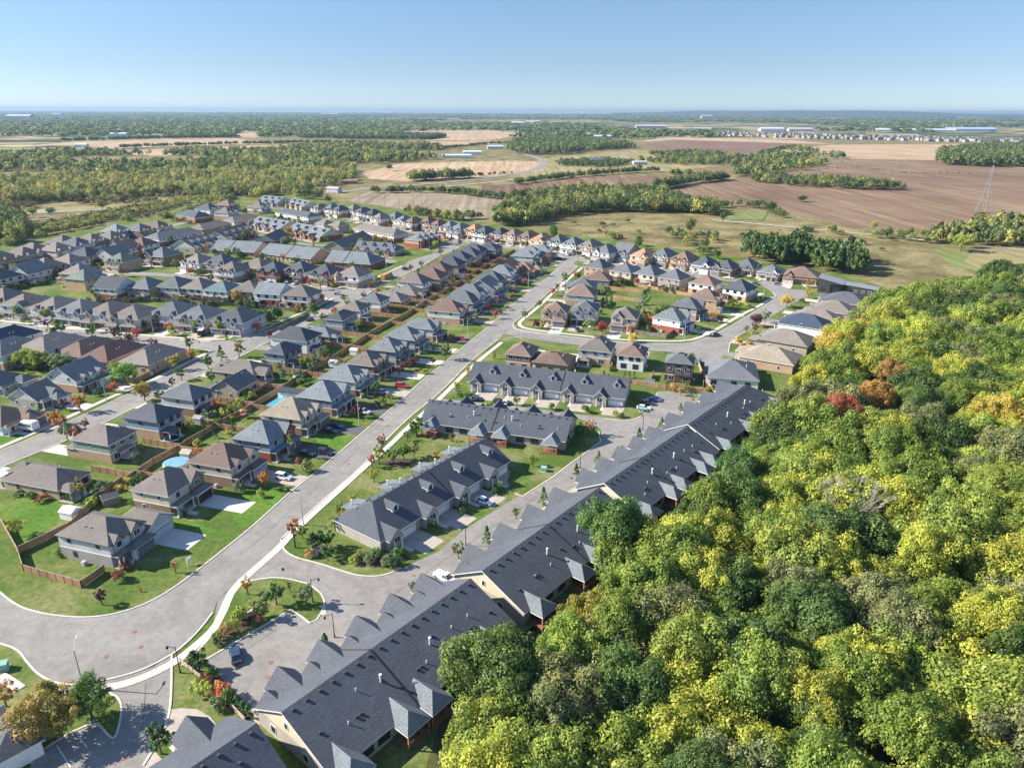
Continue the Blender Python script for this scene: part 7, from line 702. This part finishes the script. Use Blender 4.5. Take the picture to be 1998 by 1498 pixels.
# ------------------------------------------------------------ street lamps
def lamp_tall():
    t=empty('street_lamp',(0,0,0)); MB().tube((0,0,0),(0,0,8.),.13,.08,8).obj('pole',['lampgrey'],t); s=MB(); s.tube((0,0,7.9),(2.2,0,8.5),.05,.045,6); a=s.obj('arm',['lampgrey'],t)
    s=MB(); s.prism([(2.1,-.17,8.42),(3.0,-.12,8.48),(3.0,.12,8.48),(2.1,.17,8.42)],(0,0,.13)); s.obj('lamp_head',['lampgrey'],t); MB().tube((0,0,0),(0,0,.35),.2,.16,8).obj('base',['lampgrey'],t); return t
def lamp_black():
    t=empty('street_lamp',(0,0,0)); MB().tube((0,0,0),(0,0,5.6),.10,.06,8).obj('pole',['black'],t); s=MB(); s.tube((0,0,5.1),(1.5,0,5.5),.035,.03,6); s.tube((0,0,5.4),(1.5,0,5.5),.03,.03,6); s.obj('arm',['black'],t)
    s=MB(); s.tube((1.5,0,5.15),(1.5,0,5.5),.26,.1,8); s.tube((1.5,0,4.95),(1.5,0,5.15),.16,.2,8); s.obj('lantern',['black'],t); MB().tube((0,0,0),(0,0,.6),.17,.13,8).obj('base',['black'],t); return t
for proto,lst,nm,grp in ((lamp_tall(),D['lampw'],'tall grey street lamp','tall grey street lamps'),(lamp_black(),D['lampb'],'black lantern street lamp','black lantern lamps')):
    for i,(x,y,a) in enumerate(lst):
        o=proto if i==0 else copytree(proto); o.location=(x,y,.02); o.rotation_euler=(0,0,a); tag(o,labelled(nm,x,y),'street lamp',grp)
# ------------------------------------------------------------ vehicles
for (x,y,c,k,a) in D['cars']:
    t=vehicle(k,CC[c],x,y,R(a)); tag(t,labelled(f"{CN[c]} {k if k!='suv' else 'SUV'} parked",x,y),'pickup' if k=='pickup' else 'car','parked vehicles')
vr=random.Random(4); cs=[(q[0],q[1]) for q in D['cars']]
for h in HOUSES:
    if h['row'] in 'vntwhl' and not h['near'] and vr.random()<.42:
        p=loc2w(h,h['gx']+3.2,h['gy']+vr.choice([-1.2,1.2]))
        if min(math.hypot(p[0]-c[0],p[1]-c[1]) for c in cs)>7:
            c=vr.choice(['white','black','silver','steel','navy','white','silver','red']); k=vr.choice(['car','suv','car']); cs.append(p); t=vehicle(k,CC[c],p[0],p[1],h['ang']+vr.choice([0,PI])); tag(t,labelled(f"{CN[c]} {k if k!='suv' else 'SUV'} parked",*p),'car','parked vehicles')
def bus(x,y,a,L,h,body,lab,cat,nm,front,hood):
    t=empty(nm,(x,y,.03),a); s=MB(); s.box(-L/2,L/2-hood,-1.2,1.2,.55,h); s.box(-L/2+.1,L/2-hood-.1,-1.1,1.1,h,h+.08); s.obj('body',['paintcar'],t,body)
    s=MB(); s.prism([(L/2-hood,-.95,.5),(L/2,-.9,.5),(L/2,-.9,1.2),(L/2-hood,-.95,1.7)],(0,1.85,0)); s.obj('hood',['paintcar'],t,body)
    n=int(L*.8/.95)
    for sg in (-1,1):
        s=MB()
        for i in range(n): xx=-L/2+.6+i*(L-hood-1)/n; s.box(xx,xx+(L-hood-1)/n*.8,sg*1.2-.02,sg*1.2+.02,1.6,2.3)
        s.obj('window',['glassdark'],t)
    s=MB(); s.quad((L/2-hood+.01,-1.05,1.72),(L/2-hood+.01,1.05,1.72),(L/2-hood+.01,1.0,h-.45),(L/2-hood+.01,-1.0,h-.45)); s.obj('windscreen',['glassdark'],t)
    s=MB(); s.tube((0,-.13,0),(0,.13,0),.46,k=14); s.tube((0,-.135,0),(0,.135,0),.25,k=10,m=1); wm=s.mesh('wheel',['rubber','hub'])
    for xx in (-L/2+1.9,L/2-1.2):
        for yy in (-1.02,1.02): newobj('wheel',wm,t,loc=(xx,yy,.46))
    s=MB(); s.box(-.04,.04,-.15,.15,-.1,.1); hm=s.mesh('headlight',['headlamp'])
    for yy in (-.65,.65): newobj('headlight',hm,t,loc=(L/2,yy,.85))
    tag(t,lab,cat)
bus(*D['schoolbus'],11,2.9,(.62,.30,.03),'yellow-orange school bus driving up the second street','bus','school_bus',0,1.3)
bus(*D['shuttle'],7,2.9,(.76,.76,.76),'white shuttle minibus parked on the driveway beside the second street','bus','minibus',0,1.2)
x,y=D['trailer']; t=empty('trailer',(x,y,0),R(100)); MB().box(-2.6,2.6,-1.1,1.1,.6,2.6).obj('body',['dtrim'],t); MB().box(-2.65,2.65,-1.15,1.15,2.6,2.7).obj('roof',['lampgrey'],t); s=MB(); s.tube((-.3,-1.2,.35),(-.3,1.2,.35),.35,k=12); s.obj('wheel',['rubber'],t); MB().tube((2.6,0,.5),(3.8,0,.5),.06,k=6).obj('hitch',['black'],t); tag(t,'dark enclosed trailer with a pale roof on the corner house driveway','trailer')
# ------------------------------------------------------------ small garden things
def shed(x,y,a,w_,l_,wall,roof,lab,flat_=False):
    t=empty('garden_shed',(x,y,0),R(a)); MB().box(-l_/2,l_/2,-w_/2,w_/2,0,2.0).obj('wall',['paintany'],t,wall)
    (hip(-l_/2-.15,l_/2+.15,-w_/2-.15,w_/2+.15,2.0,.5 if not flat_ else .1,1,1,ax=0)).obj('roof',['shingle','trim'],t,roof); s=MB()
    for yy,sg in ((-l_/2,-1),(l_/2,1)):
        p=[(yy,-w_/2,2),(yy,w_/2,2),(yy,0,2+w_/2*(.5 if not flat_ else .1))]; s.quad(*(p if sg>0 else p[::-1]))
    s.obj('gable_end',['paintany'],t,wall); small('door',t,(l_/2,0,0),'door',0,wall); tag(t,lab,'shed','garden sheds'); return t
for (x,y,a,w_,l_,wc,rc,lab) in D['sheds']: shed(x,y,a,w_,l_,wc,rc,lab)
def pool(x,y,a,lx,ly,lab,above=0):
    t=empty('swimming_pool',(x,y,0),R(a)); s=MB()
    if above:
        s.tube((0,0,0),(0,0,1.3),lx/2,k=28); s.obj('wall',['trim'],t); MB().tube((0,0,1.3),(0,0,1.34),lx/2-.1,k=28).obj('water',['poolcover'],t)
    else:
        s.box(-lx/2-.8,lx/2+.8,-ly/2-.8,ly/2+.8,0,.05); s.obj('surround',['patio'],t); MB().box(-lx/2,lx/2,-ly/2,ly/2,.05,.07).obj('water',['poolwater'],t)
    tag(t,lab,'pool')
for q in D['pools']: pool(*q)
def tramp(x,y,lab):
    t=empty('trampoline',(x,y,0)); s=MB(); k=16; r=2.1
    for i in range(k):
        a,b=2*PI*i/k,2*PI*(i+1)/k; s.tube((cos(a)*r,sin(a)*r,.9),(cos(b)*r,sin(b)*r,.9),.13,k=5)
    s.obj('blue_rim',['poolcover'],t); MB().tube((0,0,.88),(0,0,.9),r-.15,k=20).obj('mat',['black'],t); s=MB()
    for i in range(6): a=2*PI*i/6; s.tube((cos(a)*r,sin(a)*r,0),(cos(a)*r,sin(a)*r,2.6),.04,k=5)
    s.obj('net_poles',['black'],t); tag(t,lab,'trampoline')
for q in D['tramps']: tramp(*q)
def utilbox(x,y,a,sx,sy,sz,mt,lab,nm='utility_box'):
    t=empty(nm,(x,y,0),R(a)); MB().box(-sx/2-.15,sx/2+.15,-sy/2-.15,sy/2+.15,0,.14).obj('pad',['concrete'],t); MB().box(-sx/2,sx/2,-sy/2,sy/2,.14,sz).obj('cabinet',[mt],t); s=MB(); s.prism([(-sx/2-.04,-sy/2-.04,sz),(sx/2+.04,-sy/2-.04,sz),(sx/2+.04,sy/2+.04,sz+.12),(-sx/2-.04,sy/2+.04,sz+.12)],(0,0,.06)); s.obj('lid',[mt],t); tag(t,lab,'utility box')
for q in D['boxes']: utilbox(*q)
for x,y,lab in D['hydrants']:
    t=empty('fire_hydrant',(x,y,0)); s=MB(); s.tube((0,0,0),(0,0,.7),.13,k=10); s.tube((0,0,.7),(0,0,.85),.15,.05,k=10); s.obj('barrel',['taillamp'],t); s=MB(); s.tube((-.25,0,.5),(.25,0,.5),.07,k=8); s.obj('outlet',['taillamp'],t); tag(t,lab,'hydrant')
x,y=D['salesign']; t=empty('yard_sign',(x,y,0),R(60)); MB().box(-.06,.06,-.06,.06,0,1.9).obj('post',['trim'],t); MB().box(-.05,1.1,-.05,.05,1.8,1.9).obj('arm',['trim'],t); MB().box(.15,1.0,-.03,.03,1.0,1.7).obj('panel',['trim'],t); tag(t,'white post with a hanging yard sign beside the corner house driveway','sign')
x,y=D['bench']; 
t=empty('stone_wall',(x,y,0),R(40)); MB().box(-1.6,1.6,-.3,.3,0,1.1).obj('wall',['greystone'] if 'greystone' in M else ['concrete'],t); MB().box(-1.7,1.7,-.38,.38,1.1,1.22).obj('cap',['pale_concrete'],t); tag(t,'short pale stone entrance wall among the bushes of the island','wall')
for i,(x,y,a) in enumerate(D['signs']):
    t=empty('road_sign',(x,y,0),a); MB().tube((0,0,0),(0,0,2.6),.035,k=6).obj('post',['lampgrey'],t); MB().box(-.03,.03,-.28,.28,2.0,2.6).obj('panel',['dtrim'],t); tag(t,labelled('small road sign',x,y),'sign','road signs')
# play set
x,y=D['playset']; t=empty('play_set',(x,y,0),R(30)); s=MB(); [s.tube((a,b,0),(a,b,2.6),.07,k=5) for a in (0,1.6) for b in (0,1.6)]; s.box(-.1,1.7,-.1,1.7,1.2,1.3); s.obj('tower',['deckwood'],t); hip(-.2,1.8,-.2,1.8,2.6,.6).obj('roof',['cedarwood','cedarwood'],t); s=MB(); s.prism([(1.7,.5,1.3),(1.7,1.1,1.3),(3.6,1.1,.2),(3.6,.5,.2)],(0,0,.06)); s.obj('slide',['utilgreen'],t); s=MB(); s.tube((0,.8,2.2),(-3,.8,2.2),.07,k=5); s.tube((-3,.8,2.2),(-3,0,0),.06,k=5); s.tube((-3,.8,2.2),(-3,1.6,0),.06,k=5); s.obj('swing_frame',['deckwood'],t); tag(t,'wooden play set with slide and swings in the yard by the long hedge','play set')
# pool house with flat dark roof
x,y=D['poolhouse']; t=empty('pool_house',(x,y,0),R(-17)); MB().box(-4,4,-1.5,1.5,0,2.5).obj('wall',['trim'],t); MB().box(-4.5,4.5,-2,2,2.5,2.75).obj('roof',['dtrim'],t); small('door',t,(-2,-1.5,0),'door',-PI/2,(.5,.6,.7)); small('door',t,(1,-1.5,0),'door',-PI/2,(.5,.6,.7)); tag(t,'white pool house with a flat dark roof at the end of the narrow pool','pool house')
# ------------------------------------------------------------ trees
TC={'green':(.085,.16,.03),'dgreen':(.045,.105,.03),'bright':(.16,.27,.04),'sage':(.14,.19,.09),'olive':(.17,.19,.05),'yellowg':(.25,.29,.04),'yellow':(.42,.36,.05),'gold':(.55,.40,.05),'orange':(.48,.19,.04),'orangepale':(.46,.26,.09),'autumn':(.33,.235,.05),'redo':(.48,.12,.06),'red':(.50,.07,.06),'crimson':(.36,.04,.07),'maroon':(.13,.045,.055),'rust':(.25,.11,.06)}
TC={k:tuple(min(.6,q*(1.35 if k in('green','dgreen','sage','olive','yellowg','bright') else 1.1)) for q in v) for k,v in TC.items()}
TN={'green':'green','dgreen':'dark green','bright':'bright green','sage':'grey-green','olive':'olive','yellowg':'yellow-green','yellow':'yellow','gold':'golden','orange':'orange','orangepale':'pale orange','autumn':'red-and-green','redo':'orange-red','red':'red','crimson':'crimson','maroon':'maroon','rust':'rust-brown'}
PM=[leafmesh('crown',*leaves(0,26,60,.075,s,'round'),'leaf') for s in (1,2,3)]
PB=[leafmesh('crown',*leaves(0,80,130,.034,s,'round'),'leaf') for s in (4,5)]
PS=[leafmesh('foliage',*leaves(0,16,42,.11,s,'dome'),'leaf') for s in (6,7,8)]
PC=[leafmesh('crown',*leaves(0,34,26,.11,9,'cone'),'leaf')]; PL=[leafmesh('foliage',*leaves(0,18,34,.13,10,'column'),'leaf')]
TM=trunkmesh(1,.045,4,3,.25)
def tree(x,y,h,r,kind,c,lab=None,grp='garden and street trees',big=False):
    rz=random.uniform(0,6.28); col=jit(TC[c],.1)
    if kind=='shrub':
        o=newobj('shrub',random.choice(PS),None,col,(x,y,.05),rz); o.scale=(r,r,h/1.05); tag(o,lab or labelled(f'{TN[c]} bush',x,y),'bush','bushes in the gardens'); return
    if kind=='cedar':
        t=empty('cedar',(x,y,0),rz); o=newobj('foliage',PL[0],t,col); o.scale=(r*.9,r*.9,h/4.4); q=newobj('trunk',TM,t); q.scale=(1.5,1.5,h*.3); tag(t,lab or labelled(f'narrow {TN[c]} cedar',x,y),'cedar','upright cedars'); return
    if kind=='pine':
        t=empty('conifer',(x,y,0),rz); o=newobj('crown',PC[0],t,col); o.scale=(r,r,h*.9/2.7); o.location=(0,0,h*.08); q=newobj('trunk',TM,t); q.scale=(2.,2.,h*.7); tag(t,lab or labelled(f'{TN[c]} conical conifer',x,y),'conifer','small conifers'); return
    t=empty('maple_tree' if c in('orange','orangepale','autumn','redo','red','crimson','maroon','rust') else 'broadleaf_tree',(x,y,0),rz); o=newobj('crown',random.choice(PB if (r>2.6 or big) else PM),t,col); ch=min(h*.78,r*2.4); o.scale=(r,r,ch/1.45); o.location=(0,0,h-ch); q=newobj('trunk',TM,t); q.scale=(h*.55+1,h*.55+1,h-ch*.45); tag(t,lab or labelled(f'{TN[c]} tree',x,y),'tree',grp)
occ=[]
for (x,y,h,r,k,c) in D['trees']: tree(x,y,h,r,k,c); occ.append((x,y,r))
ar=random.Random(21); nb=0
for h in HOUSES:
    if h['row']=='R':
        if h['main']: continue
        n_=max(1,int(h['L']/11)); 
        for i in range(n_):
            lx,ly=h['hf']+ar.uniform(3,6) if h['fd'] else -h['hf']-ar.uniform(2.5,5),-h['L']/2+(i+.5)*h['L']/n_+ar.uniform(-2,2); p=loc2w(h,lx,ly)
            if all(math.hypot(p[0]-q[0],p[1]-q[1])>q[2]+1.5 for q in occ): tree(p[0],p[1],ar.uniform(4.5,7.5),ar.uniform(1.5,2.6),'maple',ar.choice(['green','dgreen','olive','autumn','green','yellowg','redo','orangepale'])); occ.append((*p,2))
        continue
    spots=[]
    if h['row'] not in 'sdo': spots.append((h['D']/2+ar.uniform(6.5,8),-1*(h['gy']/abs(h['gy']))*h['W']*.3,'maple',.6))
    spots.append((-h['D']/2-ar.uniform(2.5,6),ar.uniform(-.4,.4)*h['W'],ar.choice(['maple','pine','shrub','shrub','cedar']),.6))
    spots.append((h['D']/2+2.4,-1*(h['gy']/abs(h['gy']))*h['W']*.42,'shrub',.7)); spots.append((-h['D']/2-1.2,-h['W']*.45,'shrub',.35))
    for lx,ly,k,pr in spots:
        if ar.random()>pr*1.25 or (k=='shrub' and nb>150): continue
        p=loc2w(h,lx,ly); nb+=k=='shrub'
        if any(math.hypot(p[0]-q[0],p[1]-q[1])<q[2]+1.2 for q in occ) or any(math.hypot(p[0]-g['x'],p[1]-g['y'])<(7.5 if k!='shrub' else 5) for g in HOUSES if g['row']!='R'): continue
        c=ar.choice(['green','dgreen','olive','green','yellowg','sage','autumn','orange','redo','rust','maroon'] if k=='maple' else ['dgreen','green','sage','olive','rust','yellowg'])
        hh,r_={'maple':(ar.uniform(3.8,6.2),ar.uniform(1.2,2.3)),'pine':(ar.uniform(4,7),1.5),'shrub':(ar.uniform(1.2,2.2),ar.uniform(.8,1.5)),'cedar':(3.2,.8)}[k]; tree(p[0],p[1],hh,r_,k,c); occ.append((*p,r_))

# ------------------------------------------------------------ the wood
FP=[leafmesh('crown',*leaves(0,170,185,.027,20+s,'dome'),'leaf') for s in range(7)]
FT=trunkmesh(1,.03,5,5,.3)
FC=[((.10,.17,.02),26,'green'),((.15,.225,.03),18,'light green'),((.205,.265,.025),18,'yellow-green'),((.055,.11,.022),17,'dark green'),((.125,.165,.055),15,'grey-green'),((.27,.26,.03),5,'yellow'),((.33,.19,.04),1.0,'orange')]
FC=[((c_[0]*1.76,c_[1]*1.45,c_[2]*1.55),w_,n_) for c_,w_,n_ in FC]
poly=D['forest']; cells=[]; yv=66.
fr=random.Random(11)
while yv<520:
    sp=8.2+max(0,yv-80)*.012; xx=-60+(fr.random())*sp
    while xx<420:
        x=xx+fr.uniform(-.3,.3)*sp; y=yv+fr.uniform(-.3,.3)*sp; xx+=sp*1.08
        if inpoly((x,y),poly) and not any(math.hypot(x-q[0],y-q[1])<q[3]*1.05 for q in D['ftrees']): cells.append((x,y,sp))
    yv+=sp*.93
def inview(x,y,z):
    v=cam.matrix_world.inverted()@Vector((x,y,z)); return v.z<0 and abs(v.x/-v.z*1385)<1040 and abs(v.y/-v.z*1385)<800
IV=[c for c in cells if inview(c[0],c[1],13)]
print('forest cells',len(cells),'in view',len(IV))
def ftree(x,y,h,r,col,lab,cn):
    t=empty('forest_tree',(x,y,0),fr.uniform(0,6.28)); t.scale=(fr.uniform(.88,1.15),fr.uniform(.88,1.15),1); o=newobj('crown',fr.choice(FP),t,jit(col,.14)); ch=min(h*.8,r*1.5); o.scale=(r,r,ch/1.08); o.location=(0,0,h-ch); q=newobj('trunk',FT,t); q.scale=(h*.5,h*.5,h-ch*.5); tag(t,lab,'tree','trees of the wood'); return t
IV.sort(key=lambda c:c[1]); tiers={}
IV=IV[:300-len(D['ftrees'])] if len(IV)>300-len(D['ftrees']) else IV
band=[]
for c in IV: band.append((int((c[1]-66)//9),c))
from collections import defaultdict
bd=defaultdict(list)
for b,c in band: bd[b].append(c)
for bi,b in enumerate(sorted(bd)):
    for k,(x,y,sp) in enumerate(sorted(bd[b])):
        n_=math.sin(x*.06+1.3)*math.cos(y*.045)+fr.uniform(-.9,.9); tot=sum(q[1] for q in FC); u=fr.random()*tot; ci=0
        if y<135 and fr.random()<.22: ci=2 if x>18 else 1
        elif y>290 and fr.random()<.6: ci=fr.choice([0,3,0,4])
        else:
            while u>FC[ci][1]: u-=FC[ci][1]; ci+=1
        if ci>4 and y<175: ci=1
        ht=fr.uniform(11.5,18); rr=sp*fr.uniform(.66,.98)
        ftree(x,y,ht,rr,FC[ci][0],f'{FC[ci][2]} wood tree, {ordw(k+1)} from the houses in the {ordw(bi+1)} tier up the wood',ci)
for (x,y,h,r,c,lab) in D['ftrees']: ftree(x,y,h,r,c,lab,0)
# bare grey tree
def bare(x,y,h,lab,r=4.5):
    s=MB(); rr=random.Random(3); s.tube((0,0,0),(0,0,h*.45),.25,.18,7)
    def br(p,d,L,rad,k):
        q=p+d*L; s.tube(p,q,rad,rad*.55,5)
        if k: 
            for _ in range(4): nd=(d+Vector((rr.uniform(-.6,.6),rr.uniform(-.6,.6),rr.uniform(-.1,.45)))).normalized(); br(q,nd,L*.72,rad*.55,k-1)
    for i in range(7): a=2*PI*i/7; br(Vector((0,0,h*.4)),Vector((cos(a)*.6,sin(a)*.6,.8)).normalized(),h*.24,.13,3)
    o=s.obj('bare_tree',['barebark'],None,loc=(x,y,0)); tag(o,lab,'tree')
flat('barebark',(.38,.34,.31),.9,.1,1.)
bare(*D['bare'],19,'bare grey leafless tree standing among the green crowns')
# ------------------------------------------------------------ scrub, belts and far woods: merged masses nobody could count
def mass(name,pts,protos,lab,kind='stuff'):
    """pts: list of (x,y,z,r,h,(rgb))"""
    VV=[];VA=[];TT=[]; r=np.random.default_rng(len(pts))
    for (x,y,z,rad,h,c) in pts:
        vv,va=protos[r.integers(len(protos))]; a=r.random()*6.28; ca,sa=np.cos(a),np.sin(a); q=vv*np.array([rad,rad,h]); q=np.stack([q[:,0]*ca-q[:,1]*sa+x,q[:,0]*sa+q[:,1]*ca+y,q[:,2]+z],1); VV.append(q); VA.append(va); TT.append(np.tile(np.array(c)*r.uniform(.8,1.2),(len(va),1)))
    me=leafmesh(name,np.concatenate(VV),np.concatenate(VA),'leaftint',np.concatenate(TT)); o=newobj(name,me); o['kind']='stuff'; o['label']=lab; o['category']='woodland'; print(name,len(pts),len(me.polygons)); return o
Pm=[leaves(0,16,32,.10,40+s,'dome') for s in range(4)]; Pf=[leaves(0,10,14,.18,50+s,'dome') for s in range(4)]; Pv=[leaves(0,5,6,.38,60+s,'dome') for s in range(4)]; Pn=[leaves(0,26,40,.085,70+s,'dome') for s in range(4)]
GR=[(.12,.165,.045),(.15,.195,.055),(.09,.135,.045),(.19,.22,.075)]; YE=[(.36,.345,.09),(.30,.315,.09),(.42,.36,.11),(.22,.26,.08)]; MX=GR+YE[:2]
def scatter(poly,sp,seed,dens=1.,cl=0.):
    r=random.Random(seed); xs=[p[0] for p in poly]; ys=[p[1] for p in poly]; out=[]; y=min(ys)
    while y<max(ys):
        x=min(xs)
        while x<max(xs):
            px_,py_=x+r.uniform(-.45,.45)*sp,y+r.uniform(-.45,.45)*sp; x+=sp
            if r.random()<dens and inpoly((px_,py_),poly) and (not cl or math.sin(px_/cl)+math.sin(py_/cl*1.3+px_/cl*.4)+r.uniform(-.6,.6)>-.35): out.append((px_,py_))
        y+=sp*.9
    return out
rr=random.Random(5)
for nm,poly,sp,dens,cl,h0,h1,cols,pr,lab in D['masses']:
    cl_={'g':GR,'y':YE,'m':MX,'d':[(.07,.12,.035),(.10,.16,.04),(.08,.14,.04)],'s':[(.20,.22,.09),(.16,.19,.08),(.25,.22,.11),(.15,.08,.06)]}[cols]; P={'m':Pm,'f':Pf,'n':Pn}[pr]; pts=[]
    for (x,y) in scatter(poly,sp,hash(lab)%1 or len(lab),dens,cl):
        h=rr.uniform(h0,h1); pts.append((x,y,-.3,h*rr.uniform(.45,.65) if h>5 else h*.8,h,rr.choice(cl_)))
    if pts: mass(nm,pts,P,lab)
# planting along the far back-yard lines
pts=[]
for row in 'vfngithkljc':
    for h in [q for q in HOUSES if q['row']==row]:
        for k in range(7 if row!='t' else 4):
            lx=-h['D']/2-rr.uniform(3.5,8); p=loc2w(h,lx,rr.uniform(-.55,.55)*h['W'])
            if any(math.hypot(p[0]-g['x'],p[1]-g['y'])<8.5 for g in HOUSES if g['row']!='R'): continue
            z=rr.uniform(1,3.4); pts.append((p[0],p[1],0,z*rr.uniform(.45,.8),z,rr.choice(GR+GR+YE[1:2]+[(.2,.1,.06),(.1,.13,.08)])))
for h in [q for q in HOUSES if q['row']=='R' and not q['main']]:
    for k in range(int(h['L']/3)): lx=-h['hf']-rr.uniform(2,5); p=loc2w(h,lx,rr.uniform(-.5,.5)*h['L']); z=rr.uniform(1,3); pts.append((p[0],p[1],0,z*.6,z,rr.choice(GR)))
mass('garden_foliage',pts,Pm,'low shrubs and hedges filling the far back gardens')
# hedgerows along polylines
pts=[]
for (pl,wd,h0,h1,cols) in D['hedges']:
    cl_={'g':GR,'y':YE,'m':MX}[cols]
    for a,b in zip(pl,pl[1:]):
        L=math.hypot(b[0]-a[0],b[1]-a[1]); n_=max(1,int(L/4.2*max(1,wd/8)))
        for i in range(n_):
            q=rr.random(); nx,ny=-(b[1]-a[1])/L,(b[0]-a[0])/L; o_=rr.uniform(-.5,.5)*wd; h=rr.uniform(h0,h1); pts.append((a[0]+(b[0]-a[0])*q+nx*o_,a[1]+(b[1]-a[1])*q+ny*o_,-.4,h*.55,h,rr.choice(cl_)))
mass('hedgerow_foliage',pts,Pm,'hedgerows and tree belts dividing the farm fields')
# far woods in bands out to the horizon
bands=[]; d=2700.
while d<24000: bands.append(d); d*=1.045
pts=[]; nf=D['nofar']
for d in bands:
    X=d*.80; sp=max(13,d*.0075); x=-X
    while x<X:
        v_=math.sin(x/900+d/1500)+math.sin(x/370-d/700+2)+math.sin(x/2100+d/2600*1.7)
        x_=x+rr.uniform(-.5,.5)*sp; y_=d+rr.uniform(-.02,.02)*d; x+=sp
        if v_>(-.95 if x<0 else -.6) and not any(inpoly((x_,y_),q) for q in nf):
            s_=rr.uniform(.8,1.25); pts.append((x_,y_,-1.,max(10,sp*.95)*s_,rr.uniform(10,17)+d*.0006,rr.choice(GR)))
mass('far_woods',pts,Pv,'dark green woods in bands reaching the hazy horizon')
# hills on the horizon
s=MB(); prof=D['hills']; n_=len(prof)
for i,(x,z) in enumerate(prof):
    s.v+=[(x,17500,-2),(x*1.02,19500,z),(x*1.04,23000,z*.9),(x*1.1,27000,-2)]
for i in range(n_-1):
    for k in range(3): s.f.append((i*4+k,(i+1)*4+k,(i+1)*4+k+1,i*4+k+1)); s.m.append(0)
o=s.obj('hills',['floor']); o['kind']='structure'
# meadow trees and individual far trees
for (x,y,h,r,c,lab) in D['lone']: tree(x,y,h,r,'maple',c,lab,'lone trees out in the fields',True)
# far suburb
s=MB(); s.box(-5,5,-6,6,0,5.5); fw=s.mesh('wall',['siding']); fr_=hip(-5.4,5.4,-6.4,6.4,5.5,.6).mesh('roof',['shingle','trim'])
for i,(x,y,a) in enumerate(D['suburb']):
    t=empty('suburban_house',(x,y,-.4),a); t.scale=(1.15,1.15,1.2); newobj('wall',fw,t,random.choice([(.3,.27,.24),(.28,.2,.16),(.4,.4,.4),(.25,.24,.23)])); newobj('roof',fr_,t,random.choice([RC['dgrey'],RC['taupe'],RC['char']])); tag(t,'small distant house with a dark roof in the far estate on the plain','house','houses of the distant estate')
for i,(x,y,a,l_,w_,h,c,lab) in enumerate(D['sheds_far']):
    t=empty('farm_building',(x,y,-.4),a); MB().box(-l_/2,l_/2,-w_/2,w_/2,0,h).obj('wall',['paintany'],t,c); hip(-l_/2-.5,l_/2+.5,-w_/2-.5,w_/2+.5,h,.3,1,1,ax=0).obj('roof',['paintany','trim'],t,tuple(q*.95 for q in c)); tag(t,lab,'building')
# transmission towers
def pylon(x,y,h,lab):
    s=MB(); b=h*.11; lv=[0,.3,.55,.75,.9,1.]; wd=[b,b*.62,b*.36,b*.22,b*.16,.1]; th=.07*h/40
    for i in range(5):
        for sx,sy in ((-1,-1),(1,-1),(1,1),(-1,1)): s.tube((sx*wd[i],sy*wd[i],lv[i]*h),(sx*wd[i+1],sy*wd[i+1],lv[i+1]*h),th*1.5,k=4)
        c=[(-1,-1),(1,-1),(1,1),(-1,1)]
        for k in range(4):
            p,q=c[k],c[(k+1)%4]; s.tube((p[0]*wd[i],p[1]*wd[i],lv[i]*h),(q[0]*wd[i+1],q[1]*wd[i+1],lv[i+1]*h),th,k=3); s.tube((q[0]*wd[i],q[1]*wd[i],lv[i]*h),(p[0]*wd[i+1],p[1]*wd[i+1],lv[i+1]*h),th,k=3)
    t=empty('transmission_tower',(x,y,-.4),.4); s.obj('lattice',['galv'],t); s=MB()
    for z,l_ in ((.68,.20),(.8,.26),(.92,.18)):
        s.tube((-l_*h*.8,0,z*h),(l_*h*.8,0,z*h),th*1.3,k=4); s.tube((-l_*h*.8,0,z*h),(0,0,z*h+h*.05),th,k=3); s.tube((l_*h*.8,0,z*h),(0,0,z*h+h*.05),th,k=3)
    s.obj('cross_arms',['galv'],t); tag(t,lab,'transmission tower','transmission towers over the fields')
for q in D['pylons']: pylon(*q)
for i,(x,y) in enumerate(D['poles']):
    o=MB().tube((0,0,0),(0,0,22),.17,.12,6).obj('net_pole',['galv'],None,loc=(x,y,-.4)); tag(o,f'tall thin dark pole standing in the dry field, {ordw(i+1)} from the left','pole','tall poles in the dry field')
# noise wall by the far road
pl=D['noisewall']; fence(pl,3.2,'fencegrey','long grey noise wall between the scrubland and the far road',True)
# ------------------------------------------------------------ haze
MH=bpy.data.materials.new('haze'); MH.use_nodes=True; n=MH.node_tree.nodes; n.clear(); out=n.new('ShaderNodeOutputMaterial'); pv=n.new('ShaderNodeVolumePrincipled'); pv.inputs['Density'].default_value=HAZE; pv.inputs['Color'].default_value=(.34,.50,.68,1); pv.inputs['Anisotropy'].default_value=.2; MH.node_tree.links.new(pv.outputs[0],out.inputs['Volume'])
s=MB(); s.box(-42000,42000,-500,31000,-3,max(q[1] for q in D['hills'])+4,bot=True); me=bpy.data.meshes.new('haze'); me.from_pydata(s.v,[],s.f); me.materials.append(MH); o=newobj('haze',me); tag(o,kind='stuff')
